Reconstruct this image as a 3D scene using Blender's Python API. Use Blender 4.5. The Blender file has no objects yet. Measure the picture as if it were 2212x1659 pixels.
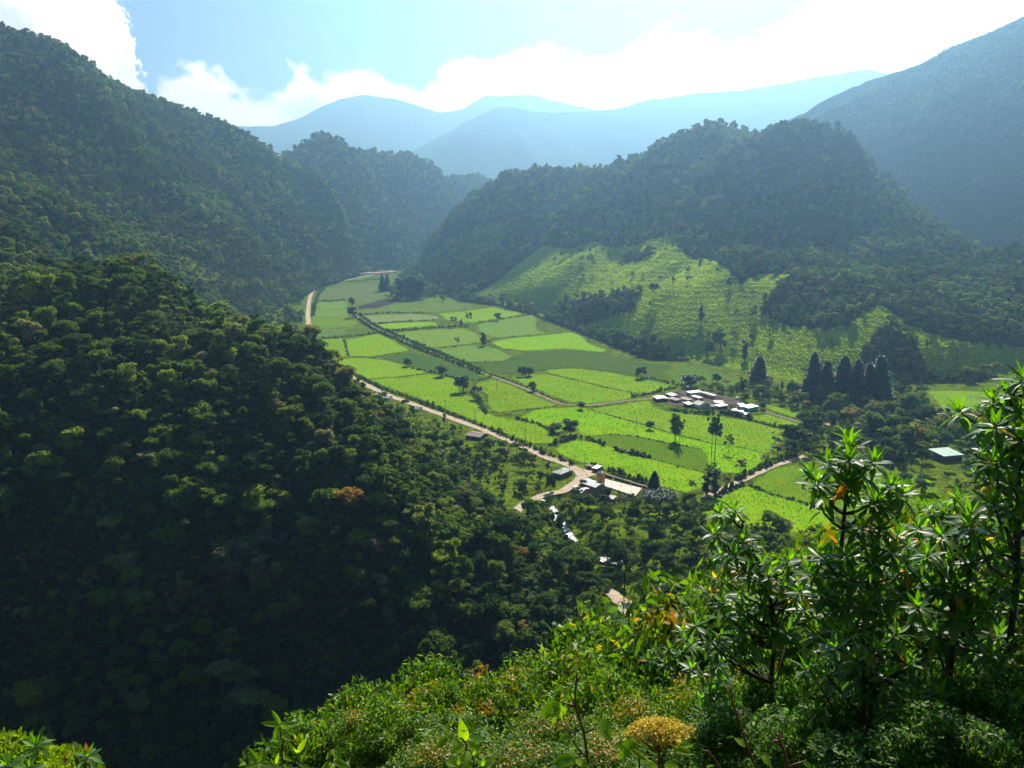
import bpy, math, random
import numpy as np
from mathutils import Vector, Matrix, Euler

S = bpy.context.scene
COL = S.collection
R = math.radians
rng = np.random.default_rng(7)
random.seed(7)

# ------------------------------------------------------------------ camera
CAM_H = 165.0                 # metres above the valley floor
FPX = 829.0                   # focal length in pixels of a 1024 px wide frame
PITCH = math.atan(179.0 / FPX)
cam = bpy.data.cameras.new('camera')
cam.sensor_width = 36.0
cam.lens = 36.0 * FPX / 1024.0
cam.clip_start = 0.2
cam.clip_end = 60000.0
camo = bpy.data.objects.new('camera', cam)
COL.objects.link(camo)
camo.location = (0, 0, CAM_H)
camo.rotation_euler = (R(90) - PITCH, 0, 0)
S.camera = camo

# ------------------------------------------------------------------ light, sky, exposure
SUN_AZ, SUN_EL = R(14), R(39)          # clockwise from the view direction (+y); above the horizon
EXPOSURE = 1.38
S.view_settings.view_transform = 'Standard'
S.view_settings.look = 'None'
S.view_settings.exposure = EXPOSURE
S.view_settings.gamma = 1.0
S.view_settings.use_curve_mapping = False
sun = bpy.data.lights.new('sun', 'SUN')
sun.energy = 4.6
sun.angle = R(0.55)
sun.color = (1.0, 0.955, 0.88)
suno = bpy.data.objects.new('sun', sun)
COL.objects.link(suno)
sd = Vector((math.sin(SUN_AZ) * math.cos(SUN_EL), math.cos(SUN_AZ) * math.cos(SUN_EL), math.sin(SUN_EL)))
suno.rotation_euler = sd.to_track_quat('Z', 'Y').to_euler()
suno.location = (0, 0, 900)

S.cycles.max_bounces = 4
S.cycles.diffuse_bounces = 2
S.cycles.glossy_bounces = 2
S.cycles.transmission_bounces = 3
S.cycles.transparent_max_bounces = 6
S.cycles.volume_bounces = 0
S.cycles.use_adaptive_sampling = True
S.cycles.adaptive_threshold = 0.02
S.cycles.caustics_reflective = False
S.cycles.caustics_refractive = False
S.cycles.use_denoising = True
S.cycles.sample_clamp_indirect = 4.0

# a point of the photograph (measured on a 2212 x 1659 copy) and the place in the valley it shows
K = 2212.0 / 1024.0
FWD = np.array([0, math.cos(PITCH), -math.sin(PITCH)])
UP = np.array([0, math.sin(PITCH), math.cos(PITCH)])
RIGHT = np.array([1.0, 0, 0])


def ray(px, py):
    return FWD * FPX + RIGHT * (px / K - 512.0) + UP * (384.0 - py / K)


def on_floor(px, py, z=0.0):
    d = ray(px, py)
    t = (z - CAM_H) / d[2]
    return np.array([d[0] * t, d[1] * t, z])


def at_depth(px, py, y):
    d = ray(px, py)
    t = y / d[1]
    return np.array([d[0] * t, y, CAM_H + d[2] * t])


def px_size(n, y):
    """n photo pixels at forward distance y, in metres"""
    return n / K * y / FPX * math.cos(PITCH)


def project(x, y, z):
    v0, v1, v2 = x, y, z - CAM_H
    f = v1 * FWD[1] + v2 * FWD[2]
    u = v1 * UP[1] + v2 * UP[2]
    f = np.maximum(f, 1e-3)
    return (512 + v0 / f * FPX) * K, (384 - u / f * FPX) * K


# ------------------------------------------------------------------ node helpers
def mat_new(name):
    m = bpy.data.materials.new(name)
    m.use_nodes = True
    nt = m.node_tree
    nt.nodes.clear()
    out = nt.nodes.new('ShaderNodeOutputMaterial')
    return m, nt, out


class N:
    """short-hand for building node trees"""
    def __init__(self, nt):
        self.nt = nt

    def __call__(self, typ, ins=None, **kw):
        n = self.nt.nodes.new(typ)
        for k, v in kw.items():
            setattr(n, k, v)
        for k, v in (ins or {}).items():
            s = n.inputs[k]
            if isinstance(v, bpy.types.NodeSocket):
                self.nt.links.new(v, s)
            else:
                s.default_value = v
        return n

    def math(self, op, a, b=0.0, c=0.0, clamp=False):
        n = self('ShaderNodeMath', {0: a, 1: b, 2: c}, operation=op)
        n.use_clamp = clamp
        return n.outputs[0]

    def noise(self, vec, scale, detail=4.0, rough=0.55, dist=0.0):
        n = self('ShaderNodeTexNoise', {'Scale': scale, 'Detail': detail, 'Roughness': rough, 'Distortion': dist})
        if vec is not None:
            self.nt.links.new(vec, n.inputs['Vector'])
        return n.outputs['Fac']

    def ramp(self, fac, stops, interp='LINEAR'):
        n = self('ShaderNodeValToRGB', {'Fac': fac})
        cr = n.color_ramp
        cr.interpolation = interp
        while len(cr.elements) < len(stops):
            cr.elements.new(0.5)
        for e, (p, c) in zip(cr.elements, stops):
            e.position = p
            e.color = (c[0], c[1], c[2], 1.0)
        return n.outputs['Color']

    def mix(self, fac, a, b, blend='MIX'):
        n = self('ShaderNodeMix', data_type='RGBA', blend_type=blend)
        for s, v in ((n.inputs[0], fac), (n.inputs[6], a), (n.inputs[7], b)):
            if isinstance(v, bpy.types.NodeSocket):
                self.nt.links.new(v, s)
            else:
                s.default_value = v if not isinstance(v, tuple) else (v[0], v[1], v[2], 1.0)
        return n.outputs[2]

    def maprange(self, v, a, b, c=0.0, d=1.0, smooth=True):
        n = self('ShaderNodeMapRange', {'Value': v, 1: a, 2: b, 3: c, 4: d},
                 interpolation_type='SMOOTHSTEP' if smooth else 'LINEAR')
        return n.outputs[0]


# ------------------------------------------------------------------ the sky: clear air with cumulus banked on the ridges
world = bpy.data.worlds.new('World')
S.world = world
world.use_nodes = True
wt = world.node_tree
wt.nodes.clear()
n = N(wt)
wout = n('ShaderNodeOutputWorld')
sky = n('ShaderNodeTexSky', sky_type='NISHITA', sun_disc=False, sun_elevation=SUN_EL, sun_rotation=SUN_AZ,
        altitude=9000.0, air_density=1.0, dust_density=0.0, ozone_density=1.0)
SKY_STRENGTH = 0.05
tc = n('ShaderNodeTexCoord')
sep = n('ShaderNodeSeparateXYZ', {0: tc.outputs['Generated']})
az = n.math('ARCTAN2', sep.outputs[0], sep.outputs[1])
el = n.math('ARCSINE', sep.outputs[2])
wob = n('ShaderNodeTexNoise', {'Vector': tc.outputs['Generated'], 'Scale': 20.0, 'Detail': 8.0, 'Roughness': 0.65})
az = n.math('ADD', az, n.math('MULTIPLY', n.math('SUBTRACT', wob.outputs['Fac'], 0.5), 0.11))
az01 = n.maprange(az, R(-45), R(45), 0.0, 1.0, False)
# the height of the cloud tops round the horizon
tops = [(-200, -120), (60, -120), (200, -90), (260, -10), (290, 60), (300, 110), (328, 178), (400, 133), (450, 148), (520, 180), (570, 190),
        (615, 172), (645, 140), (700, 150), (780, 150), (860, 165), (905, 185), (950, 145), (1010, 122), (1090, 100),
        (1140, 95), (1180, 118), (1300, 117), (1365, 110), (1400, 75), (1440, 60), (1530, 55), (1590, 75), (1650, 45),
        (1700, 15), (1740, -10), (1900, -90), (2300, -150)]
fc = n('ShaderNodeFloatCurve', {'Value': az01})
cm = fc.mapping
cv = cm.curves[0]
pts = []
for px, py in tops:
    d = ray(px, py)
    a = math.atan2(d[0], d[1])
    e = math.atan2(d[2], math.hypot(d[0], d[1]))
    pts.append(((a - R(-45)) / R(90), e / R(40)))
pts = [(0.0, pts[0][1])] + pts + [(1.0, pts[-1][1])]
while len(cv.points) < len(pts):
    cv.points.new(0.5, 0.5)
for p, (a, e) in zip(cv.points, pts):
    p.location = (a, max(0, min(1, e)))
    p.handle_type = 'AUTO'
cm.update()
top = n.math('MULTIPLY', fc.outputs[0], R(40))
mp = n('ShaderNodeMapping', {'Vector': tc.outputs['Generated'], 'Scale': (1, 1, 1.5)})
puff = n.noise(mp.outputs[0], 16.0, 7.0, 0.58, 0.25)
big = n.noise(mp.outputs[0], 5.0, 3.0, 0.5)
lift = n.math('ADD', n.math('MULTIPLY', n.math('SUBTRACT', puff, 0.5), 0.105),
              n.math('MULTIPLY', n.math('SUBTRACT', big, 0.5), 0.02))
depth = n.math('ADD', n.math('SUBTRACT', top, el), lift)
cover = n.maprange(depth, -0.004, 0.014)
# the shaded undersides of the clouds
greyn = n.noise(mp.outputs[0], 7.0, 5.0, 0.6)
grey = n.maprange(greyn, 0.50, 0.66, 0.0, 0.85)
ccol = n.mix(grey, (1.0, 0.985, 0.96), (0.50, 0.53, 0.56))
skyc = n('ShaderNodeVectorMath', {0: sky.outputs[0], 'Scale': SKY_STRENGTH}, operation='SCALE').outputs[0]
cloud = n('ShaderNodeVectorMath', {0: ccol, 'Scale': 0.85}, operation='SCALE').outputs[0]
mixc = n.mix(cover, skyc, cloud)
bg = n('ShaderNodeBackground', {'Color': mixc, 'Strength': 1.0})
wt.links.new(bg.outputs[0], wout.inputs['Surface'])
world.cycles.sampling_method = 'MANUAL'
world.cycles.sample_map_resolution = 256
# ------------------------------------------------------------------ object helpers
def tag(o, label=None, cat=None, group=None, kind=None):
    if label:
        o['label'] = label
    if cat:
        o['category'] = cat
    if group:
        o['group'] = group
    if kind:
        o['kind'] = kind
    return o


def link(name, data, parent=None, loc=None, rot=None, scale=None, matrix=None):
    o = bpy.data.objects.new(name, data)
    COL.objects.link(o)
    if parent is not None:
        o.parent = parent
    if matrix is not None:
        o.matrix_local = matrix
    if loc is not None:
        o.location = loc
    if rot is not None:
        o.rotation_euler = rot
    if scale is not None:
        o.scale = scale if hasattr(scale, '__len__') else (scale,) * 3
    return o


def empty(name, loc=(0, 0, 0), rz=0.0, label=None, cat=None, group=None):
    o = link(name, None, loc=loc, rot=(0, 0, rz))
    o.empty_display_size = 0.2
    return tag(o, label, cat, group)


def mesh_np(name, verts, faces, mats=(), midx=None, smooth=False):
    """verts (n,3), faces (m,3) or (m,4) arrays"""
    verts = np.asarray(verts, np.float32)
    faces = np.asarray(faces, np.int32)
    me = bpy.data.meshes.new(name)
    me.vertices.add(len(verts))
    me.vertices.foreach_set('co', verts.ravel())
    k = faces.shape[1]
    me.loops.add(faces.size)
    me.loops.foreach_set('vertex_index', faces.ravel())
    me.polygons.add(len(faces))
    me.polygons.foreach_set('loop_start', np.arange(0, faces.size, k, dtype=np.int32))
    if midx is not None:
        me.polygons.foreach_set('material_index', np.asarray(midx, np.int32))
    if smooth:
        me.polygons.foreach_set('use_smooth', np.ones(len(faces), bool))
    for m in mats:
        me.materials.append(m)
    me.update()
    me.validate()
    return me


class MB:
    """collects boxes, tubes, polygons; build() makes ONE mesh"""
    def __init__(self):
        self.v, self.f = [], []

    def add(self, vs, fs):
        o = len(self.v)
        self.v += [tuple(map(float, p)) for p in vs]
        self.f += [tuple(i + o for i in f) for f in fs]
        return self

    def box(self, c, s, rz=0.0):
        hx, hy, hz = s[0] / 2, s[1] / 2, s[2] / 2
        ca, sa = math.cos(rz), math.sin(rz)
        vs = []
        for z in (-hz, hz):
            for x, y in ((-hx, -hy), (hx, -hy), (hx, hy), (-hx, hy)):
                vs.append((c[0] + x * ca - y * sa, c[1] + x * sa + y * ca, c[2] + z))
        return self.add(vs, [(3, 2, 1, 0), (4, 5, 6, 7), (0, 1, 5, 4), (1, 2, 6, 5), (2, 3, 7, 6), (3, 0, 4, 7)])

    def tube(self, pts, radii, k=6, cap=True):
        pts = [Vector(p) for p in pts]
        if not hasattr(radii, '__len__'):
            radii = [radii] * len(pts)
        vs, fs = [], []
        for i, p in enumerate(pts):
            t = (pts[min(i + 1, len(pts) - 1)] - pts[max(i - 1, 0)]).normalized()
            a = t.orthogonal().normalized() if i == 0 else (a - t * a.dot(t)).normalized()
            b = t.cross(a)
            for j in range(k):
                w = 2 * math.pi * j / k
                vs.append(p + (a * math.cos(w) + b * math.sin(w)) * radii[i])
        for i in range(len(pts) - 1):
            for j in range(k):
                fs.append((i * k + j, i * k + (j + 1) % k, (i + 1) * k + (j + 1) % k, (i + 1) * k + j))
        if cap:
            fs.append(tuple(range((len(pts) - 1) * k, len(pts) * k)))
            fs.append(tuple(reversed(range(k))))
        return self.add(vs, fs)

    def slab(self, corners, thick):
        """a polygon given by its upper corners (ccw from above), with a thickness downwards"""
        m = len(corners)
        vs = [tuple(c) for c in corners] + [(c[0], c[1], c[2] - thick) for c in corners]
        fs = [tuple(range(m)), tuple(reversed(range(m, 2 * m)))]
        fs += [(i, i + m, (i + 1) % m + m, (i + 1) % m) for i in range(m)]
        return self.add(vs, fs)

    def mesh(self, name, mats=(), smooth=False):
        me = bpy.data.meshes.new(name)
        me.from_pydata(self.v, [], self.f)
        for m in (mats if isinstance(mats, (list, tuple)) else [mats]):
            me.materials.append(m)
        if smooth:
            me.polygons.foreach_set('use_smooth', np.ones(len(me.polygons), bool))
        me.update()
        return me

    def build(self, name, mat, parent=None, smooth=False, **kw):
        return link(name, self.mesh(name, mat, smooth), parent, **kw)


# numpy value noise
_P = np.random.default_rng(3).random((256, 256)).astype(np.float64)


def vnoise(x, y):
    xi, yi = np.floor(x).astype(int), np.floor(y).astype(int)
    fx, fy = x - xi, y - yi
    fx, fy = fx * fx * (3 - 2 * fx), fy * fy * (3 - 2 * fy)
    a = _P[xi & 255, yi & 255]
    b = _P[(xi + 1) & 255, yi & 255]
    c = _P[xi & 255, (yi + 1) & 255]
    d = _P[(xi + 1) & 255, (yi + 1) & 255]
    return (a * (1 - fx) + b * fx) * (1 - fy) + (c * (1 - fx) + d * fx) * fy


def fbm(x, y, octv=4, gain=0.5):
    s, a, t = 0.0, 1.0, 0.0
    for i in range(octv):
        s = s + a * vnoise(x * 2 ** i + 17.3 * i, y * 2 ** i - 9.1 * i)
        t += a
        a *= gain
    return s / t


def ridged(x, y, octv=4):
    s, a, t = 0.0, 1.0, 0.0
    for i in range(octv):
        s = s + a * (1 - np.abs(2 * vnoise(x * 2 ** i + 5.7 * i, y * 2 ** i + 3.3 * i) - 1))
        t += a
        a *= 0.5
    return s / t


def sstep(a, b, x):
    t = np.clip((x - a) / (b - a), 0, 1)
    return t * t * (3 - 2 * t)


def in_poly(x, y, poly):
    poly = np.asarray(poly, float)
    c = np.zeros(np.shape(x), bool)
    j = len(poly) - 1
    for i in range(len(poly)):
        xi, yi = poly[i]
        xj, yj = poly[j]
        if yi != yj:
            c ^= ((yi > y) != (yj > y)) & (x < (xj - xi) * (y - yi) / (yj - yi) + xi)
        j = i
    return c


def line_dist(x, y, line, closed=False):
    line = np.asarray(line, float)
    m = np.full(np.shape(x), 1e9)
    for i in range(len(line) - (0 if closed else 1)):
        a, b = line[i], line[(i + 1) % len(line)]
        d = b - a
        t = np.clip(((x - a[0]) * d[0] + (y - a[1]) * d[1]) / max(d @ d, 1e-9), 0, 1)
        m = np.minimum(m, (x - a[0] - t * d[0]) ** 2 + (y - a[1] - t * d[1]) ** 2)
    return np.sqrt(m)


def smooth_line(pts, step):
    """Catmull-Rom through pts, resampled"""
    p = [np.asarray(q, float) for q in pts]
    p = [2 * p[0] - p[1]] + p + [2 * p[-1] - p[-2]]
    out = []
    for i in range(1, len(p) - 2):
        L = np.linalg.norm(p[i + 1] - p[i])
        m = max(1, int(L / step))
        for j in range(m):
            t = j / m
            out.append(0.5 * (2 * p[i] + (p[i + 1] - p[i - 1]) * t + (2 * p[i - 1] - 5 * p[i] + 4 * p[i + 1] - p[i + 2]) * t * t
                              + (3 * p[i] - p[i - 1] - 3 * p[i + 1] + p[i + 2]) * t ** 3))
    out.append(p[-2])
    return np.array(out)
# ------------------------------------------------------------------ the lie of the land
# the flat valley floor (metres; x right, y away from the viewpoint)
FLOOR = [(48, 318), (36, 352), (14, 392), (-2, 430), (-20, 466), (-48, 520), (-108, 600), (-185, 700), (-255, 820), (-325, 1000),
         (-370, 1200), (-385, 1450), (-385, 1700), (-360, 2000), (-340, 2160), (-270, 2160), (-252, 2040), (-170, 1700),
         (-95, 1453), (-28, 1390), (31, 1265), (88, 1084), (147, 890), (198, 880), (242, 832), (276, 772), (364, 762), (434, 770),
         (527, 830), (720, 800), (760, 480), (420, 330), (250, 300), (120, 296)]
ctrl = []


def P(px, py, y):
    ctrl.append(at_depth(px, py, y))


def Wp(x, y, z):
    ctrl.append(np.array([x, y, z], float))


# left mountain: crest, flanks, far side
for a in [(-420, -36, 1300), (-200, 24, 1330), (0, 104, 1400), (100, 124, 1420), (200, 189, 1450), (330, 269, 1560), (430, 279, 1750), (550, 319, 2000),
          (640, 316, 2250), (700, 312, 2330), (760, 326, 2420), (880, 346, 2700), (940, 364, 2850), (1000, 380, 3000), (1040, 396, 3200)]:
    P(*a)
for a in [(0, 300, 1190), (120, 330, 1240), (300, 400, 1340), (150, 455, 1090), (0, 440, 980), (-150, 400, 980), (450, 450, 1450), (600, 450, 1700), (740, 450, 1980),
          (850, 480, 2350), (930, 450, 2600), (560, 540, 1420), (700, 545, 1750), (400, 520, 1230), (280, 520, 1040), (0, 540, 800), (110, 582, 780), (-150, 515, 800),
          (980, 430, 2900), (800, 400, 2400), (650, 370, 2050), (500, 370, 1700)]:
    P(*a)
for x, y, z in [(-1500, 1300, 420), (-1500, 1900, 300), (-1000, 1900, 300), (-700, 2300, 220), (-900, 2800, 150), (-500, 2900, 150), (-200, 3300, 120),
                (-1500, 3300, 150), (-1500, 700, 300), (-1500, 200, 250), (-1000, 600, 230), (-900, 200, 180), (100, 3400, 110), (-60, 2500, 15), (-180, 2350, 8), (40, 2900, 60)]:
    Wp(x, y, z)
# near left hill: crest, far side, face towards us, ravine
for a in [(-60, 665, 560), (60, 655, 540), (150, 640, 515), (250, 584, 490), (330, 608, 482), (400, 694, 470), (480, 744, 462), (560, 722, 458), (640, 726, 448),
          (690, 798, 430), (740, 858, 415), (800, 916, 402), (850, 980, 392), (900, 1042, 380), (950, 1094, 370), (1020, 1146, 360), (1100, 1176, 350),
          (1180, 1216, 338), (1250, 1272, 325), (1305, 1335, 312)]:
    P(*a)
for x, y, z in [(-340, 640, 80), (-250, 590, 72), (-170, 540, 62), (-110, 500, 42), (-60, 470, 22), (-420, 800, 60),
                (-300, 440, 100), (-240, 425, 106), (-235, 370, 84), (-225, 320, 42), (-215, 265, -44), (-160, 420, 86), (-150, 370, 64), (-140, 315, 24), (-130, 262, -44),
                (-95, 385, 72), (-80, 335, 46), (-70, 285, -8), (-45, 335, 36), (-35, 295, 10), (-8, 302, 10), (5, 280, 0),
                (-330, 360, 50), (-330, 290, -10), (-310, 235, -62), (-200, 215, -66), (-110, 215, -52), (-40, 235, -34), (15, 258, -18), (60, 280, -6),
                (-450, 380, 90), (-450, 260, 0), (-450, 200, -50), (-420, 520, 100), (-560, 420, 110), (-700, 600, 150)]:
    Wp(x, y, z)
# the slope below the viewpoint
for x, y, z in [(-300, 100, 60), (-150, 100, 60), (0, 100, 80), (120, 100, 84), (300, 100, 100), (0, 160, 30), (-100, 150, 5), (-300, 150, 0), (120, 170, 40), (300, 200, 50), (500, 250, 60),
                (60, 230, 4), (180, 250, 12), (420, 280, 24), (0, 0, 163), (300, 0, 170), (-300, 0, 165), (0, -60, 190), (700, 200, 110), (900, 400, 90), (1200, 300, 150), (2000, 300, 200), (1000, 600, 50)]:
    Wp(x, y, z)
# ridge on the right: crest, its descending shoulder, flanks
for a in [(905, 541, 2000), (980, 456, 1880), (1070, 386, 1800), (1130, 358, 1750), (1200, 363, 1700), (1310, 328, 1600), (1400, 298, 1550), (1500, 249, 1500), (1560, 240, 1480),
          (1640, 243, 1470), (1700, 258, 1450), (1762, 276, 1420), (1792, 400, 1330), (1850, 458, 1270), (1960, 566, 1130), (2100, 608, 1010), (2212, 646, 930), (2400, 686, 860), (2700, 696, 820)]:
    P(*a)
for a in [(1000, 560, 1640), (1150, 470, 1560), (1250, 480, 1470), (1350, 430, 1440), (1330, 560, 1270), (1450, 520, 1240), (1450, 640, 1010), (1550, 400, 1350), (1650, 420, 1290), (1600, 560, 1090),
          (1690, 600, 990), (1800, 590, 1000), (1850, 625, 930), (1930, 690, 850), (1750, 700, 880), (1600, 700, 930), (1450, 710, 935), (1300, 650, 1130), (1180, 600, 1330), (1060, 600, 1530),
          (2050, 690, 880), (2150, 720, 850), (1870, 760, 810), (1990, 770, 800), (2150, 775, 810)]:
    P(*a)
# behind it a deep side valley, then the high mountain in shade
for a in [(1680, 315.5, 2330), (1750, 253.5, 2280), (1830, 228.5, 2240), (1900, 235, 2190), (2000, 221, 2130), (2050, 197, 2090), (2100, 182, 2060), (2170, 180, 2030), (2212, 150, 2000), (2330, 85, 1960),
          (2500, 25, 1920), (2900, -75, 1850)]:
    P(*a)
for x, y, z in [(480, 2090, 110), (620, 1960, 70), (760, 1830, 52), (900, 1740, 42), (1050, 1670, 45), (1250, 1580, 60), (1600, 1450, 80), (2100, 1000, 120),
                (560, 2150, 150), (300, 2150, 90), (100, 2200, 40), (250, 2500, 120), (600, 2900, 250), (1000, 2900, 450), (1500, 2700, 600), (2200, 2600, 800), (2200, 1700, 640), (2100, 3400, 500), (1200, 3400, 300), (500, 3400, 150),
                (950, 1905, 270), (1150, 1840, 300), (1400, 1750, 320), (740, 2080, 235)]:
    Wp(x, y, z)
fl = np.array(FLOOR, float)
for i in range(0, len(fl)):
    a, b = fl[i], fl[(i + 1) % len(fl)]
    L = np.linalg.norm(b - a)
    for t in np.arange(0, 1, max(0.25, min(1, 70 / L))):
        Wp(*(a + (b - a) * t), 0)
for x, y in [(100, 500), (0, 700), (200, 700), (-100, 1000), (-200, 1400), (400, 600), (600, 650), (250, 450), (-300, 1800)]:
    Wp(x, y, -8)
C = np.array(ctrl)
C[:, :2] /= 1000.0
C[:, 2] /= 100.0


def tps_k(r2):
    return 0.5 * r2 * np.log(r2 + 1e-12)


nC = len(C)
A = np.zeros((nC + 3, nC + 3))
d2 = ((C[:, None, :2] - C[None, :, :2]) ** 2).sum(-1)
A[:nC, :nC] = tps_k(d2) + np.eye(nC) * 2e-4
A[:nC, nC] = 1
A[:nC, nC + 1:] = C[:, :2]
A[nC, :nC] = 1
A[nC + 1:, :nC] = C[:, :2].T
TW = np.linalg.solve(A, np.concatenate([C[:, 2], np.zeros(3)]))


def tps(x, y):
    x, y = np.ravel(x) / 1000.0, np.ravel(y) / 1000.0
    out = np.zeros(len(x))
    for i in range(0, len(x), 20000):
        xx, yy = x[i:i + 20000], y[i:i + 20000]
        k = tps_k((xx[:, None] - C[None, :, 0]) ** 2 + (yy[:, None] - C[None, :, 1]) ** 2)
        out[i:i + 20000] = k @ TW[:nC] + TW[nC] + xx * TW[nC + 1] + yy * TW[nC + 2]
    return out * 100.0


def F(*pts):
    return [tuple(on_floor(a, b)[:2]) for a, b in pts]


RIVER = [tuple(on_floor(a, b, -4.2)[:2]) for a, b in [(1176, 1086), (1190, 1100), (1204, 1118), (1232, 1165), (1262, 1196), (1290, 1207), (1318, 1211), (1345, 1216)]]
YARD = [tuple(on_floor(a, b, -3.5)[:2]) for a, b in [(1240, 1075), (1300, 1090), (1360, 1100), (1440, 1105)]]
MAIN_ROAD = [tuple(on_floor(a, b)[:2]) for a, b in [(870, 578), (830, 589), (790, 597), (755, 604), (720, 610), (698, 617), (680, 627), (671, 638), (668, 650), (666, 665), (665, 682), (668, 705),
             (680, 740), (700, 775), (737, 803), (770, 821), (804, 838), (837, 853), (877, 868), (937, 890), (971, 902), (1004, 914), (1037, 926), (1071, 940), (1104, 954),
             (1137, 967), (1171, 984), (1204, 996), (1230, 1006), (1251, 1019), (1256, 1030), (1246, 1042), (1232, 1052), (1214, 1062), (1191, 1066), (1170, 1072), (1153, 1080), (1132, 1091), (1112, 1106)]]


def land(x, y):
    """height of the ground"""
    x, y = np.asarray(x, float), np.asarray(y, float)
    sh = x.shape
    x, y = x.ravel(), y.ravel()
    h = tps(x, y)
    d = line_dist(x, y, FLOOR, True)
    ins = in_poly(x, y, FLOOR)
    d = np.where(ins, 0.0, d)
    # spurs and gullies on the steep ground
    hill = np.clip(h, 0, 400)
    far = sstep(450, 900, y)
    amp = np.minimum(hill * 0.27, 66.0) * sstep(10, 160, d)
    # ribs run down from each crest to the valley
    warp = 0.9 * (fbm(x / 330, y / 330, 3) - 0.5)
    cl, pl_ = x * 0.376 + y * 0.927, x * 0.927 - y * 0.376
    cr_, pr = x * 0.5 - y * 0.85, x * 0.85 + y * 0.5
    rl = ridged(cl / 300 + warp, pl_ / 1100 + 0.3 * warp, 4)
    rr = ridged(cr_ / 250 + warp + 7.3, pr / 900 + 0.3 * warp, 4)
    side = sstep(-260, -60, x - 0.06 * (y - 2000))
    r1 = rl * (1 - side) + rr * side - 0.72
    amp = amp * (1 - 0.6 * sstep(1600, 1750, y) * sstep(250, 450, x))
    h = h + amp * far * r1 * 1.9 + np.minimum(np.abs(h) * 0.2, 15.0) * (1 - far) * (ridged(x / 95 + y / 300, y / 150, 3) - 0.66) * sstep(8, 60, d) * 1.6
    spur = (x > 60) & (y > 700) & (y < 1350)
    h = h + np.where(spur, np.minimum(hill * 0.26, 15.0) * (ridged(x / 120 - y / 280, y / 380 + x / 500, 3) - 0.68) * 1.8 * sstep(6, 60, d), 0)
    h = h + np.minimum(hill * 0.05, 3.0) * (fbm(x / 28, y / 28, 3) - 0.5) * 2
    gorge = sstep(330, 295, y) * sstep(70, 30, x)
    h = np.where(gorge > 0, h * (gorge + (1 - gorge) * sstep(0, 42, d)), np.maximum(h, 0.4) * sstep(0, 42, d))
    # the slope at the viewer's feet
    yy = np.clip(y, -60, 400)
    prof = np.interp(yy, [-60, -10, 0, 2.5, 5, 10, 20, 40, 70, 100, 150, 210, 260, 330],
                     [186, 169, 163.4, 162.3, 160.9, 157.4, 150.2, 133, 104, 78, 44, 12, 0, 0])
    left = sstep(-2.9, -5.6, x) * np.interp(yy, [0, 4, 9, 20, 40, 80], [0, 1.5, 4.5, 6.0, 4, 0])
    mound = 2.5 * np.exp(-((x + 7.4) / 2.7) ** 2 - ((y - 9.0) / 2.4) ** 2)
    bank = 159.0 - 0.15 * (y - 8.2) ** 2 - 2.2 * np.maximum(0, y - 8.5) ** 1.5 - 3.6 * sstep(-5.2, -4.3, x + 0.5 * (fbm(x / 0.8, y / 0.8, 3) - 0.5)) + 0.55 * (fbm(x / 0.7, y / 0.7, 3) - 0.5)
    right = sstep(4, 40, x) * np.interp(yy, [0, 10, 30, 90], [0.6, 1.5, 3.0, 0])
    nearh = prof - left + mound + right + 0.25 * (fbm(x / 1.7, y / 1.7, 3) - 0.5)
    nearh = np.where((x < -4) & (x > -12) & (y > 5) & (y < 12), np.maximum(nearh, bank), nearh)
    r = np.hypot(x * 0.8, y)
    h = np.where(r < 160, nearh * (1 - sstep(60, 150, r)) + h * sstep(60, 150, r), h)
    # river bed and the low yard before the court
    low = np.maximum(1 - sstep(7, 17, line_dist(x, y, RIVER)), 0.75 * (1 - sstep(6, 13, line_dist(x, y, YARD))))
    low = low * sstep(3.5, 9.0, line_dist(x, y, MAIN_ROAD))
    h = np.where((d < 40) & (y > 280), h - 5.2 * low, h)
    return h.reshape(sh)


def spaced(breaks):
    out = [breaks[0][0]]
    for (a, s), (b, _) in zip(breaks[:-1], breaks[1:]):
        m = max(1, int(round((b - a) / s)))
        out += list(a + (b - a) * np.arange(1, m + 1) / m)
    return np.array(out)


GX = spaced([(-1500, 12), (-500, 7), (-60, 3.0), (-12, 0.35), (-3, 0.7), (12, 3.0), (60, 6), (700, 11), (2150, 0)])
GY = spaced([(-40, 5), (-2, 0.7), (6, 0.35), (11, 0.7), (24, 2.2), (90, 5), (700, 9), (1500, 12), (3400, 0)])
XX, YY = np.meshgrid(GX, GY)
ZZ = land(XX, YY)


def ground(x, y):
    """height read from the finished terrain grid"""
    x, y = np.asarray(x, float), np.asarray(y, float)
    i = np.clip(np.searchsorted(GX, x) - 1, 0, len(GX) - 2)
    j = np.clip(np.searchsorted(GY, y) - 1, 0, len(GY) - 2)
    fx = np.clip((x - GX[i]) / (GX[i + 1] - GX[i]), 0, 1)
    fy = np.clip((y - GY[j]) / (GY[j + 1] - GY[j]), 0, 1)
    return (ZZ[j, i] * (1 - fx) + ZZ[j, i + 1] * fx) * (1 - fy) + (ZZ[j + 1, i] * (1 - fx) + ZZ[j + 1, i + 1] * fx) * fy


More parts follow.
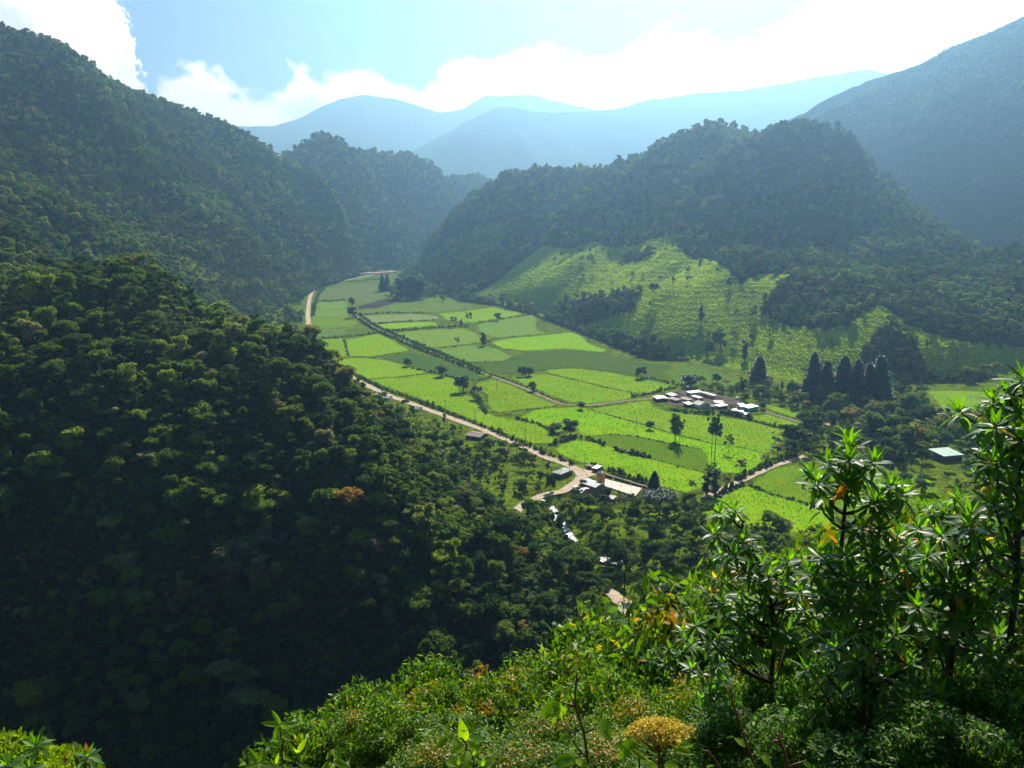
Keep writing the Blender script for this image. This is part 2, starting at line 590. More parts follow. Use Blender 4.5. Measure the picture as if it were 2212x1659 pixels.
# open grass on the slopes (outlines measured in the photograph, then read on the hillside itself)
GRASS_HILL = [(960, 625), (1000, 592), (1050, 566), (1110, 546), (1160, 530), (1230, 538), (1280, 522), (1330, 538), (1390, 526), (1440, 500), (1462, 530), (1490, 556), (1540, 562), (1575, 583), (1590, 608),
              (1640, 590), (1712, 592), (1690, 615), (1655, 640), (1640, 680), (1700, 705), (1760, 712), (1830, 705), (1855, 685), (1875, 668), (1900, 660), (1930, 678), (1960, 695), (2000, 720), (2100, 742), (2170, 748),
              (2240, 755), (2240, 815), (2100, 812), (2000, 805), (1940, 825), (1740, 838), (1620, 806), (1560, 792), (1500, 780), (1440, 760), (1380, 738), (1300, 718), (1250, 703), (1170, 684), (1080, 664), (1030, 652)]
GRASS_LEFT = [[(400, 588), (440, 575), (480, 592), (520, 600), (610, 598), (600, 612), (560, 622), (470, 618), (420, 605)], [(640, 570), (720, 555), (725, 580), (660, 592), (620, 602)],
              [(770, 578), (830, 562), (845, 580), (800, 592)], [(345, 560), (400, 545), (440, 575), (400, 590)]]
GRASS_FAR = [(890, 580), (960, 520), (1010, 490), (1100, 470), (1110, 500), (1060, 550), (990, 590), (920, 600)]
TREES_ON_GRASS = [[(1165, 690), (1225, 650), (1300, 642), (1345, 625), (1385, 632), (1370, 672), (1300, 694), (1240, 704), (1290, 732), (1350, 752), (1400, 762), (1440, 775), (1440, 790), (1330, 768), (1270, 748), (1200, 720)],
                  [(1648, 660), (1690, 612), (1750, 594), (1830, 612), (1885, 650), (1900, 662), (1850, 690), (1780, 694), (1720, 705), (1665, 695)],
                  [(1862, 770), (1885, 715), (1930, 700), (1985, 752), (2005, 800), (1940, 815), (1870, 805)],
                  [(1940, 680), (1990, 682), (2100, 702), (2240, 712), (2240, 742), (2100, 734), (2000, 712)],
                  [(985, 640), (1040, 650), (1100, 660), (1160, 677), (1170, 690), (1080, 668), (1010, 658)],
                  [(1330, 555), (1380, 548), (1420, 540), (1400, 560), (1350, 570)],
                  [(1570, 585), (1600, 575), (1640, 590), (1600, 612)]]


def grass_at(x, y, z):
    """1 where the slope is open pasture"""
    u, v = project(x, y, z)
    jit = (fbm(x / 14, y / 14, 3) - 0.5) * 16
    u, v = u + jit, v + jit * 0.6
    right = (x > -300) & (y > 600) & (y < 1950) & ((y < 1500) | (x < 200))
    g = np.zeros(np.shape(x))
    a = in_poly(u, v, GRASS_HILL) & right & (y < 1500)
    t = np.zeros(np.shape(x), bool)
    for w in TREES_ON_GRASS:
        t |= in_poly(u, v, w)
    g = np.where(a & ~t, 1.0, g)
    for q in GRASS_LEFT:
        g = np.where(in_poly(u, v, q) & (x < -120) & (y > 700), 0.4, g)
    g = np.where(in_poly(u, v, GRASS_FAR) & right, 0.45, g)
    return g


ins = in_poly(XX, YY, FLOOR)
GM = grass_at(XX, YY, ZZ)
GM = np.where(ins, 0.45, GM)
near = np.hypot(XX + 7, YY - 9) < 5.5
MOSS = np.exp(-((XX + 6.8) / 2.8) ** 4 - ((YY - 8.5) / 3.0) ** 4)
nx, ny = len(GX), len(GY)
idx = np.arange(nx * ny).reshape(ny, nx)
faces = np.stack([idx[:-1, :-1], idx[:-1, 1:], idx[1:, 1:], idx[1:, :-1]], -1).reshape(-1, 4)

m, nt, out = mat_new('hill_ground')
n = N(nt)
at = n('ShaderNodeAttribute', attribute_name='grass')
mo = n('ShaderNodeAttribute', attribute_name='moss')
geo = n('ShaderNodeNewGeometry')
pos = geo.outputs['Position']
stretch = n('ShaderNodeMapping', {'Vector': pos, 'Scale': (0.35, 0.35, 1.6)})
t1 = n.noise(stretch.outputs[0], 1.1, 3, 0.6)
t2 = n.noise(pos, 0.02, 5, 0.6)
t3 = n.noise(pos, 0.6, 3, 0.6)
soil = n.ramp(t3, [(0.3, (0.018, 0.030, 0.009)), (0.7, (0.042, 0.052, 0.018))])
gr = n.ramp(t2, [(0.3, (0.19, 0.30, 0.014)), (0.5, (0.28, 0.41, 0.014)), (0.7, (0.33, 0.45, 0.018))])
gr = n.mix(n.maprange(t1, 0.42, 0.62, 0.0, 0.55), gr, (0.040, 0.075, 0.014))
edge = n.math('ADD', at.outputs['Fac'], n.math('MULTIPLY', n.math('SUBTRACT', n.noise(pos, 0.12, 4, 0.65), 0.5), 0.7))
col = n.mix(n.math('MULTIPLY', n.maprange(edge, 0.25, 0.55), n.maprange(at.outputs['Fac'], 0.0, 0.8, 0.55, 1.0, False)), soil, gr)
col = n.mix(mo.outputs['Fac'], col, n.ramp(n.noise(pos, 3.0, 4), [(0.35, (0.05, 0.045, 0.012)), (0.5, (0.10, 0.16, 0.010)), (0.7, (0.18, 0.26, 0.010))]))
bmp = n('ShaderNodeBump', {'Height': n.math('ADD', t1, n.math('MULTIPLY', t3, 0.6)), 'Distance': 0.7, 'Strength': 0.7})
bs = n('ShaderNodeBsdfDiffuse', {'Color': col, 'Roughness': 0.6, 'Normal': bmp.outputs[0]})
nt.links.new(bs.outputs[0], out.inputs[0])
M_GROUND = m

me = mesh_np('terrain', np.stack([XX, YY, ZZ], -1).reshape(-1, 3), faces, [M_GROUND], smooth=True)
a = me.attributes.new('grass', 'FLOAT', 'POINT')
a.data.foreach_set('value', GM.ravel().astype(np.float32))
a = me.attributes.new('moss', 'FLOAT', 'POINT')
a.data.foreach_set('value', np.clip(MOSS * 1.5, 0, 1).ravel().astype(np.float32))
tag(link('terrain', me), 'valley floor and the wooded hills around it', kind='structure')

# ------------------------------------------------------------------ far mountains
m, nt, out = mat_new('far_forest')
n = N(nt)
geo = n('ShaderNodeNewGeometry')
f1 = n.noise(geo.outputs['Position'], 0.03, 6, 0.65)
col = n.ramp(f1, [(0.3, (0.016, 0.030, 0.012)), (0.7, (0.050, 0.075, 0.022))])
bmp = n('ShaderNodeBump', {'Height': f1, 'Distance': 25.0, 'Strength': 0.6})
bs = n('ShaderNodeBsdfDiffuse', {'Color': col, 'Normal': bmp.outputs[0]})
nt.links.new(bs.outputs[0], out.inputs[0])
M_FAR = m


def mountain(name, label, sky_line, y, front, back, xpad, seed):
    xs, zs = [], []
    for px, py in sky_line:
        q = at_depth(px, py, y)
        xs.append(q[0])
        zs.append(q[2])
    gx = np.arange(xs[0] - xpad, xs[-1] + xpad, 28.0)
    gy = np.arange(y - front, y + back, 40.0)
    X, Y = np.meshgrid(gx, gy)
    crest = y + 260 * (fbm(X / 1500 + seed, X * 0 + 2.5, 2) - 0.5)
    H = np.interp(X, xs, zs)
    t = np.where(Y < crest, (crest - Y) / front, (Y - crest) / back)
    Z = H * (1 - np.clip(t, 0, 1) ** 1.15)
    Z = Z + np.minimum(Z * 0.28, 130) * (ridged(X / 620 + Y / 2400 + seed, Y / 1300, 5) - 0.68) * sstep(0.02, 0.3, t) * 2
    Z = Z + 10 * (fbm(X / 60, Y / 60 + seed, 3) - 0.5) + 95 * (fbm(X / 520, X * 0 + seed, 5) - 0.5)
    Z = np.where(Z < 4, -93.0, Z)
    a, b = len(gx), len(gy)
    ii = np.arange(a * b).reshape(b, a)
    fc_ = np.stack([ii[:-1, :-1], ii[:-1, 1:], ii[1:, 1:], ii[1:, :-1]], -1).reshape(-1, 4)
    me_ = mesh_np(name, np.stack([X, Y, Z], -1).reshape(-1, 3), fc_, [M_FAR], smooth=True)
    return tag(link(name, me_), label, kind='structure')


mountain('far_mountain', 'hazy pale blue mountain closing the end of the valley',
         [(500, 560), (640, 480), (760, 405), (870, 335), (960, 292), (1000, 262), (1080, 230), (1150, 236), (1250, 237), (1330, 232), (1400, 212), (1500, 202), (1600, 192), (1700, 178), (1800, 158),
          (1850, 148), (1880, 142), (1940, 160), (2100, 180), (2300, 160)], 7000, 2100, 1000, 300, 1.7)
mountain('far_mountain', 'farthest mountain almost lost in the bright haze below the clouds',
         [(-300, 262), (200, 262), (480, 272), (590, 275), (640, 258), (690, 232), (735, 212), (790, 204), (850, 208), (905, 224), (950, 240), (1000, 232), (1050, 207), (1150, 204), (1230, 221), (1290, 238), (1500, 262), (1800, 256), (2300, 250)], 9600, 1500, 800, 600, 6.2)
# the plain beneath everything, out to the horizon
pl = mesh_np('ground', [(-10500, -1400, -92.0), (11000, -1400, -92.0), (11000, 10800, -92.0), (-10500, 10800, -92.0)], [(0, 1, 2, 3)], [M_FAR])
tag(link('ground', pl), 'land beyond the hills out to the horizon', kind='structure')

# ------------------------------------------------------------------ the air
HAZE_D, HAZE_G = 2.0e-4, 0.745
hz = MB().box((250, 4650, 678), (22400, 12500, 1546))
m, nt, out = mat_new('haze_air')
n = N(nt)
pv = n('ShaderNodeVolumePrincipled', {'Color': (0.27, 0.56, 0.93, 1), 'Density': HAZE_D, 'Anisotropy': HAZE_G, 'Absorption Color': (0.22, 0.22, 0.22, 1)})
nt.links.new(pv.outputs[0], out.inputs['Volume'])
tag(hz.build('haze', m), 'bright blue haze filling the valley', kind='stuff')
# ------------------------------------------------------------------ leaf and bark materials
def leaf_mat(name, stops, trans=0.35, rough=0.5, spec=0.35, tint=(1.25, 1.35, 0.45), per='object', gloss_mix=True, per_leaf=0.5, patch=0.0):
    """stops: colours picked at random per plant; small change from leaf to leaf"""
    m, nt, out = mat_new(name)
    n = N(nt)
    geo = n('ShaderNodeNewGeometry')
    oi = n('ShaderNodeObjectInfo')
    isl = geo.outputs['Random Per Island']
    base = n.ramp(oi.outputs['Random'] if per == 'object' else isl, stops)
    val = n.maprange(isl, 0.0, 1.0, 1.0 - per_leaf * 0.6, 1.0 + per_leaf * 0.6, False)
    base = n.mix(1.0, base, n('ShaderNodeCombineColor', {0: val, 1: val, 2: val}).outputs[0], 'MULTIPLY')
    if patch:
        pn = n.noise(oi.outputs['Location'], 0.011, 4, 0.6)
        pv_ = n.maprange(pn, 0.32, 0.68, 1.0 - patch, 1.0 + patch)
        base = n.mix(1.0, base, n('ShaderNodeCombineColor', {0: pv_, 1: pv_, 2: n.math('MULTIPLY', pv_, 0.9)}).outputs[0], 'MULTIPLY')
    tr = n.mix(1.0, base, (tint[0], tint[1], tint[2]), 'MULTIPLY')
    if gloss_mix:
        d = n('ShaderNodeBsdfPrincipled', {'Base Color': base, 'Roughness': rough, 'Specular IOR Level': spec})
    else:
        d = n('ShaderNodeBsdfDiffuse', {'Color': base})
    t = n('ShaderNodeBsdfTranslucent', {'Color': tr})
    mx = n('ShaderNodeMixShader', {0: trans, 1: d.outputs[0], 2: t.outputs[0]})
    nt.links.new(mx.outputs[0], out.inputs[0])
    return m


def plain_mat(name, col, rough=0.8, var=0.25, scale=4.0, bump=0.0, spec=0.2, metal=0.0, col2=None):
    m, nt, out = mat_new(name)
    n = N(nt)
    geo = n('ShaderNodeNewGeometry')
    f = n.noise(geo.outputs['Position'], scale, 5, 0.6)
    c2 = col2 or tuple(c * (1 - var) for c in col)
    c = n.mix(n.maprange(f, 0.35, 0.65), col, c2)
    ins = {'Base Color': c, 'Roughness': rough, 'Specular IOR Level': spec, 'Metallic': metal}
    if bump:
        ins['Normal'] = n('ShaderNodeBump', {'Height': f, 'Distance': bump, 'Strength': 0.8}).outputs[0]
    b = n('ShaderNodeBsdfPrincipled', ins)
    nt.links.new(b.outputs[0], out.inputs[0])
    return m


M_BARK = plain_mat('bark', (0.060, 0.048, 0.036), 0.9, 0.5, 3.0)
M_PALEBARK = plain_mat('pale_bark', (0.16, 0.145, 0.12), 0.9, 0.4, 3.0)
M_LEAF = leaf_mat('forest_leaf', [(0.0, (0.052, 0.104, 0.030)), (0.3, (0.084, 0.149, 0.037)), (0.55, (0.119, 0.186, 0.041)), (0.75, (0.158, 0.209, 0.071)),
                                  (0.9, (0.196, 0.242, 0.055)), (0.97, (0.223, 0.223, 0.112)), (1.0, (0.278, 0.205, 0.074))], 0.32, gloss_mix=False, patch=0.4)
M_LEAF_N = leaf_mat('near_forest_leaf', [(0.0, (0.024, 0.053, 0.011)), (0.25, (0.041, 0.088, 0.013)), (0.45, (0.073, 0.130, 0.015)), (0.6, (0.104, 0.177, 0.018)), (0.75, (0.134, 0.177, 0.040)),
                                         (0.88, (0.207, 0.277, 0.024)), (0.95, (0.183, 0.195, 0.110)), (0.975, (0.232, 0.236, 0.165)), (1.0, (0.281, 0.142, 0.033))], 0.40, 0.65, 0.1, tint=(1.35, 1.45, 0.35), patch=0.3)
M_LEAF_V = leaf_mat('valley_leaf', [(0.0, (0.030, 0.073, 0.013)), (0.35, (0.050, 0.103, 0.015)), (0.7, (0.073, 0.131, 0.018)), (1.0, (0.106, 0.156, 0.022))], 0.32, 0.6, 0.15)
M_HEDGE = leaf_mat('hedge_leaf', [(0.0, (0.055, 0.110, 0.020)), (0.6, (0.080, 0.145, 0.024)), (1.0, (0.110, 0.165, 0.032))], 0.34, 0.6, 0.15, per='leaf')
M_DARK = leaf_mat('dark_leaf', [(0.0, (0.014, 0.032, 0.012)), (1.0, (0.026, 0.050, 0.016))], 0.18, 0.5, 0.3)
M_CON = leaf_mat('conifer_needles', [(0.0, (0.010, 0.026, 0.012)), (1.0, (0.020, 0.040, 0.016))], 0.12, 0.6, 0.2)
M_YEL = leaf_mat('yellow_leaf', [(0.0, (0.11, 0.13, 0.016)), (0.5, (0.16, 0.155, 0.020)), (1.0, (0.20, 0.12, 0.022))], 0.35, 0.5, 0.3, per='leaf')
M_SILVER = leaf_mat('silver_leaf', [(0.0, (0.05, 0.09, 0.03)), (0.35, (0.08, 0.12, 0.06)), (0.6, (0.16, 0.19, 0.18)), (1.0, (0.24, 0.27, 0.28))], 0.15, 0.5, 0.3, per='leaf')
M_DRY = leaf_mat('grey_leaf', [(0.0, (0.085, 0.095, 0.055)), (1.0, (0.13, 0.13, 0.085))], 0.25, 0.6, 0.2)


# ------------------------------------------------------------------ crowns made of leaf sprays
def leaf_quads(c, nrm, size, g, stretch=1.5):
    """c (n,3) centres, nrm (n,3) leaf normals; returns verts, quads of pointed leaves"""
    k = len(c)
    nrm = nrm / (np.linalg.norm(nrm, axis=1, keepdims=True) + 1e-9)
    a = g.normal(size=(k, 3))
    a -= nrm * (a * nrm).sum(1, keepdims=True)
    a /= np.linalg.norm(a, axis=1, keepdims=True) + 1e-9
    b = np.cross(nrm, a)
    s = (size * g.uniform(0.6, 1.35, k))[:, None]
    v = np.stack([c - a * s * 0.5 * stretch, c + b * s * 0.42 - nrm * s * 0.10, c + a * s * 0.5 * stretch - nrm * s * 0.15, c - b * s * 0.42 - nrm * s * 0.10], 1).reshape(-1, 3)
    f = np.arange(4 * k).reshape(k, 4)
    return v, f


ICO = None


def ico(sub=1):
    import bmesh
    bm = bmesh.new()
    bmesh.ops.create_icosphere(bm, subdivisions=sub, radius=1.0)
    v = np.array([p.co[:] for p in bm.verts])
    f = np.array([[q.index for q in p.verts] for p in bm.faces])
    bm.free()
    return v, f


ICO1 = ico(1)
ICO2 = ico(2)


def crown_geo(seed, style, Rr, H, trunk, nblob, nleaf, size):
    """leaf sprays (quads) and added light-blocking core (tris) of one crown; trunk = clear stem height"""
    g = np.random.default_rng(seed)
    blobs = []
    ch = H - trunk
    for i in range(nblob):
        if style == 'round':
            a, r = g.uniform(0, 6.283), math.sqrt(g.uniform(0, 1)) * 0.66
            t = g.uniform(0.18, 0.86)
            w = math.sin(math.pi * (0.18 + 0.72 * t)) ** 0.7
            blobs.append((math.cos(a) * r * Rr * w, math.sin(a) * r * Rr * w, trunk + ch * t, Rr * g.uniform(0.30, 0.46)))
        elif style == 'umbrella':
            a, r = g.uniform(0, 6.283), math.sqrt(g.uniform(0.02, 1)) * 0.78
            t = g.uniform(0.62, 0.95) - 0.30 * r * r
            blobs.append((math.cos(a) * r * Rr, math.sin(a) * r * Rr, trunk + ch * t, Rr * g.uniform(0.22, 0.36)))
        elif style == 'column':
            a, r = g.uniform(0, 6.283), math.sqrt(g.uniform(0, 1)) * 0.55
            t = (i + 0.5) / nblob
            blobs.append((math.cos(a) * r * Rr, math.sin(a) * r * Rr, trunk + ch * (0.08 + 0.84 * t), Rr * g.uniform(0.36, 0.60) * (1.1 - 0.45 * t)))
        elif style == 'loose':
            a, r = g.uniform(0, 6.283), math.sqrt(g.uniform(0.05, 1)) * 0.85
            t = g.uniform(0.15, 0.95)
            blobs.append((math.cos(a) * r * Rr, math.sin(a) * r * Rr, trunk + ch * t, Rr * g.uniform(0.16, 0.30)))
        elif style == 'bush':
            a, r = g.uniform(0, 6.283), math.sqrt(g.uniform(0, 1)) * 0.66
            t = g.uniform(0.10, 0.70) * (1 - 0.4 * r)
            blobs.append((math.cos(a) * r * Rr, math.sin(a) * r * Rr, H * t, Rr * g.uniform(0.30, 0.46)))
    vs, fs, o = [], [], 0
    cv_, cf_, co = [], [], 0
    per = max(4, nleaf // nblob)
    for bx, by, bz, br in blobs:
        d = g.normal(size=(per, 3))
        d[:, 2] = np.where(g.random(per) < 0.72, np.abs(d[:, 2]), d[:, 2])
        d /= np.linalg.norm(d, axis=1, keepdims=True)
        flat = 0.72 if style in ('umbrella', 'round') else 0.9
        rr = br * g.uniform(0.72, 1.14, per)[:, None]
        c = np.array([bx, by, bz]) + d * rr * np.array([1, 1, flat])
        nr = d * 0.6 + g.normal(size=(per, 3)) * 0.75 + np.array([0, 0, 0.35])
        v, f = leaf_quads(c, nr, np.full(per, size), g)
        vs.append(v)
        fs.append(f + o)
        o += len(v)
        cvv = ICO1[0] * (br * 0.70) * np.array([1, 1, flat]) * g.uniform(0.85, 1.1, (len(ICO1[0]), 1)) + np.array([bx, by, bz - br * 0.06])  # core added inside each blob to block light through the crown
        cv_.append(cvv)
        cf_.append(ICO1[1] + co)
        co += len(cvv)
    return np.concatenate(vs), np.concatenate(fs), np.concatenate(cv_), np.concatenate(cf_), blobs


def conifer_geo(seed, Rr, H, nleaf, size, taper=1.0):
    g = np.random.default_rng(seed)
    t = g.random(nleaf) ** 1.35
    lob = 0.80 + 0.20 * np.sin(g.uniform(0, 6.283) + t * 70) + g.uniform(-0.1, 0.1, nleaf)
    a = g.uniform(0, 6.283, nleaf)
    lob *= 0.80 + 0.20 * np.sin(a * 3 + t * 9 + seed) + 0.12 * np.sin(a * 7 - t * 31)
    r = Rr * (1 - t) ** taper * np.sqrt(g.uniform(0.25, 1, nleaf)) * lob + 0.05 * Rr
    c = np.stack([np.cos(a) * r, np.sin(a) * r, H * (0.04 + 0.96 * t) - r * 0.25], -1)
    nr = np.stack([np.cos(a) * 0.5, np.sin(a) * 0.5, np.full(nleaf, 0.8)], -1) + g.normal(size=(nleaf, 3)) * 0.35
    v, f = leaf_quads(c, nr, np.full(nleaf, size), g, 1.9)
    core = []
    cv_, cf_ = [], []
    k = 9
    lev = np.linspace(0.05, 0.97, 9)
    for i, q in enumerate(lev):
        for j in range(k):
            w = 6.283 * j / k
            rr = Rr * 0.62 * (1 - q) ** taper * g.uniform(0.75, 1.1) + 0.02
            cv_.append((math.cos(w) * rr, math.sin(w) * rr, H * q))
    for i in range(len(lev) - 1):
        for j in range(k):
            a0, a1 = i * k + j, i * k + (j + 1) % k
            cf_ += [(a0, a1, a1 + k), (a0, a1 + k, a0 + k)]
    return v, f, np.array(cv_), np.array(cf_), []


def quads_to_tris(f):
    return np.concatenate([f[:, [0, 1, 2]], f[:, [0, 2, 3]]])


def crown_mesh(name, geo_, mat):
    v, f, cv_, cf_, _ = geo_
    allv = np.concatenate([v, cv_])
    allf = np.concatenate([quads_to_tris(f), cf_ + len(v)])
    return mesh_np(name, allv, allf, [mat])


def trunk_geo(seed, H, trunk, r, blobs, limbs=4, bend=0.35):
    g = random.Random(seed)
    mb = MB()
    top = trunk + (H - trunk) * 0.55
    pts = [(0, 0, -0.6)]
    bx, by = g.uniform(-bend, bend), g.uniform(-bend, bend)
    for i in range(1, 5):
        t = i / 4
        pts.append((bx * math.sin(t * 2.6), by * math.sin(t * 2.2), top * t))
    mb.tube(pts, [r * 1.25, r, r * 0.8, r * 0.6, r * 0.3], 6)
    bl = sorted(blobs, key=lambda b: -b[3])[:limbs] if blobs else []
    for b in bl:
        s = g.uniform(0.35, 0.8)
        base = Vector(pts[2]).lerp(Vector(pts[4]), s * 0.8)
        mb.tube([base, base.lerp(Vector(b[:3]), 0.5) + Vector((0, 0, -0.1)), b[:3]], [r * 0.45, r * 0.3, r * 0.12], 5)
    return mb


class Kind:
    """one tree prototype: crown mesh, trunk mesh, and both joined for the forest mass"""
    def __init__(self, name, geo_, mat, H, trunk, r, seed, limbs=4, bark=None):
        self.H = H
        self.crown = crown_mesh('crown', geo_, mat)
        tb = trunk_geo(seed, H, trunk, r, geo_[4], limbs)
        self.trunk = tb.mesh('trunk', bark or M_BARK)
        v, f, cv_, cf_, _ = geo_
        tv = np.array(tb.v)
        tf = np.array([t for q in tb.f for t in [(q[0], q[i], q[i + 1]) for i in range(1, len(q) - 1)]])
        cf_all = np.concatenate([quads_to_tris(f), cf_ + len(v)])
        allv = np.concatenate([v, cv_, tv])
        allf = np.concatenate([cf_all, tf + len(v) + len(cv_)])
        mi = np.concatenate([np.zeros(len(cf_all)), np.ones(len(tf))])
        self.joined = mesh_np(name, allv, allf, [mat, bark or M_BARK], mi)


NEAR, FAR, VAL, BUSH = [], [], [], []
for s in range(5):
    NEAR.append(Kind('forest_tree', crown_geo(10 + s, 'round', [3.3, 2.7, 3.6, 3.0, 3.9][s], [7.5, 8.6, 6.4, 7.0, 8.0][s], 1.6, [9, 13, 8, 16, 11][s], 1500, [0.42, 0.36, 0.50, 0.34, 0.44][s]), M_LEAF_N, 7.5, 1.8, 0.16, s))
for s in range(3):
    NEAR.append(Kind('forest_tree', crown_geo(20 + s, 'umbrella', 3.9, 8.5, 3.6, 14, 1400, 0.42), M_LEAF_N, 8.5, 3.6, 0.15, 10 + s, 6, M_PALEBARK))
NEAR.append(Kind('forest_tree', crown_geo(31, 'column', 2.2, 10, 2.5, 10, 1200, 0.40), M_LEAF_N, 10, 2.5, 0.15, 31))
NEAR.append(Kind('forest_tree', crown_geo(32, 'loose', 3.4, 9, 2.5, 16, 900, 0.40), M_LEAF_N, 9, 2.5, 0.14, 32, 8, M_PALEBARK))
for s in range(6):
    FAR.append(Kind('far_tree', crown_geo(40 + s, ['round', 'umbrella', 'round', 'column', 'round', 'umbrella'][s], 3.6, 8.0, 1.5, 8, 330, 0.95), M_LEAF, 8.0, 1.5, 0.2, 40 + s, 0))
for s in range(4):
    BUSH.append(Kind('bush', crown_geo(60 + s, 'bush', 1.5, 1.9, 0, 8, 420, 0.26), M_LEAF_V, 1.9, 0.0, 0.05, 60 + s, 0))


# ------------------------------------------------------------------ scattering the uncountable mass of trees
def proto_collection(name, meshes):
    c = bpy.data.collections.new(name)
    for i, me_ in enumerate(meshes):
        o = bpy.data.objects.new('%s_%02d' % (name, i), me_)
        c.objects.link(o)
    return c


def scatter(name, label, pts, rot, scl, idx_, coll):
    me_ = bpy.data.meshes.new(name)
    k = len(pts)
    me_.vertices.add(k)
    me_.vertices.foreach_set('co', np.asarray(pts, np.float32).ravel())
    for an, typ, arr in (('rot', 'FLOAT_VECTOR', rot), ('scl', 'FLOAT_VECTOR', scl)):
        a_ = me_.attributes.new(an, typ, 'POINT')
        a_.data.foreach_set('vector', np.asarray(arr, np.float32).ravel())
    a_ = me_.attributes.new('pick', 'INT', 'POINT')
    a_.data.foreach_set('value', np.asarray(idx_, np.int32))
    ng = bpy.data.node_groups.new(name, 'GeometryNodeTree')
    ng.interface.new_socket('Geometry', in_out='INPUT', socket_type='NodeSocketGeometry')
    ng.interface.new_socket('Geometry', in_out='OUTPUT', socket_type='NodeSocketGeometry')
    gi = ng.nodes.new('NodeGroupInput')
    go = ng.nodes.new('NodeGroupOutput')
    ci = ng.nodes.new('GeometryNodeCollectionInfo')
    ci.inputs['Collection'].default_value = coll
    ci.inputs['Separate Children'].default_value = True
    ci.inputs['Reset Children'].default_value = True
    ip = ng.nodes.new('GeometryNodeInstanceOnPoints')
    ip.inputs['Pick Instance'].default_value = True

    def attr(nm, typ):
        q = ng.nodes.new('GeometryNodeInputNamedAttribute')
        q.data_type = typ
        q.inputs['Name'].default_value = nm
        return q.outputs['Attribute']
    L = ng.links.new
    L(gi.outputs[0], ip.inputs['Points'])
    L(ci.outputs[0], ip.inputs['Instance'])
    L(attr('pick', 'INT'), ip.inputs['Instance Index'])
    L(attr('rot', 'FLOAT_VECTOR'), ip.inputs['Rotation'])
    L(attr('scl', 'FLOAT_VECTOR'), ip.inputs['Scale'])
    L(ip.outputs[0], go.inputs[0])
    o = link(name, me_)
    md = o.modifiers.new('scatter', 'NODES')
    md.node_group = ng
    return tag(o, label, kind='stuff')


def seen_from_here(x, y, z, margin):
    """drop what lies wholly behind a ridge for any viewpoint near the camera"""
    vis = np.zeros(len(x), bool)
    for cx in (-40.0, 0.0, 40.0):
        ok = np.ones(len(x), bool)
        for t in np.linspace(0.18, 0.985, 60):
            gx_, gy_ = cx + (x - cx) * t, y * t
            zz = CAM_H + (z - CAM_H) * t
            ok &= ground(gx_, gy_) < zz + margin
        vis |= ok
    return vis


def jitter_grid(x0, x1, y0, y1, s, g, j=0.75):
    xs = np.arange(x0, x1, s)
    ys = np.arange(y0, y1, s)
    X, Y = np.meshgrid(xs, ys)
    X = X + g.uniform(-j, j, X.shape) * s * 0.7
    Y = Y + g.uniform(-j, j, X.shape) * s * 0.7
    return X.ravel(), Y.ravel()


# woods on the valley floor
WOODS = {
    'strip': F((740, 815), (800, 851), (860, 882), (930, 905), (1000, 932), (1060, 960), (1120, 982), (1180, 1008), (1205, 1022), (1190, 1056), (1150, 1073), (1100, 1100), (1040, 1110), (960, 1080), (900, 1010), (840, 930), (760, 850)),
    'river': F((1130, 1112), (1190, 1074), (1240, 1066), (1290, 1082), (1360, 1100), (1420, 1090), (1500, 1072), (1515, 1115), (1600, 1142), (1700, 1158), (1830, 1160), (2100, 1120), (2230, 1110), (2230, 1300), (1500, 1420), (1330, 1370), (1290, 1330), (1240, 1260), (1180, 1180)),
    'right': F((1700, 940), (1760, 905), (1800, 882), (1880, 888), (1995, 872), (2035, 912), (2110, 915), (2260, 905), (2260, 1090), (2100, 1068), (2030, 1045), (1960, 1015), (1880, 1000), (1830, 975), (1770, 985), (1720, 1000), (1680, 988)),
    'foot': F((1450, 838), (1540, 838), (1620, 838), (1740, 845), (1900, 850), (2000, 845), (2000, 868), (1880, 884), (1800, 880), (1760, 884), (1735, 892), (1680, 872), (1600, 858), (1520, 845)),
    'farleft': F((560, 640), (640, 602), (700, 588), (770, 586), (745, 599), (690, 610), (664, 628), (655, 690), (690, 760), (640, 760), (520, 690)),
    'grove': F((845, 640), (865, 610), (880, 592), (940, 592), (990, 628), (1010, 662), (975, 640), (930, 642), (885, 652)),
    'rightmost': F((2170, 830), (2300, 830), (2300, 905), (2190, 900)),
}
CLEAR = []       # (x, y, r) places kept free of trees: houses, court, glimpses of the river and road
for a, b, z, r in [(1200, 1114, -4, 5.0), (1205, 1128, -4, 5.5), (1290, 1209, -4, 5), (1298, 1218, -4, 5), (1335, 1300, 0, 9), (1345, 1315, 0, 8), (1340, 1093, -3, 7), (1352, 1100, -3, 7),
                   (1180, 1066, 0, 6), (1150, 1082, 0, 6), (1128, 1094, 0, 6), (1112, 1106, 0, 6), (1205, 1060, 0, 6), (1217, 1032, 0, 9), (1200, 1035, 0, 7), (1225, 1040, 0, 7),
                   (1300, 1070, 0, 10), (1330, 1080, 0, 10), (1365, 1088, 0, 10), (1390, 1080, 0, 9), (1270, 1066, 0, 9), (1240, 1062, 0, 8), (2045, 990, 0, 16), (2045, 1002, 0, 10), (2045, 1018, 0, 15), (2020, 1012, 0, 12), (2072, 1010, 0, 12), (2045, 1034, 0, 10), (1215, 1074, 0, 7), (1190, 1078, 0, 6), (1162, 1088, 0, 6), (1140, 1100, 0, 5), (1228, 1062, 0, 6), (2030, 1000, 0, 8), (2060, 996, 0, 8)]:
    q = on_floor(a, b, z)
    CLEAR.append((q[0], q[1], r))


def free_of_clear(x, y):
    ok = np.ones(np.shape(x), bool)
    for a, b, r in CLEAR:
        ok &= (x - a) ** 2 + (y - b) ** 2 > r * r
    return ok


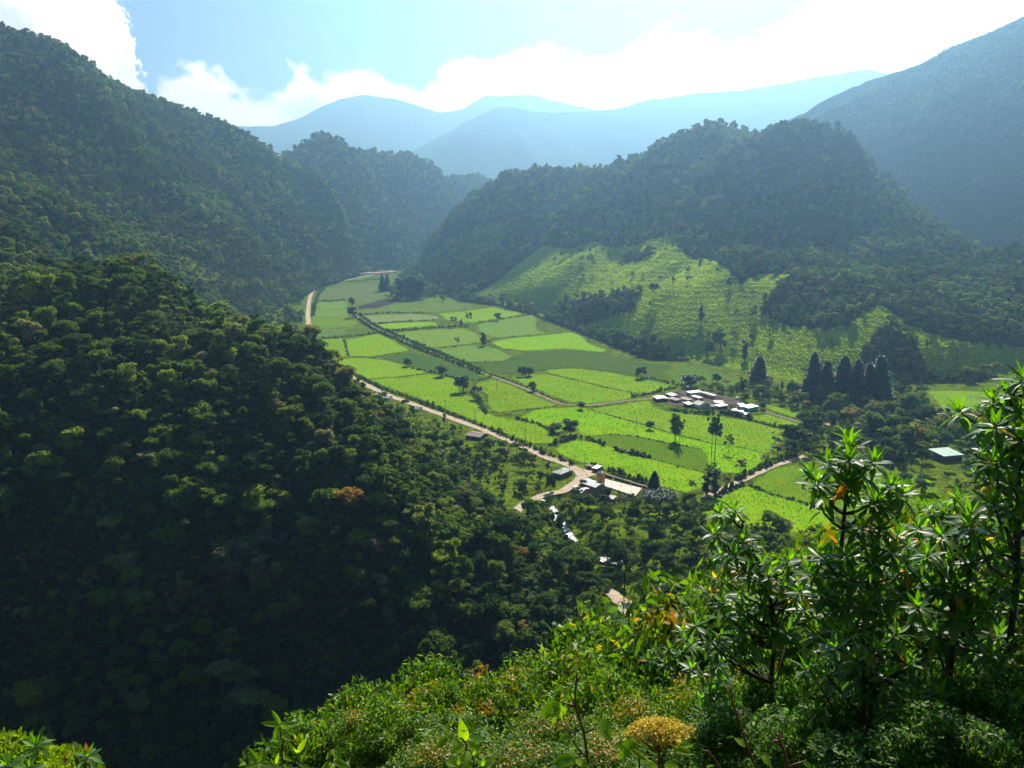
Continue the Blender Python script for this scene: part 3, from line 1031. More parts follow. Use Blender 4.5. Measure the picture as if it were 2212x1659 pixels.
def build_forest():
    g = np.random.default_rng(11)
    near_pts, far_pts = [], []
    for (x0, x1, y0, y1, s, lod) in [(-700, 60, 150, 720, 5.0, 'n'), (60, 700, 160, 330, 6.0, 'n'),
                                     (-1500, -60, 720, 1300, 6.0, 'f'), (-1500, 0, 1300, 2100, 6.6, 'f'), (-1500, 250, 2100, 3350, 8.4, 'f'),
                                     (-60, 1100, 720, 1300, 5.7, 'f'), (0, 1300, 1300, 1700, 6.4, 'f'), (0, 2100, 1700, 2400, 6.9, 'f'), (1100, 2100, 600, 1700, 9.0, 'f'), (700, 1100, 330, 720, 9, 'f')]:
        x, y = jitter_grid(x0, x1, y0, y1, s, g)
        ins_ = in_poly(x, y, FLOOR)
        z = ground(x, y)
        gm = grass_at(x, y, z)
        p = np.where(gm > 0.7, 0.03, np.where(gm > 0.3, 0.42, 1.0))
        thin = fbm(x / 45, y / 45, 3)
        p = p * np.where(thin < 0.33, 0.55, 1.0)
        ok = ~ins_ & (g.random(len(x)) < p) & free_of_clear(x, y) & (np.hypot(x * 0.8, y) > 120)
        ok &= line_dist(x, y, RIVER) > 2.5
        u, v = project(x, y, z)
        ok &= (u > -500) & (u < 2750)
        x, y, z = x[ok], y[ok], z[ok]
        vis = seen_from_here(x, y, z + 7, 9.0)
        x, y, z = x[vis], y[vis], z[vis]
        (near_pts if lod == 'n' else far_pts).append(np.stack([x, y, z, np.full(len(x), s)], -1))
    # woods on the floor
    for nm, poly in WOODS.items():
        pa = np.array(poly)
        s = {'strip': 6.0, 'river': 6.2, 'right': 7.0, 'foot': 6.5, 'farleft': 11, 'grove': 9, 'rightmost': 8}[nm]
        x, y = jitter_grid(pa[:, 0].min(), pa[:, 0].max(), pa[:, 1].min(), pa[:, 1].max(), s, g)
        ok = in_poly(x, y, poly) & in_poly(x, y, FLOOR) & free_of_clear(x, y) & (line_dist(x, y, MAIN_ROAD) > 7.0) & (line_dist(x, y, RIVER) > 2.2)
        if nm == 'farleft':
            ok &= fbm(x / 60, y / 60, 2) > 0.45
        if nm == 'strip':
            ok &= fbm(x / 16, y / 16, 2) > 0.43
        x, y = x[ok], y[ok]
        z = ground(x, y)
        (near_pts if nm in ('strip', 'river', 'right', 'foot') else far_pts).append(np.stack([x, y, z, np.full(len(x), s)], -1))
    return np.concatenate(near_pts), np.concatenate(far_pts)


NP_, FP_ = build_forest()
print('forest points', len(NP_), len(FP_))
g = np.random.default_rng(12)


def forest_scale(pts, base):
    k = len(pts)
    s = pts[:, 3] / base * np.clip(np.exp(g.normal(-0.03, 0.42, k)), 0.38, 2.1) * (0.75 + 0.5 * fbm(pts[:, 0] / 30, pts[:, 1] / 30, 2))
    return np.stack([s * g.uniform(0.9, 1.15, k), s * g.uniform(0.9, 1.15, k), s * g.uniform(0.8, 1.2, k)], -1)


# the 300 trees that show largest stand as single trees, the rest is the mass
NS = forest_scale(NP_, 5.6)
_c = on_floor(1340, 1085, -3)
_low = 1 - 0.55 * np.exp(-((NP_[:, 0] - _c[0]) / 45) ** 2 - ((NP_[:, 1] - _c[1] + 10) / 38) ** 2)
_fl = in_poly(NP_[:, 0], NP_[:, 1], FLOOR)
_st = in_poly(NP_[:, 0], NP_[:, 1], WOODS['strip'])
NS *= np.where(_fl, _low * 0.78, 1.0)[:, None]
NS *= np.where(_st, 0.72, 1.0)[:, None]
NR = g.uniform(0, 6.283, len(NP_))
NI = g.choice(len(NEAR), len(NP_), p=[.13, .13, .13, .12, .12, .09, .09, .08, .06, .05])
dist = np.sqrt((NP_[:, 0]) ** 2 + NP_[:, 1] ** 2 + (NP_[:, 2] - CAM_H) ** 2)
u_, v_ = project(NP_[:, 0], NP_[:, 1], NP_[:, 2] + 4)
vis_ = seen_from_here(NP_[:, 0], NP_[:, 1], NP_[:, 2] + 6, 1.5)
inframe = (u_ > 0) & (u_ < 2212) & (v_ > 0) & (v_ < 1600) & vis_
size_ = np.where(inframe & (dist > 170), NS[:, 2] / dist, 0)
order = np.argsort(-size_)
single = np.zeros(len(NP_), bool)
single[order[:300]] = True
for i in order[:300]:
    k = NEAR[NI[i]]
    hillside = NP_[i, 0] < 60 and not in_poly(NP_[i, 0:1], NP_[i, 1:2], FLOOR)[0]
    look = ['round crowned', 'round crowned', 'round crowned', 'bushy', 'bushy', 'flat topped', 'flat topped', 'flat topped', 'narrow columnar', 'loose open crowned'][NI[i]]
    if NS[i, 2] > 1.25:
        look = 'tall ' + look
    elif NS[i, 2] < 0.85:
        look = 'small ' + look
    if hillside:
        part_ = 'upper' if v_[i] < 900 else ('middle' if v_[i] < 1250 else 'lower')
        lab, grp = look + ' tree in the forest on the %s part of the near hillside' % part_, 'trees on the near hillside'
    else:
        side_ = 'left' if u_[i] < 1200 else ('middle' if u_[i] < 1600 else 'right')
        lab, grp = look + ' tree in the %s part of the valley wood' % side_, 'trees in the riverside wood'
    t = empty('forest_tree', NP_[i, :3], NR[i], lab, 'tree', grp)
    t.scale = NS[i]
    link('crown', k.crown, t)
    t.rotation_euler = (random.gauss(0, 0.1), random.gauss(0, 0.1), NR[i])
    link('trunk', k.trunk, t)
near_coll = proto_collection('near_forest_kinds', [k.joined for k in NEAR])
far_coll = proto_collection('far_forest_kinds', [k.joined for k in FAR])
bush_coll = proto_collection('bush_kinds', [k.joined for k in BUSH])
q = ~single
z3 = np.zeros(q.sum())
scatter('near_forest', 'dense forest covering the near hillside and the riverside', NP_[q, :3], np.stack([g.normal(0, 0.14, q.sum()), g.normal(0, 0.14, q.sum()), NR[q]], -1), NS[q], NI[q], near_coll)
kf = len(FP_)
FS = forest_scale(FP_, 7.0)
_sh = (FP_[:, 1] > 1700) & (FP_[:, 0] > 300)
FS[_sh] = np.clip(FS[_sh] * 0.8, 0.5, 0.8)
scatter('far_forest', 'distant forest covering the mountains on both sides', FP_[:, :3], np.stack([g.normal(0, 0.16, kf), g.normal(0, 0.16, kf), g.uniform(0, 6.283, kf)], -1), FS, g.integers(0, len(FAR), kf), far_coll)
# undergrowth between the near trees
x, y = jitter_grid(-480, 90, 90, 640, 3.1, g)
z = ground(x, y)
ok = ~in_poly(x, y, FLOOR) & (np.hypot(x * 0.8, y) > 60) & free_of_clear(x, y)
u_, v_ = project(x, y, z)
ok &= (u_ > -150) & (u_ < 2300) & (v_ < 1900)
x, y, z = x[ok], y[ok], z[ok]
ok = seen_from_here(x, y, z + 2, 4.0)
x, y, z = x[ok], y[ok], z[ok]
k = len(x)
s = g.uniform(0.7, 1.7, k)
scatter('undergrowth', 'tangled undergrowth between the trees on the near slopes', np.stack([x, y, z], -1), np.stack([np.zeros(k), np.zeros(k), g.uniform(0, 6.283, k)], -1),
        np.stack([s * 1.2, s * 1.2, s], -1), g.integers(0, 4, k), bush_coll)
print('undergrowth', k)
# ------------------------------------------------------------------ pastures, tracks, hedges on the valley floor
m, nt, out = mat_new('pasture_grass')
n = N(nt)
oi = n('ShaderNodeObjectInfo')
geo = n('ShaderNodeNewGeometry')
pos = geo.outputs['Position']
a1 = n.noise(pos, 0.035, 5, 0.6, 0.6)
a2 = n.noise(pos, 0.55, 4, 0.65)
st = n('ShaderNodeMapping', {'Vector': pos, 'Scale': (0.5, 1.6, 1.0), 'Rotation': (0, 0, 0.5)})
a3 = n.noise(st.outputs[0], 0.35, 3, 0.6)
c = n.mix(n.maprange(a1, 0.35, 0.65, 0.0, 0.75), oi.outputs['Color'], n.mix(1.0, oi.outputs['Color'], (1.35, 0.98, 0.9), 'MULTIPLY'))
c = n.mix(n.maprange(a2, 0.50, 0.68, 0.0, 0.5), c, n.mix(1.0, c, (0.55, 0.65, 0.6), 'MULTIPLY'))
c = n.mix(n.maprange(a3, 0.52, 0.66, 0.0, 0.35), c, n.mix(1.0, c, (0.6, 0.72, 0.8), 'MULTIPLY'))
rot = n('ShaderNodeVectorRotate', {'Vector': pos, 'Axis': (0, 0, 1), 'Angle': n.math('MULTIPLY', oi.outputs['Random'], 3.1)}, rotation_type='AXIS_ANGLE')
rows = n('ShaderNodeTexWave', {'Vector': rot.outputs[0], 'Scale': 0.09, 'Distortion': 6.0, 'Detail': 3.0, 'Detail Scale': 0.6})
c = n.mix(n.math('MULTIPLY', rows.outputs['Fac'], n.math('MULTIPLY', oi.outputs['Random'], 0.35)), c, n.mix(1.0, c, (0.72, 0.78, 0.7), 'MULTIPLY'))
wear = n.noise(pos, 0.06, 6, 0.7, 1.2)
c = n.mix(n.maprange(wear, 0.60, 0.74, 0.0, 0.6), c, (0.115, 0.125, 0.035))
bmp = n('ShaderNodeBump', {'Height': a2, 'Distance': 0.35, 'Strength': 0.6})
bs = n('ShaderNodeBsdfDiffuse', {'Color': c, 'Normal': bmp.outputs[0]})
nt.links.new(bs.outputs[0], out.inputs[0])
M_PAST = m
VIVID, BRIGHT, PALE, DULL, DARKG, SOIL, TAN = _SHADES = ((0.27, 0.46, 0.006), (0.25, 0.40, 0.010), (0.20, 0.31, 0.035), (0.115, 0.185, 0.022), (0.085, 0.150, 0.024), (0.075, 0.060, 0.045), (0.17, 0.21, 0.05))
PASTURES = [
    ('vivid green pasture beside the hedge behind the concrete court', VIVID, [(1197, 970), (1244, 951), (1284, 955), (1337, 970), (1391, 990), (1463, 1006), (1481, 1012), (1517, 1020), (1522, 1030), (1518, 1053), (1483, 1063), (1443, 1054), (1404, 1045), (1337, 1022), (1271, 1003), (1221, 986)]),
    ('darker olive strip of pasture with a small ditch beside the tall trees', (0.15, 0.24, 0.010), [(1250, 947), (1284, 944), (1317, 940), (1371, 943), (1437, 958), (1467, 962), (1517, 972), (1529, 986), (1530, 1013), (1517, 1019), (1481, 1011), (1463, 1005), (1391, 989), (1337, 969), (1284, 954)]),
    ('brightest yellow green pasture where the tall slender trees stand', (0.26, 0.48, 0.004), [(1127, 900), (1154, 886), (1204, 881), (1254, 880), (1304, 893), (1344, 906), (1384, 915), (1423, 930), (1483, 946), (1542, 960), (1602, 968), (1648, 980), (1672, 986), (1646, 996), (1632, 1008), (1602, 1022), (1562, 1020), (1532, 1014), (1530, 985), (1517, 971), (1467, 961), (1437, 956), (1371, 942), (1317, 938), (1257, 941), (1244, 920), (1204, 933), (1170, 920), (1131, 907)]),
    ('bright pasture in front of the white roofed farm', BRIGHT, [(1277, 883), (1344, 874), (1400, 866), (1411, 880), (1443, 890), (1522, 895), (1566, 902), (1622, 910), (1661, 922), (1700, 930), (1690, 950), (1675, 975), (1645, 977), (1602, 966), (1542, 958), (1483, 944), (1423, 928), (1384, 913), (1344, 904), (1304, 891)]),
    ('small green paddock on the near side of the farm track', BRIGHT, [(1626, 899), (1657, 894), (1690, 903), (1736, 917), (1725, 925), (1690, 920), (1632, 908)]),
    ('narrow green paddock on the far side of the farm track', BRIGHT, [(1652, 873), (1681, 880), (1721, 892), (1759, 905), (1757, 912), (1706, 899), (1666, 887)]),
    ('vivid green pasture showing between the tall shrubs', VIVID, [(1513, 1099), (1542, 1077), (1602, 1055), (1622, 1052), (1661, 1067), (1721, 1087), (1783, 1107), (1826, 1118), (1836, 1150), (1770, 1152), (1700, 1148), (1600, 1132), (1540, 1118)]),
    ('mottled pasture right of the lower track', (0.20, 0.31, 0.010), [(1628, 1042), (1671, 1014), (1711, 1006), (1745, 1010), (1790, 1030), (1850, 1008), (1900, 1003), (1960, 1018), (2000, 1035), (2024, 1050), (2040, 1080), (1980, 1100), (1900, 1108), (1840, 1112), (1783, 1105), (1721, 1085), (1661, 1065), (1624, 1050)]),
    ('small clearing of grass by the wood behind the tall shrub', PALE, [(1768, 983), (1795, 973), (1825, 980), (1828, 1000), (1775, 1002)]),
    ('bright pasture at the foot of the right hill beyond the wood', BRIGHT, [(2005, 846), (2041, 843), (2108, 846), (2180, 850), (2200, 880), (2170, 908), (2108, 902), (2068, 908), (2041, 888), (2025, 868)]),
    ('upper half of the striped pasture left of the farm', BRIGHT, [(1184, 800), (1237, 796), (1304, 803), (1371, 815), (1437, 826), (1457, 831), (1444, 846), (1371, 849), (1304, 835), (1237, 819), (1187, 807)]),
    ('lower half of the striped pasture left of the farm', BRIGHT, [(1104, 816), (1154, 810), (1184, 809), (1237, 821), (1304, 837), (1371, 851), (1354, 863), (1271, 872), (1235, 869), (1190, 853), (1145, 834)]),
    ('triangular pasture between the track and the bushy tree line', (0.24, 0.36, 0.008), [(1027, 830), (1071, 821), (1110, 836), (1165, 860), (1198, 874), (1195, 878), (1137, 883), (1074, 891), (1057, 880), (1054, 853)]),
    ('long pale green pasture along the dirt road', BRIGHT, [(794, 820), (871, 815), (924, 808), (941, 810), (984, 820), (991, 846), (1021, 860), (1034, 883), (1071, 900), (1121, 910), (1171, 920), (1181, 930), (1204, 943), (1191, 956), (1154, 958), (1104, 941), (1037, 913), (971, 886), (904, 860), (837, 836)]),
    ('yellow green pasture behind the crest of the near hill', BRIGHT, [(715, 776), (787, 773), (837, 780), (887, 793), (924, 806), (864, 813), (794, 818), (757, 806), (725, 795)]),
    ('dark green strip of pasture left of the hedged track', DARKG, [(821, 773), (887, 761), (924, 770), (971, 783), (1021, 806), (1050, 818), (1027, 827), (1017, 820), (971, 811), (937, 803), (887, 791)]),
    ('square yellow green pasture left of the hedged track', BRIGHT, [(747, 735), (817, 721), (847, 736), (884, 757), (804, 770), (756, 769), (750, 753)]),
    ('narrow yellow green pasture left of the square one', (0.23, 0.36, 0.010), [(694, 732), (741, 732), (745, 746), (750, 762), (751, 770), (714, 773), (704, 758), (694, 742)]),
    ('pale greyish crop field above the yellow green pastures', (0.16, 0.24, 0.05), [(662, 714), (674, 710), (745, 712), (748, 721), (698, 729), (678, 726)]),
    ('dull brownish patch of rough grass beside the hedged track', DULL, [(750, 722), (761, 716), (787, 707), (801, 709), (817, 718), (797, 722), (754, 728)]),
    ('mixed green pasture below the far paddocks', (0.19, 0.29, 0.018), [(658, 699), (674, 687), (753, 687), (764, 690), (773, 700), (757, 706), (698, 708), (664, 712)]),
    ('nearer of the two small light green paddocks by the far road', PALE, [(678, 670), (753, 669), (753, 683), (749, 686), (676, 686)]),
    ('farther of the two small light green paddocks by the far road', PALE, [(684, 653), (744, 651), (753, 661), (753, 668), (684, 669)]),
    ('large dull pasture at the far end of the valley', TAN, [(690, 641), (700, 626), (738, 616), (829, 610), (831, 627), (849, 631), (853, 637), (817, 649), (773, 661), (746, 650), (688, 651)]),
    ('dark ploughed field beside the grove', SOIL, [(773, 662), (853, 641), (871, 649), (837, 659), (813, 666), (777, 667)]),
    ('broad dull green pasture with single trees below the grove', (0.16, 0.235, 0.03), [(775, 673), (813, 667), (871, 651), (916, 647), (984, 629), (1000, 641), (1004, 663), (984, 672), (944, 674), (910, 674), (857, 676), (785, 677)]),
    ('pale straw coloured strip between two hedges', (0.27, 0.32, 0.08), [(781, 683), (837, 680), (908, 679), (944, 683), (946, 690), (896, 693), (807, 698)]),
    ('thin vivid strip below the straw coloured one', VIVID, [(812, 702), (857, 698), (928, 696), (944, 699), (942, 703), (896, 706), (850, 711), (832, 709)]),
    ('bright pasture with dotted fence lines at the foot of the right slope', BRIGHT, [(948, 677), (1004, 673), (1064, 664), (1104, 673), (1144, 678), (1104, 684), (1027, 697), (1004, 696), (964, 690)]),
    ('pale pasture under the wooded foot of the right slope', PALE, [(1031, 701), (1087, 691), (1151, 681), (1159, 690), (1157, 710), (1181, 722), (1137, 725), (1071, 730), (1037, 716)]),
    ('large pale rectangular pasture right of the hedged track', (0.215, 0.32, 0.030), [(852, 720), (904, 714), (1004, 709), (1034, 723), (1037, 740), (987, 746), (937, 751), (914, 748), (881, 735)]),
    ('smooth pale pasture below the large rectangular one', PALE, [(944, 756), (987, 749), (1037, 746), (1071, 753), (1104, 770), (1087, 780), (1021, 782), (977, 773)]),
    ('vivid wedge of pasture under the tree belt of the right slope', VIVID, [(1061, 740), (1104, 731), (1187, 724), (1231, 718), (1257, 727), (1271, 743), (1311, 756), (1301, 761), (1221, 753), (1137, 758), (1087, 753)]),
    ('wide dark green fallow field in the middle of the valley', (0.095, 0.150, 0.020), [(1137, 760), (1221, 755), (1304, 763), (1371, 783), (1447, 788), (1437, 810), (1397, 816), (1371, 813), (1304, 801), (1237, 794), (1184, 798), (1121, 809), (1071, 806), (1031, 796), (1024, 785), (1087, 781), (1107, 771)]),
    ('soft green pasture behind the farm', (0.13, 0.215, 0.022), [(1430, 804), (1475, 790), (1508, 792), (1575, 812), (1618, 828), (1608, 832), (1541, 835), (1500, 832), (1460, 824)]),
    ('lawn beside the blue and white farm house', (0.12, 0.22, 0.014), [(1600, 889), (1632, 884), (1658, 892), (1628, 897)]),
]
FIELD_POLYS = []


def sheet(name, poly, z, mat, label, kind='structure', color=None, wobble=0.0):
    pts_ = smooth_ring(poly, wobble)
    me_ = bpy.data.meshes.new(name)
    me_.from_pydata([(p[0], p[1], z) for p in pts_], [], [tuple(range(len(pts_)))])
    me_.materials.append(mat)
    me_.update()
    if me_.polygons[0].normal.z < 0:
        me_.flip_normals()
    o = link(name, me_)
    if color:
        o.color = (color[0] * 0.53, color[1] * 0.66, color[2] * 0.9, 1)
    return tag(o, label, kind=kind)


def smooth_ring(poly, wobble):
    p = np.array(poly, float)
    out_ = []
    for i in range(len(p)):
        a_, b_ = p[i], p[(i + 1) % len(p)]
        L = np.linalg.norm(b_ - a_)
        k_ = max(1, int(L / 6))
        d_ = (b_ - a_) / max(L, 1e-6)
        nn = np.array([-d_[1], d_[0]])
        for j in range(k_):
            q_ = a_ + (b_ - a_) * j / k_
            out_.append(q_ + nn * wobble * (fbm(q_[0] / 9, q_[1] / 9, 2) - 0.5) * 2)
    return out_


for i, (lab, colr, pl_) in enumerate(PASTURES):
    poly = F(*pl_)
    FIELD_POLYS.append((poly, colr))
    sheet('pasture', poly, 0.06 + 0.004 * i, M_PAST, lab, color=colr, wobble=1.2)

M_DIRT = plain_mat('road_dirt', (0.50, 0.40, 0.28), 0.95, 0.3, 0.35, 0.05, 0.1, col2=(0.36, 0.29, 0.20))
M_TRACK = plain_mat('track_dirt', (0.26, 0.21, 0.15), 0.95, 0.35, 0.5, 0.05, 0.1, col2=(0.17, 0.16, 0.09))
M_YARD = plain_mat('yard_dirt', (0.085, 0.058, 0.040), 0.95, 0.45, 0.25, 0.05, 0.1, col2=(0.045, 0.036, 0.030))


def road_mat(name, c1, c2, rut):
    m_, nt_, out_ = mat_new(name)
    q_ = N(nt_)
    ge_ = q_('ShaderNodeNewGeometry')
    at_ = q_('ShaderNodeAttribute', attribute_name='across')
    f1_ = q_.noise(ge_.outputs['Position'], 0.25, 6, 0.7, 0.5)
    f2_ = q_.noise(ge_.outputs['Position'], 1.3, 5, 0.7)
    c_ = q_.mix(q_.maprange(f1_, 0.36, 0.64), c1, c2)
    w_ = q_.math('ABSOLUTE', q_.math('SUBTRACT', q_.math('ADD', at_.outputs['Fac'], q_.math('MULTIPLY', q_.math('SUBTRACT', f1_, 0.5), 0.25)), 0.45))
    c_ = q_.mix(q_.maprange(w_, 0.16, 0.04, 0.0, 0.55), c_, rut)
    v_ = q_.math('ADD', at_.outputs['Fac'], q_.math('MULTIPLY', q_.math('SUBTRACT', f2_, 0.5), 0.9))
    c_ = q_.mix(q_.maprange(v_, 0.72, 1.05, 0.0, 0.9), c_, (0.085, 0.12, 0.025))
    b_ = q_('ShaderNodeBsdfDiffuse', {'Color': c_, 'Normal': q_('ShaderNodeBump', {'Height': f2_, 'Distance': 0.12, 'Strength': 0.8}).outputs[0]})
    nt_.links.new(b_.outputs[0], out_.inputs[0])
    return m_


M_ROAD = road_mat('road_ruts', (0.47, 0.38, 0.27), (0.33, 0.27, 0.19), (0.40, 0.34, 0.26))
M_LANE = road_mat('track_ruts', (0.24, 0.20, 0.14), (0.15, 0.14, 0.08), (0.30, 0.25, 0.18))


def ribbon(name, line, width, z, mat, label):
    L = smooth_line(line, 3.0)
    t = np.gradient(L, axis=0)
    t /= np.linalg.norm(t, axis=1, keepdims=True) + 1e-9
    nn = np.stack([-t[:, 1], t[:, 0]], -1)
    k_ = len(L)
    w = width * 0.5 * (0.85 + 0.3 * np.array([fbm(np.array(q[0] / 14), np.array(q[1] / 14), 2) for q in L]))[:, None] if not callable(width) else None
    e = (np.random.default_rng(5).normal(size=(k_, 2)) * 0.3)
    a_ = L + nn * (w + e[:, :1])
    b_ = L - nn * (w + e[:, 1:])
    # a crowned cross-section: the middle a hand higher than the verges
    v = np.concatenate([np.c_[a_, np.full(k_, z)], np.c_[L, np.full(k_, z + 0.06)], np.c_[b_, np.full(k_, z)]])
    i_ = np.arange(k_ - 1)
    f = np.concatenate([np.stack([i_ + k_, i_ + k_ + 1, i_ + 1, i_], -1), np.stack([i_ + 2 * k_, i_ + 2 * k_ + 1, i_ + k_ + 1, i_ + k_], -1)])
    me_ = mesh_np(name, v, f, [mat])
    at_ = me_.attributes.new('across', 'FLOAT', 'POINT')
    at_.data.foreach_set('value', np.concatenate([np.ones(k_), np.zeros(k_), np.ones(k_)]).astype(np.float32))
    if me_.polygons[0].normal.z < 0:
        me_.flip_normals()
    return tag(link(name, me_), label, kind='structure')


ribbon('dirt_road', MAIN_ROAD, 7.4, 0.24, M_ROAD, 'pale dirt road running the length of the valley to the church')
sheet('dirt_road', F((1238, 1007), (1262, 1014), (1300, 1018), (1292, 1024), (1270, 1030), (1258, 1044), (1240, 1052), (1222, 1056), (1240, 1042), (1248, 1030), (1240, 1018)), 0.22, M_DIRT, 'widened dirt forecourt where the road meets the church', wobble=0.8)
FARM_TRACK = F((764, 668), (770, 682), (804, 706), (850, 727), (900, 750), (950, 769), (1000, 790), (1040, 806), (1087, 822), (1137, 841), (1187, 863), (1217, 873), (1271, 876), (1337, 868), (1400, 862), (1425, 862))
ribbon('farm_track', FARM_TRACK, 4.4, 0.23, M_LANE, 'narrow hedged track crossing the pastures to the farm')
ribbon('farm_track', F((1636, 884), (1660, 892), (1681, 899), (1711, 908), (1741, 917), (1790, 930), (1815, 945)), 5.0, 0.23, M_LANE, 'straight brown track leaving the farm on the right')
LOW_TRACK = F((1520, 1076), (1552, 1060), (1582, 1047), (1612, 1035), (1641, 1021), (1671, 1008), (1706, 996), (1740, 985))
ribbon('farm_track', LOW_TRACK, 4.4, 0.23, M_ROAD, 'pale track climbing right between hedges below the pastures')
ribbon('dirt_road', [tuple(on_floor(a, b)[:2]) for a, b in [(1300, 1270), (1322, 1284), (1340, 1298), (1354, 1314), (1358, 1332), (1350, 1350)]], 7.0, 0.25, M_ROAD, 'short stretch of dirt road showing between trees below the river')
sheet('farm_yard', F((1424, 862), (1445, 848), (1500, 842), (1560, 852), (1600, 868), (1640, 884), (1600, 886), (1540, 880), (1470, 878), (1440, 872)), 0.2, M_YARD, 'brown trampled yard between the farm sheds', wobble=1.0)

# the river
m, nt, out = mat_new('white_water')
n = N(nt)
geo = n('ShaderNodeNewGeometry')
mpn = n('ShaderNodeMapping', {'Vector': geo.outputs['Position'], 'Scale': (1, 0.5, 1)})
w1 = n.noise(mpn.outputs[0], 0.9, 5, 0.7, 0.8)
foam = n.maprange(w1, 0.42, 0.62)
cc = n.mix(foam, (0.03, 0.06, 0.06), (0.55, 0.57, 0.58))
bmp = n('ShaderNodeBump', {'Height': w1, 'Distance': 0.5, 'Strength': 1.0})
bs = n('ShaderNodeBsdfPrincipled', {'Base Color': cc, 'Roughness': 0.25, 'Specular IOR Level': 0.5, 'Normal': bmp.outputs[0]})
nt.links.new(bs.outputs[0], out.inputs[0])
L = smooth_line(RIVER, 3.0)
t = np.gradient(L, axis=0)
t /= np.linalg.norm(t, axis=1, keepdims=True) + 1e-9
nn = np.stack([-t[:, 1], t[:, 0]], -1)
k = len(L)
wv, cols_ = [], 7
gg = np.random.default_rng(4)
for c_ in range(cols_):
    o_ = (c_ / (cols_ - 1) - 0.5) * 6.0
    wv.append(np.c_[L + nn * o_, -4.25 + 0.35 * gg.random(k)])
wv = np.concatenate(wv)
i_ = np.arange(k - 1)
f = np.concatenate([np.stack([i_ + c_ * k, i_ + c_ * k + 1, i_ + (c_ + 1) * k + 1, i_ + (c_ + 1) * k], -1) for c_ in range(cols_ - 1)])
tag(link('river', mesh_np('river', wv, f, [m], smooth=True)), 'white rushing river glimpsed between the trees', kind='structure')

# ------------------------------------------------------------------ hedges
HB = [crown_geo(80 + s, 'bush', 1.35, 2.0, 0, 6, 130, 0.42) for s in range(4)]


def hedge(label, line, h, w, gap, mat, seed, group='hedges between the pastures', z0=None, miss=0.08):
    g_ = np.random.default_rng(seed)
    L_ = smooth_line(F(*line), max(0.9, gap))
    base = L_[len(L_) // 2]
    vs, fs, o_ = [], [], 0
    for q_ in L_:
        if g_.random() < miss:
            continue
        s_ = h / 2.0 * g_.uniform(0.45, 1.1) * (1.6 if g_.random() < 0.12 else 1.0)
        sx = w / 2.2 * g_.uniform(0.7, 1.2)
        ge = HB[g_.integers(0, 4)]
        a_ = g_.uniform(0, 6.283)
        ca, sa = math.cos(a_), math.sin(a_)
        v_ = np.concatenate([ge[0], ge[2]])
        v_ = np.stack([(v_[:, 0] * ca - v_[:, 1] * sa) * sx, (v_[:, 0] * sa + v_[:, 1] * ca) * sx, v_[:, 2] * s_], -1)
        p_ = q_ + g_.normal(size=2) * w * 0.16
        gz = ground(p_[0], p_[1])
        v_ += np.array([p_[0] - base[0], p_[1] - base[1], float(gz)])
        fs.append(np.concatenate([quads_to_tris(ge[1]), ge[3] + len(ge[0])]) + o_)
        vs.append(v_)
        o_ += len(v_)
    me_ = mesh_np('hedge', np.concatenate(vs), np.concatenate(fs), [mat])
    return tag(link('hedge', me_, loc=(base[0], base[1], 0)), label, 'hedge', group)


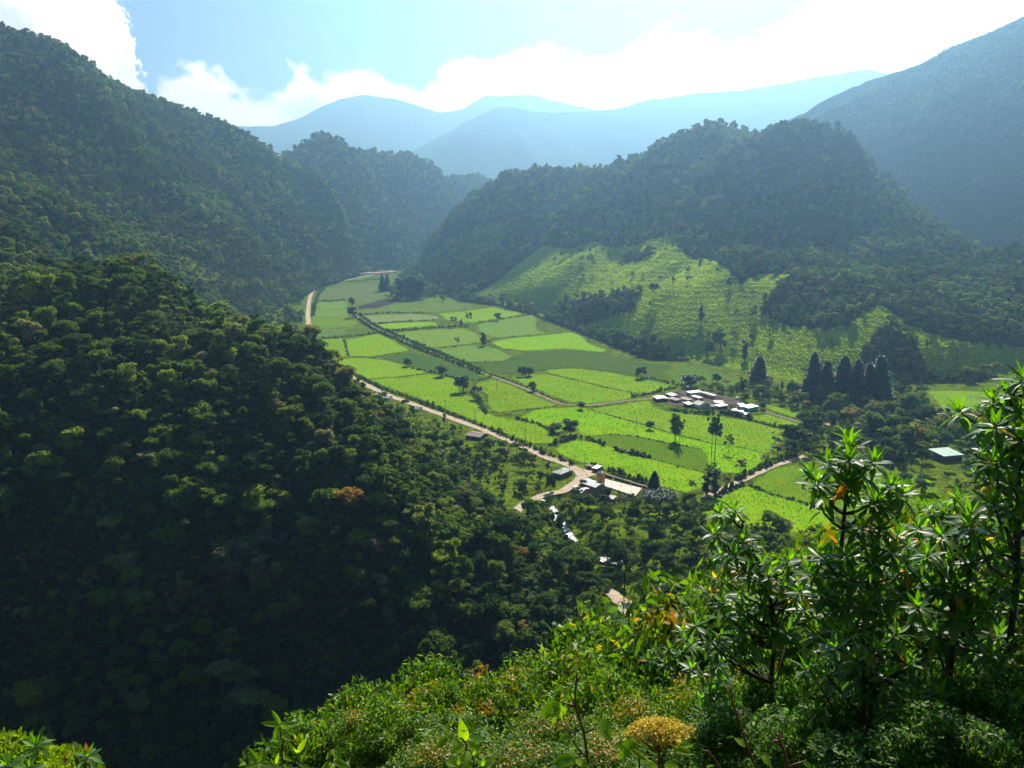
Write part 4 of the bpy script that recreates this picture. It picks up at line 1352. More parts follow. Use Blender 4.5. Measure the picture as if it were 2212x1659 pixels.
HEDGES = [
    ('long bushy hedge along the right side of the dirt road', [(742, 797), (790, 822), (837, 844), (905, 868), (970, 894), (1040, 921), (1110, 951), (1175, 979), (1240, 1004)], 3.2, 3.2, 2.6, M_LEAF_V),
    ('tall hedge between the court wall and the vivid pasture', [(1278, 1008), (1310, 1016), (1350, 1030), (1390, 1042), (1400, 1046)], 4.4, 3.6, 2.0, M_LEAF_V),
    ('thick dark hedge on the left of the track across the pastures', [(766, 684), (800, 708), (850, 731), (900, 753), (950, 772), (1000, 792), (1040, 809)], 4.2, 3.4, 3.2, M_LEAF_V),
    ('thick dark hedge on the right of the track across the pastures', [(776, 680), (810, 703), (855, 724), (905, 746), (955, 765), (1005, 786), (1045, 803)], 4.0, 3.4, 3.2, M_LEAF_V),
    ('low broken hedge beside the open stretch of the farm track', [(1050, 806), (1090, 819), (1140, 838), (1190, 860), (1225, 872)], 1.8, 2.0, 3.0, M_LEAF_V),
    ('straight hedge above the square yellow green pasture', [(668, 731), (710, 731), (737, 729), (780, 725), (817, 719)], 3.2, 3.0, 3.0, M_LEAF_V),
    ('tall bushy hedge above the large rectangular pasture', [(845, 717), (904, 712), (960, 708), (1010, 705)], 4.6, 3.4, 3.0, M_LEAF_V),
    ('hedge along the upper edge of the straw coloured strip', [(775, 680), (840, 677), (912, 676)], 3.4, 3.2, 3.4, M_LEAF_V),
    ('loose hedge between the straw coloured strip and the vivid strip', [(805, 700), (870, 695), (945, 692)], 3.0, 2.6, 3.6, M_LEAF_V),
    ('dotted row of bushes at the foot of the right slope', [(1027, 699), (1060, 693), (1104, 686), (1146, 679)], 3.0, 2.4, 5.0, M_LEAF_V),
    ('ragged hedge running from the round tree towards the dark bushes', [(890, 796), (924, 803), (950, 808), (984, 817)], 2.6, 3.0, 3.0, M_LEAF_V),
    ('bushes trailing below the two dark trees in mid valley', [(1018, 846), (1036, 866), (1043, 885), (1052, 893)], 3.0, 4.0, 2.4, M_LEAF_V),
    ('thin fence line hedge below the triangular pasture', [(1056, 893), (1137, 886), (1200, 879)], 1.3, 1.4, 3.0, M_LEAF_V),
    ('dotted bush row dividing the striped pasture', [(1184, 808), (1237, 820), (1304, 836), (1371, 850)], 1.7, 1.5, 3.8, M_LEAF_V),
    ('short bushy hedge above the brightest pasture', [(1117, 905), (1150, 913), (1184, 927), (1196, 938)], 2.6, 3.0, 2.0, M_LEAF_V),
    ('hedge of round bushes curving along the top of the court pasture', [(1192, 961), (1220, 953), (1246, 946), (1277, 951), (1304, 962)], 3.4, 3.2, 2.0, M_LEAF_V),
    ('dense dark bushes in the middle of the court pasture edge', [(1330, 972), (1345, 976), (1371, 982), (1400, 988)], 3.4, 3.8, 2.0, M_DARK),
    ('thin dark fence line right of the dense bushes', [(1404, 990), (1450, 1003), (1481, 1012), (1517, 1020)], 0.9, 1.1, 1.8, M_DARK),
    ('dark weedy ditch between the olive strip and the brightest pasture', [(1317, 939), (1371, 943), (1439, 957), (1480, 964), (1517, 972)], 1.0, 1.6, 1.4, M_DARK),
    ('low weedy line between the two pastures before the farm', [(1271, 886), (1371, 913), (1443, 934), (1500, 949), (1542, 960)], 1.1, 1.4, 2.0, M_LEAF_V),
    ('tall leafy hedge in front of the farm house', [(1452, 886), (1480, 891), (1510, 894), (1540, 896)], 4.0, 4.0, 1.9, M_LEAF_V),
    ('dark leafy thicket before the turquoise sheds', [(1560, 893), (1580, 897), (1602, 903), (1618, 907)], 4.8, 4.6, 1.8, M_DARK),
    ('bushes trailing right from the farm paddock', [(1622, 909), (1655, 917), (1681, 924), (1711, 933)], 2.4, 2.6, 2.6, M_LEAF_V),
    ('hedge on the upper side of the pale lower track', [(1590, 1036), (1618, 1024), (1645, 1012), (1680, 998), (1720, 985)], 3.6, 3.8, 2.0, M_LEAF_V),
    ('bushes on the lower side of the pale lower track', [(1545, 1072), (1575, 1060), (1600, 1048)], 3.2, 3.6, 2.0, M_DARK),
    ('hedge between the vivid and the mottled right pastures', [(1622, 1051), (1661, 1066), (1721, 1082), (1773, 1100), (1800, 1110)], 1.9, 2.4, 2.0, M_LEAF_V),
    ('hedge along the far paddocks near the bend of the road', [(690, 651), (720, 651), (745, 649)], 4.0, 4.0, 4.0, M_LEAF_V),
    ('roadside bushes at the far bend of the dirt road', [(700, 622), (690, 636), (681, 655), (676, 682)], 5.0, 5.0, 4.0, M_LEAF_V),
    ('faint fence line above the vivid wedge', [(1040, 744), (1071, 732), (1130, 726), (1181, 723)], 1.4, 1.6, 3.5, M_LEAF_V),
    ('thin fence line below the large rectangular pasture', [(920, 753), (987, 747), (1037, 741)], 1.5, 1.6, 3.0, M_LEAF_V),
    ('thin fence line above the dark fallow field', [(1004, 784), (1070, 782), (1134, 774)], 1.4, 1.6, 3.5, M_LEAF_V),
    ('thin grassy bank above the long roadside pasture', [(794, 820), (864, 814), (924, 808)], 0.9, 1.6, 2.2, M_LEAF_V),
    ('thin bank below the square yellow green pasture', [(714, 774), (804, 772), (884, 759)], 1.0, 1.6, 2.6, M_LEAF_V),
    ('bushy hedge left of the farm gate', [(1366, 858), (1400, 852), (1430, 845), (1456, 838)], 3.2, 3.4, 2.6, M_LEAF_V),
    ('tree-high hedge along the foot of the right slope', [(1390, 818), (1425, 824), (1457, 831), (1490, 836)], 3.4, 3.6, 3.0, M_LEAF_V),
    ('overgrown dip between the two yellow green pastures', [(743, 733), (748, 750), (752, 768)], 1.4, 3.0, 2.6, M_LEAF_V),
    ('hedge row at the far end of the valley', [(752, 609), (790, 606), (826, 603)], 4.0, 5.0, 5.0, M_LEAF_V),
    ('scrub at the lower edge of the dark strip pasture', [(1020, 823), (1045, 820), (1062, 814)], 1.8, 2.0, 2.0, M_LEAF_V),
]
for i, (lab, ln, h, w, gp, mt) in enumerate(HEDGES):
    hedge(lab, ln, h * 1.15, w * 1.05, gp, M_HEDGE if mt is M_LEAF_V else mt, 200 + i)

# ------------------------------------------------------------------ grass tussocks
def tuft_mesh(seed, blades):
    g_ = np.random.default_rng(seed)
    a_ = g_.uniform(0, 6.283, blades)
    r_ = np.sqrt(g_.random(blades)) * 0.5
    c_ = np.stack([np.cos(a_) * r_, np.sin(a_) * r_, np.full(blades, 0.0)], -1)
    w_ = 0.20
    d_ = np.stack([-np.sin(a_), np.cos(a_), np.zeros(blades)], -1) * w_ * g_.uniform(0.6, 1.2, (blades, 1))
    lean = np.stack([np.cos(a_), np.sin(a_), np.zeros(blades)], -1) * g_.uniform(0.05, 0.45, (blades, 1))
    up = np.array([0, 0, 1.0]) * g_.uniform(0.35, 0.75, (blades, 1))
    v = np.stack([c_ - d_, c_ + d_, c_ + d_ * 0.35 + lean + up, c_ - d_ * 0.35 + lean + up], 1).reshape(-1, 3)
    return v, np.arange(4 * blades).reshape(-1, 4)


M_TUFT = leaf_mat('tussock_grass', [(0.0, (0.12, 0.22, 0.010)), (0.5, (0.16, 0.28, 0.010)), (0.85, (0.20, 0.32, 0.012)), (1.0, (0.09, 0.16, 0.012))], 0.6, gloss_mix=False, tint=(1.5, 1.5, 0.6))
tufts = []
for s_ in range(4):
    v, f = tuft_mesh(s_, 14)
    tufts.append(mesh_np('tussock', v, f, [M_TUFT]))
tuft_coll = proto_collection('tussock_kinds', tufts)
g = np.random.default_rng(21)
T = []
x, y = jitter_grid(-120, 560, 620, 1450, 1.8, g)
z = ground(x, y)
gm = grass_at(x, y, z)
ok = (gm > 0.7) & ~in_poly(x, y, FLOOR)
x, y, z = x[ok], y[ok], z[ok]
band = np.sin(z / 0.8 + 9 * fbm(x / 30, y / 30, 3))           # cattle terraces along the contours
ok = g.random(len(x)) < 0.38 + 0.5 * (band > 0.1) - 0.35 * (fbm(x / 22, y / 22, 3) < 0.42)
k = int(ok.sum())
s = g.uniform(1.1, 2.4, k)
M_HTUFT = leaf_mat('terrace_grass', [(0.0, (0.17, 0.27, 0.010)), (0.6, (0.23, 0.34, 0.010)), (1.0, (0.28, 0.38, 0.014))], 0.62, gloss_mix=False, tint=(1.45, 1.4, 0.6))
ht = []
for s_ in range(4):
    v, f = tuft_mesh(s_ + 10, 14)
    ht.append(mesh_np('tussock', v, f, [M_HTUFT]))
scatter('terrace_grass', 'rough bright grass on the terraced right slope', np.stack([x[ok], y[ok], z[ok]], -1), np.stack([np.zeros(k), np.zeros(k), g.uniform(0, 6.283, k)], -1), np.stack([s, s, s * 0.6], -1), g.integers(0, 4, k), proto_collection('terrace_grass_kinds', ht))
for poly, colr in FIELD_POLYS:
    pa = np.array(poly)
    my = pa[:, 1].mean()
    s_ = 1.9 if my < 560 else (2.6 if my < 800 else 5.0)
    if my > 1200 or colr in (SOIL,):
        continue
    x, y = jitter_grid(pa[:, 0].min(), pa[:, 0].max(), pa[:, 1].min(), pa[:, 1].max(), s_, g)
    ok = in_poly(x, y, poly) & (g.random(len(x)) < 0.35 + 0.6 * (fbm(x / 15, y / 15, 3) > 0.5))
    x, y = x[ok], y[ok]
    T.append((x, y, np.full(len(x), 0.1), g.uniform(0.5, 1.1, len(x)) * (1 if my < 560 else 1.2)))
x, y, z, s = [np.concatenate(q) for q in zip(*T)]
k = len(x)
print('tussocks', k)
scatter('grass_tussocks', 'rough grass tussocks dotted over the valley pastures', np.stack([x, y, z], -1), np.stack([np.zeros(k), np.zeros(k), g.uniform(0, 6.283, k)], -1),
        np.stack([s, s, s * 0.6], -1), g.integers(0, 4, k), tuft_coll)
M_LEAF_P = leaf_mat('pale_forest_leaf', [(0.0, (0.12, 0.17, 0.05)), (1.0, (0.17, 0.22, 0.07))], 0.35, 0.6, 0.2)
# ------------------------------------------------------------------ single trees of the valley, each one measured
TK = {
    'round': [Kind('tree', crown_geo(100 + s, 'round', 3.6, 7.0, 1.2, 12, 1500, 0.42), M_LEAF_V, 7.0, 1.2, 0.2, 100 + s, 3) for s in range(3)],
    'dark': [Kind('tree', crown_geo(110 + s, 'round', 3.8, 7.0, 0.9, 13, 1700, 0.42), M_DARK, 7.0, 0.9, 0.22, 110 + s, 3) for s in range(2)],
    'umbrella': [Kind('tree', crown_geo(120 + s, 'umbrella', 3.8, 8.0, 3.4, 14, 1300, 0.42), M_DARK, 8.0, 3.4, 0.2, 120 + s, 7) for s in range(2)],
    'slender': [Kind('tree', crown_geo(130 + s, 'loose', 2.6, 14, 6.5, 26, 2000, 0.42), M_LEAF_V, 14, 6.5, 0.16, 130 + s, 8, M_PALEBARK) for s in range(2)],
    'tall': [Kind('tree', crown_geo(140 + s, 'column', 3.0, 14, 3.2, 18, 1900, 0.42), M_LEAF_V, 14, 3.2, 0.2, 140 + s, 5) for s in range(2)],
    'loose': [Kind('tree', crown_geo(150 + s, 'loose', 2.6, 7, 2.0, 12, 520, 0.36), M_DRY, 7, 2.0, 0.13, 150 + s, 9, M_PALEBARK) for s in range(2)],
    'yellow': [Kind('tree', crown_geo(160 + s, 'loose', 3.0, 9, 2.2, 15, 950, 0.42), M_YEL, 9, 2.2, 0.15, 160 + s, 8) for s in range(2)],
    'grey': [Kind('tree', crown_geo(172, 'round', 3.6, 9.0, 3.0, 16, 2400, 0.36), M_DRY, 9.0, 3.0, 0.2, 172, 8, M_PALEBARK)],
    'pale': [Kind('tree', crown_geo(173 + 10 * s, 'umbrella', 3.4, 11.0, 7.0, 14, 1500, 0.40), M_LEAF_P, 11.0, 7.0, 0.15, 173 + s, 8, M_PALEBARK) for s in range(2)],
    'silver': [Kind('tree', crown_geo(170, 'umbrella', 6.5, 8.5, 2.6, 30, 2200, 0.62), M_SILVER, 8.5, 2.6, 0.3, 170, 8)],
    'column': [Kind('tree', crown_geo(175 + s, 'column', 1.9, 9, 0.8, 12, 1300, 0.40), M_DARK, 9, 0.8, 0.18, 175 + s, 2) for s in range(2)],
    'conifer': [Kind('tree', conifer_geo(180 + s, 4.6, 18, 4600, 0.60, 0.62), M_CON, 18, 1.0, 0.32, 180 + s, 0) for s in range(3)],
    'cypress': [Kind('tree', conifer_geo(185, 3.6, 13, 4600, 0.42, 0.80), M_CON, 13, 0.6, 0.28, 185, 0)],
    'araucaria': [Kind('tree', crown_geo(187 + s, 'column', 1.5, 14, 1.0, 22, 1500, 0.42), M_CON, 14, 1.0, 0.2, 187 + s, 3) for s in range(2)],
}
# bare trees: branching stems without leaves
def bare_kind(seed, H, r, n1, twig):
    g_ = random.Random(seed)
    mb = MB()
    pts_ = [Vector((0, 0, -0.5))]
    for i in range(1, 7):
        t_ = i / 6
        pts_.append(Vector((0.25 * math.sin(t_ * 3 + seed), 0.2 * math.sin(t_ * 4.1), H * t_)))
    rad = [r * (1 - 0.85 * i / 6) for i in range(7)]
    mb.tube(pts_, rad, 6)
    for i in range(n1):
        t_ = g_.uniform(0.35, 0.97)
        k_ = int(t_ * 6)
        b_ = pts_[k_].lerp(pts_[min(6, k_ + 1)], t_ * 6 - k_)
        a_ = g_.uniform(0, 6.283)
        L_ = H * g_.uniform(0.12, 0.30) * (1.2 - t_)
        d_ = Vector((math.cos(a_), math.sin(a_), g_.uniform(0.5, 1.1))).normalized()
        e_ = b_ + d_ * L_ * 1.5
        mb.tube([b_, b_.lerp(e_, 0.5) + Vector((0, 0, -L_ * 0.08)), e_], [r * 0.35 * (1.1 - t_), r * 0.22 * (1.1 - t_), r * 0.06], 4)
        for j in range(twig):
            s_ = g_.uniform(0.4, 0.95)
            q_ = b_.lerp(e_, s_)
            d2_ = (d_ + Vector((g_.uniform(-1, 1), g_.uniform(-1, 1), g_.uniform(-0.2, 0.8))) * 0.8).normalized()
            mb.tube([q_, q_ + d2_ * L_ * 0.5], [r * 0.10, r * 0.03], 3)
    return mb


def place_tree(kind, px, py, hpx, wpx, label, seed=0, cat='tree', group=None, depth=None, name=None):
    ks = TK[kind]
    k_ = ks[seed % len(ks)]
    if depth is None:
        q_ = on_floor(px, py)
    else:
        q_ = at_depth(px, py, depth)
    if depth is not None or not in_poly(np.array([q_[0]]), np.array([q_[1]]), FLOOR)[0]:
        # stand it on the slope: walk along the sight line until the ground is met
        d_ = ray(px, py)
        for yy_ in np.arange(150, 2600, 3.0):
            x_, z_ = d_[0] / d_[1] * yy_, CAM_H + d_[2] / d_[1] * yy_
            if ground(x_, yy_) >= z_:
                break
        q_ = np.array([x_, yy_, float(ground(x_, yy_))])
    h_ = px_size(hpx, q_[1]) / math.cos(PITCH) * 1.02
    bb = np.array([c_.co[:] for c_ in k_.crown.vertices]) if not hasattr(k_, 'bb') else None
    if bb is not None:
        k_.bb = (bb[:, 0].max() - bb[:, 0].min(), bb[:, 2].max())
    sz = h_ / k_.bb[1]
    sx = px_size(wpx, q_[1]) / k_.bb[0]
    if kind in ('slender', 'tall', 'yellow', 'loose', 'round'):
        sx *= 1.3
    if kind in ('conifer', 'cypress', 'araucaria'):
        sx *= 1.85 + 0.3 * ((seed * 37) % 10) / 10
        sz *= 1.02 + 0.1 * ((seed * 53) % 10) / 10
    t_ = empty(name or {'conifer': 'conifer_tree', 'cypress': 'cypress_tree', 'araucaria': 'araucaria_tree'}.get(kind, 'valley_tree'), (q_[0], q_[1], float(ground(q_[0], q_[1]))), seed * 1.7, label, cat, group)
    t_.scale = (sx, sx, sz)
    link('crown', k_.crown, t_)
    link('trunk', k_.trunk, t_)
    return t_


TREES = [
    ('dark', 954, 813, 25, 29, 'round dark tree standing in the hedge in mid valley'),
    ('dark', 1000, 847, 37, 34, 'big leafy tree in the middle of the dark tree line'),
    ('umbrella', 1032, 861, 28, 32, 'dark flat crowned tree at the end of the tree line'),
    ('round', 881, 791, 18, 18, 'small bushy tree at the left end of the ragged hedge'),
    ('loose', 987, 747, 19, 11, 'thin pale tree on the edge of the large rectangular pasture'),
    ('loose', 916, 751, 10, 8, 'tiny pale tree beside the thick track hedge'),
    ('round', 957, 651, 15, 12, 'round tree with its own shadow on the pasture below the grove'),
    ('loose', 914, 653, 11, 12, 'small bare looking tree just left of the round one below the grove'),
    ('round', 1074, 693, 18, 15, 'single tree in the dotted row under the right slope'),
    ('round', 1151, 845, 22, 16, 'tree beside the farm track in mid valley'),
    ('dark', 1128, 813, 22, 24, 'left of two dark trees above the striped pasture'),
    ('dark', 1142, 812, 20, 22, 'right of two dark trees above the striped pasture'),
    ('dark', 1384, 817, 26, 28, 'round dark tree at the far corner of the striped pasture'),
    ('dark', 1257, 884, 17, 20, 'dark tree where the farm track forks'),
    ('round', 1232, 939, 37, 34, 'broad green tree at the end of the brightest pasture'),
    ('round', 1197, 934, 23, 30, 'low bushy tree left of the broad green tree'),
    ('umbrella', 1411, 655, 42, 28, 'spreading tree alone high on the grassy right slope'),
    ('conifer', 826, 629, 36, 12, 'left of two dark conifers at the far end of the fields'),
    ('conifer', 837, 628, 34, 12, 'right of two dark conifers at the far end of the fields'),
    ('dark', 868, 645, 44, 28, 'leftmost big tree of the dark far grove'),
    ('dark', 886, 647, 50, 30, 'tallest tree in the middle of the dark far grove'),
    ('dark', 904, 645, 42, 28, 'right hand big tree of the dark far grove'),
    ('dark', 760, 662, 20, 16, 'upper tree at the head of the hedged track'),
    ('dark', 761, 687, 24, 20, 'lower larger tree at the head of the hedged track'),
    ('column', 1045, 747, 30, 20, 'bushy column of a tree between the pale pastures'),
    ('slender', 981, 707, 24, 12, 'left of the slender trees on the tall bushy hedge'),
    ('column', 996, 705, 16, 10, 'short bushy tree between the slender ones on the hedge'),
    ('slender', 1012, 704, 30, 12, 'tallest slender tree on the tall bushy hedge'),
    ('tall', 1458.7, 953, 62, 25, 'left and fuller of the pair of tall trees in the bright pasture'),
    ('slender', 1468, 960, 58, 16, 'thinner tree leaning close to the fuller one of the left tall pair'),
    ('slender', 1543.4, 993, 108, 26, 'tallest slender tree in the bright pasture'),
    ('slender', 1536.5, 985, 88, 20, 'second slender tree just left of the tallest one'),
    ('loose', 1574, 978, 42, 22, 'grey lone tree right of the tallest slender tree'),
    ('round', 1403, 927, 20, 18, 'bushy small tree on the weedy line before the farm'),
    ('loose', 1465, 1001, 27, 8, 'thin sapling below the left tall pair'),
    ('cypress', 1412.5, 1066, 50, 28, 'pointed dark cypress at the right end of the court'),
    ('silver', 1424, 1108, 58, 84, 'wide silvery leaved tree below the cypress'),
    ('araucaria', 1526.5, 1070, 57, 15, 'left of two narrow dark trees by the lower track'),
    ('araucaria', 1544, 1073, 61, 13, 'right of two narrow dark trees by the lower track'),
    ('yellow', 1598, 1023, 35, 22, 'yellowish tree on the pasture edge above the lower track'),
    ('yellow', 1572, 1052, 35, 22, 'yellowish tree between the narrow dark trees and the track'),
    ('yellow', 1496, 1060, 27, 15, 'small yellow crowned tree right of the cypress'),
    ('yellow', 1673, 960, 26, 24, 'upper of the yellowish trees at the pasture corner'),
    ('yellow', 1679, 988, 30, 28, 'lower of the yellowish trees at the pasture corner'),
    ('yellow', 1655, 1000, 24, 20, 'left of the yellowish trees at the pasture corner'),
    ('conifer', 1638, 831, 60, 32, 'lone dark conifer behind the farm'),
    ('conifer', 1753, 864, 98, 38, 'leftmost of the tall dark conifers at the foot of the slope'),
    ('conifer', 1782, 870, 92, 34, 'second of the tall dark conifers at the foot of the slope'),
    ('conifer', 1818, 874, 104, 42, 'third of the tall dark conifers at the foot of the slope'),
    ('conifer', 1846, 878, 98, 38, 'fourth of the tall dark conifers at the foot of the slope'),
    ('conifer', 1872, 876, 96, 38, 'fifth of the tall dark conifers at the foot of the slope'),
    ('conifer', 1895, 874, 106, 42, 'rightmost of the tall dark conifers at the foot of the slope'),
    ('column', 1514.7, 697, 38, 18, 'dark columnar tree high on the grassy slope'),
    ('column', 1608, 783, 48, 20, 'dark columnar tree low on the grassy slope'),
    ('round', 1555, 757, 48, 32, 'broad dark tree on the lower grassy slope'),
    ('round', 1530, 770, 34, 26, 'bushy tree left of the broad dark one on the lower slope'),
    ('loose', 1590, 700, 30, 14, 'thin grey tree in the middle of the grassy slope'),
    ('loose', 1625, 690, 34, 16, 'second thin grey tree beside the wooded knoll'),
    ('umbrella', 1960, 730, 40, 26, 'spreading tree on the saddle right of the wooded knoll'),
    ('loose', 2068, 790, 44, 14, 'thin pale trunked tree on the terraced slope at the right'),
    ('round', 1925, 1021, 21, 12, 'small round lone tree on the mottled right pasture'),
    ('round', 1955, 1050, 32, 28, 'dark bushy tree below the green roofed building'),
    ('round', 1990, 1064, 34, 30, 'second bushy tree below the green roofed building'),
    ('round', 2085, 1020, 34, 20, 'bright green tree right of the green roofed building'),
    ('loose', 1351, 1100, 48, 36, 'grey sparse tree on the grass before the court wall'),
    ('dark', 1312, 1068, 26, 20, 'small dark tree against the pink court wall'),
    ('dark', 1190, 1062, 40, 26, 'dark conical tree beside the grey green roofed house'),
    ('umbrella', 1128, 1065, 20, 26, 'flat crowned dark tree left of the road bend'),
    ('umbrella', 1245, 1072, 34, 36, 'dark spreading tree before the white church roofs'),
    ('dark', 1260, 1052, 22, 18, 'tree rising between the white church roofs'),
    ('round', 1272, 1100, 34, 30, 'soft green tree below the church'),
    ('dark', 1305, 1078, 26, 22, 'dark tree at the left corner of the low grey shed'),
    ('loose', 1582, 893, 22, 16, 'leafless looking tree behind the farm sheds'),
    ('round', 1610, 868, 22, 20, 'green tree behind the turquoise and white house'),
    ('round', 1646, 884, 18, 18, 'round tree where the brown track leaves the farm'),
    ('grey', 508, 1290, 130, 105, 'large silvery grey tree on the dark face of the near hill'),
    ('pale', 310, 1610, 130, 62, 'flat crowned tree on a thin pale trunk low on the dark hillside'),
    ('pale', 482, 1515, 95, 66, 'pale crowned tree near the foot of the dark hillside'),
    ('pale', 300, 1365, 80, 72, 'pale flat crowned tree halfway down the dark hillside'),
    ('yellow', 392, 1340, 64, 54, 'yellow green tree right of the pale flat crowned one on the dark hillside'),
    ('pale', 545, 1560, 80, 90, 'pale bushy tree at the foot of the hillside above the bright thicket'),
    ('yellow', 120, 1015, 44, 34, 'orange leaved tree on the left of the near hillside'),
    ('yellow', 262, 1000, 40, 46, 'bright yellow green tree in the middle of the near hillside'),
    ('yellow', 1850, 938, 28, 34, 'orange tinged tree in the right wood, first from the left'),
    ('yellow', 1893, 950, 30, 36, 'orange tinged tree in the right wood, second from the left'),
    ('yellow', 1938, 930, 26, 34, 'orange tinged tree in the right wood, third from the left'),
    ('yellow', 1985, 925, 26, 36, 'orange tinged tree in the right wood, fourth from the left'),
    ('yellow', 2035, 938, 26, 34, 'orange tinged tree in the right wood, just left above the green roof'),
    ('yellow', 2105, 955, 28, 32, 'orange tinged tree in the right wood, beyond the green roof'),
    ('round', 1920, 985, 34, 36, 'full green tree in the middle of the right wood'),
    ('round', 1830, 985, 30, 34, 'full green tree beside the small clearing in the right wood'),
    ('yellow', 1740, 965, 30, 30, 'yellowish tree at the left tip of the right wood'),
    ('dark', 1548, 828, 22, 24, 'dark tree mass behind the farm, right of the small white roof'),
    ('dark', 1490, 836, 28, 34, 'dark tree mass behind the farm, left of the small white roof'),
]
for i, (kd, px, py, hp, wp, lab) in enumerate(TREES):
    place_tree(kd, px, py, hp, wp, lab, i)

# the dead snags and the bare stem below the viewpoint
q = on_floor(1074, 844)
bare_kind(3, 9.5, 0.28, 12, 2).build('dead_tree', M_BARK, loc=(q[0], q[1], 0), smooth=True)
tag(bpy.data.objects['dead_tree'], 'dead leafless snag on the triangular pasture', 'dead tree')
q = on_floor(1538, 836)
o = bare_kind(5, 14, 0.3, 16, 2).build('dead_tree', M_BARK, loc=(q[0], q[1], 0), smooth=True)
tag(o, 'tall bare forked tree behind the farm', 'dead tree')
q = at_depth(1351, 1345, 72.0)
gz = float(ground(q[0], q[1]))
o = bare_kind(9, CAM_H + (ray(1350, 1168)[2] / ray(1350, 1168)[1]) * 72.0 - gz, 0.17, 22, 3).build('dead_tree', M_BARK, loc=(q[0], q[1], gz), smooth=True)
tag(o, 'thin bare tree stem rising in front of the river wood', 'dead tree')
# ------------------------------------------------------------------ houses, farm, church, court
M_WHITEROOF = plain_mat('white_sheet_roof', (0.50, 0.52, 0.54), 0.5, 0.2, 0.5, 0, 0.4, col2=(0.36, 0.36, 0.36))
M_GREYROOF = plain_mat('grey_sheet_roof', (0.17, 0.17, 0.165), 0.6, 0.35, 0.7, 0, 0.4)
M_BROWNROOF = plain_mat('brown_sheet_roof', (0.15, 0.105, 0.08), 0.7, 0.35, 0.9, 0, 0.3)
M_REDROOF = plain_mat('red_roof', (0.26, 0.075, 0.055), 0.7, 0.3, 0.9, 0, 0.3)
M_GREENROOF = plain_mat('green_roof', (0.15, 0.30, 0.18), 0.45, 0.25, 0.6, 0, 0.5)
M_SLATEROOF = plain_mat('grey_green_roof', (0.13, 0.17, 0.165), 0.55, 0.25, 0.6, 0, 0.4)
M_WHITEWALL = plain_mat('white_wall', (0.62, 0.62, 0.60), 0.85, 0.2, 1.2)
M_TURQ = plain_mat('turquoise_wall', (0.20, 0.44, 0.48), 0.8, 0.2, 1.2)
M_PINKWALL = plain_mat('dusky_pink_wall', (0.27, 0.165, 0.15), 0.9, 0.3, 0.5, col2=(0.19, 0.13, 0.12))
M_WOODWALL = plain_mat('weathered_wood_wall', (0.10, 0.078, 0.060), 0.9, 0.35, 1.0)
M_GREYWALL = plain_mat('grey_block_wall', (0.23, 0.22, 0.20), 0.9, 0.3, 1.0)
M_ORANGE = plain_mat('orange_tower_wall', (0.60, 0.30, 0.085), 0.8, 0.15, 1.5)
M_DARKGAP = plain_mat('dark_opening', (0.012, 0.012, 0.013), 0.9, 0.2, 1.0)
M_CONC = plain_mat('concrete_court', (0.56, 0.51, 0.42), 0.9, 0.2, 0.25, col2=(0.48, 0.43, 0.35))
M_STONE = plain_mat('rough_stone', (0.30, 0.27, 0.23), 0.95, 0.4, 0.8, 0.1)
M_BRICKWALL = plain_mat('brown_wall', (0.16, 0.095, 0.07), 0.9, 0.35, 0.7)
M_POLE = plain_mat('pole_concrete', (0.24, 0.235, 0.22), 0.8, 0.25, 1.0)
M_METAL = plain_mat('grey_metal', (0.30, 0.31, 0.32), 0.5, 0.2, 1.0, 0, 0.5)
M_ORIVER = plain_mat('rust', (0.35, 0.12, 0.05), 0.8, 0.3, 1.5)


def rect_of(corners, z):
    w = [on_floor(a, b, z)[:2] for a, b in corners]
    c_ = np.mean(w, axis=0)
    e1 = ((w[1] - w[0]) + (w[2] - w[3])) / 2
    e2 = ((w[2] - w[1]) + (w[3] - w[0])) / 2
    return c_, math.atan2(e1[1], e1[0]), np.linalg.norm(e1), np.linalg.norm(e2)


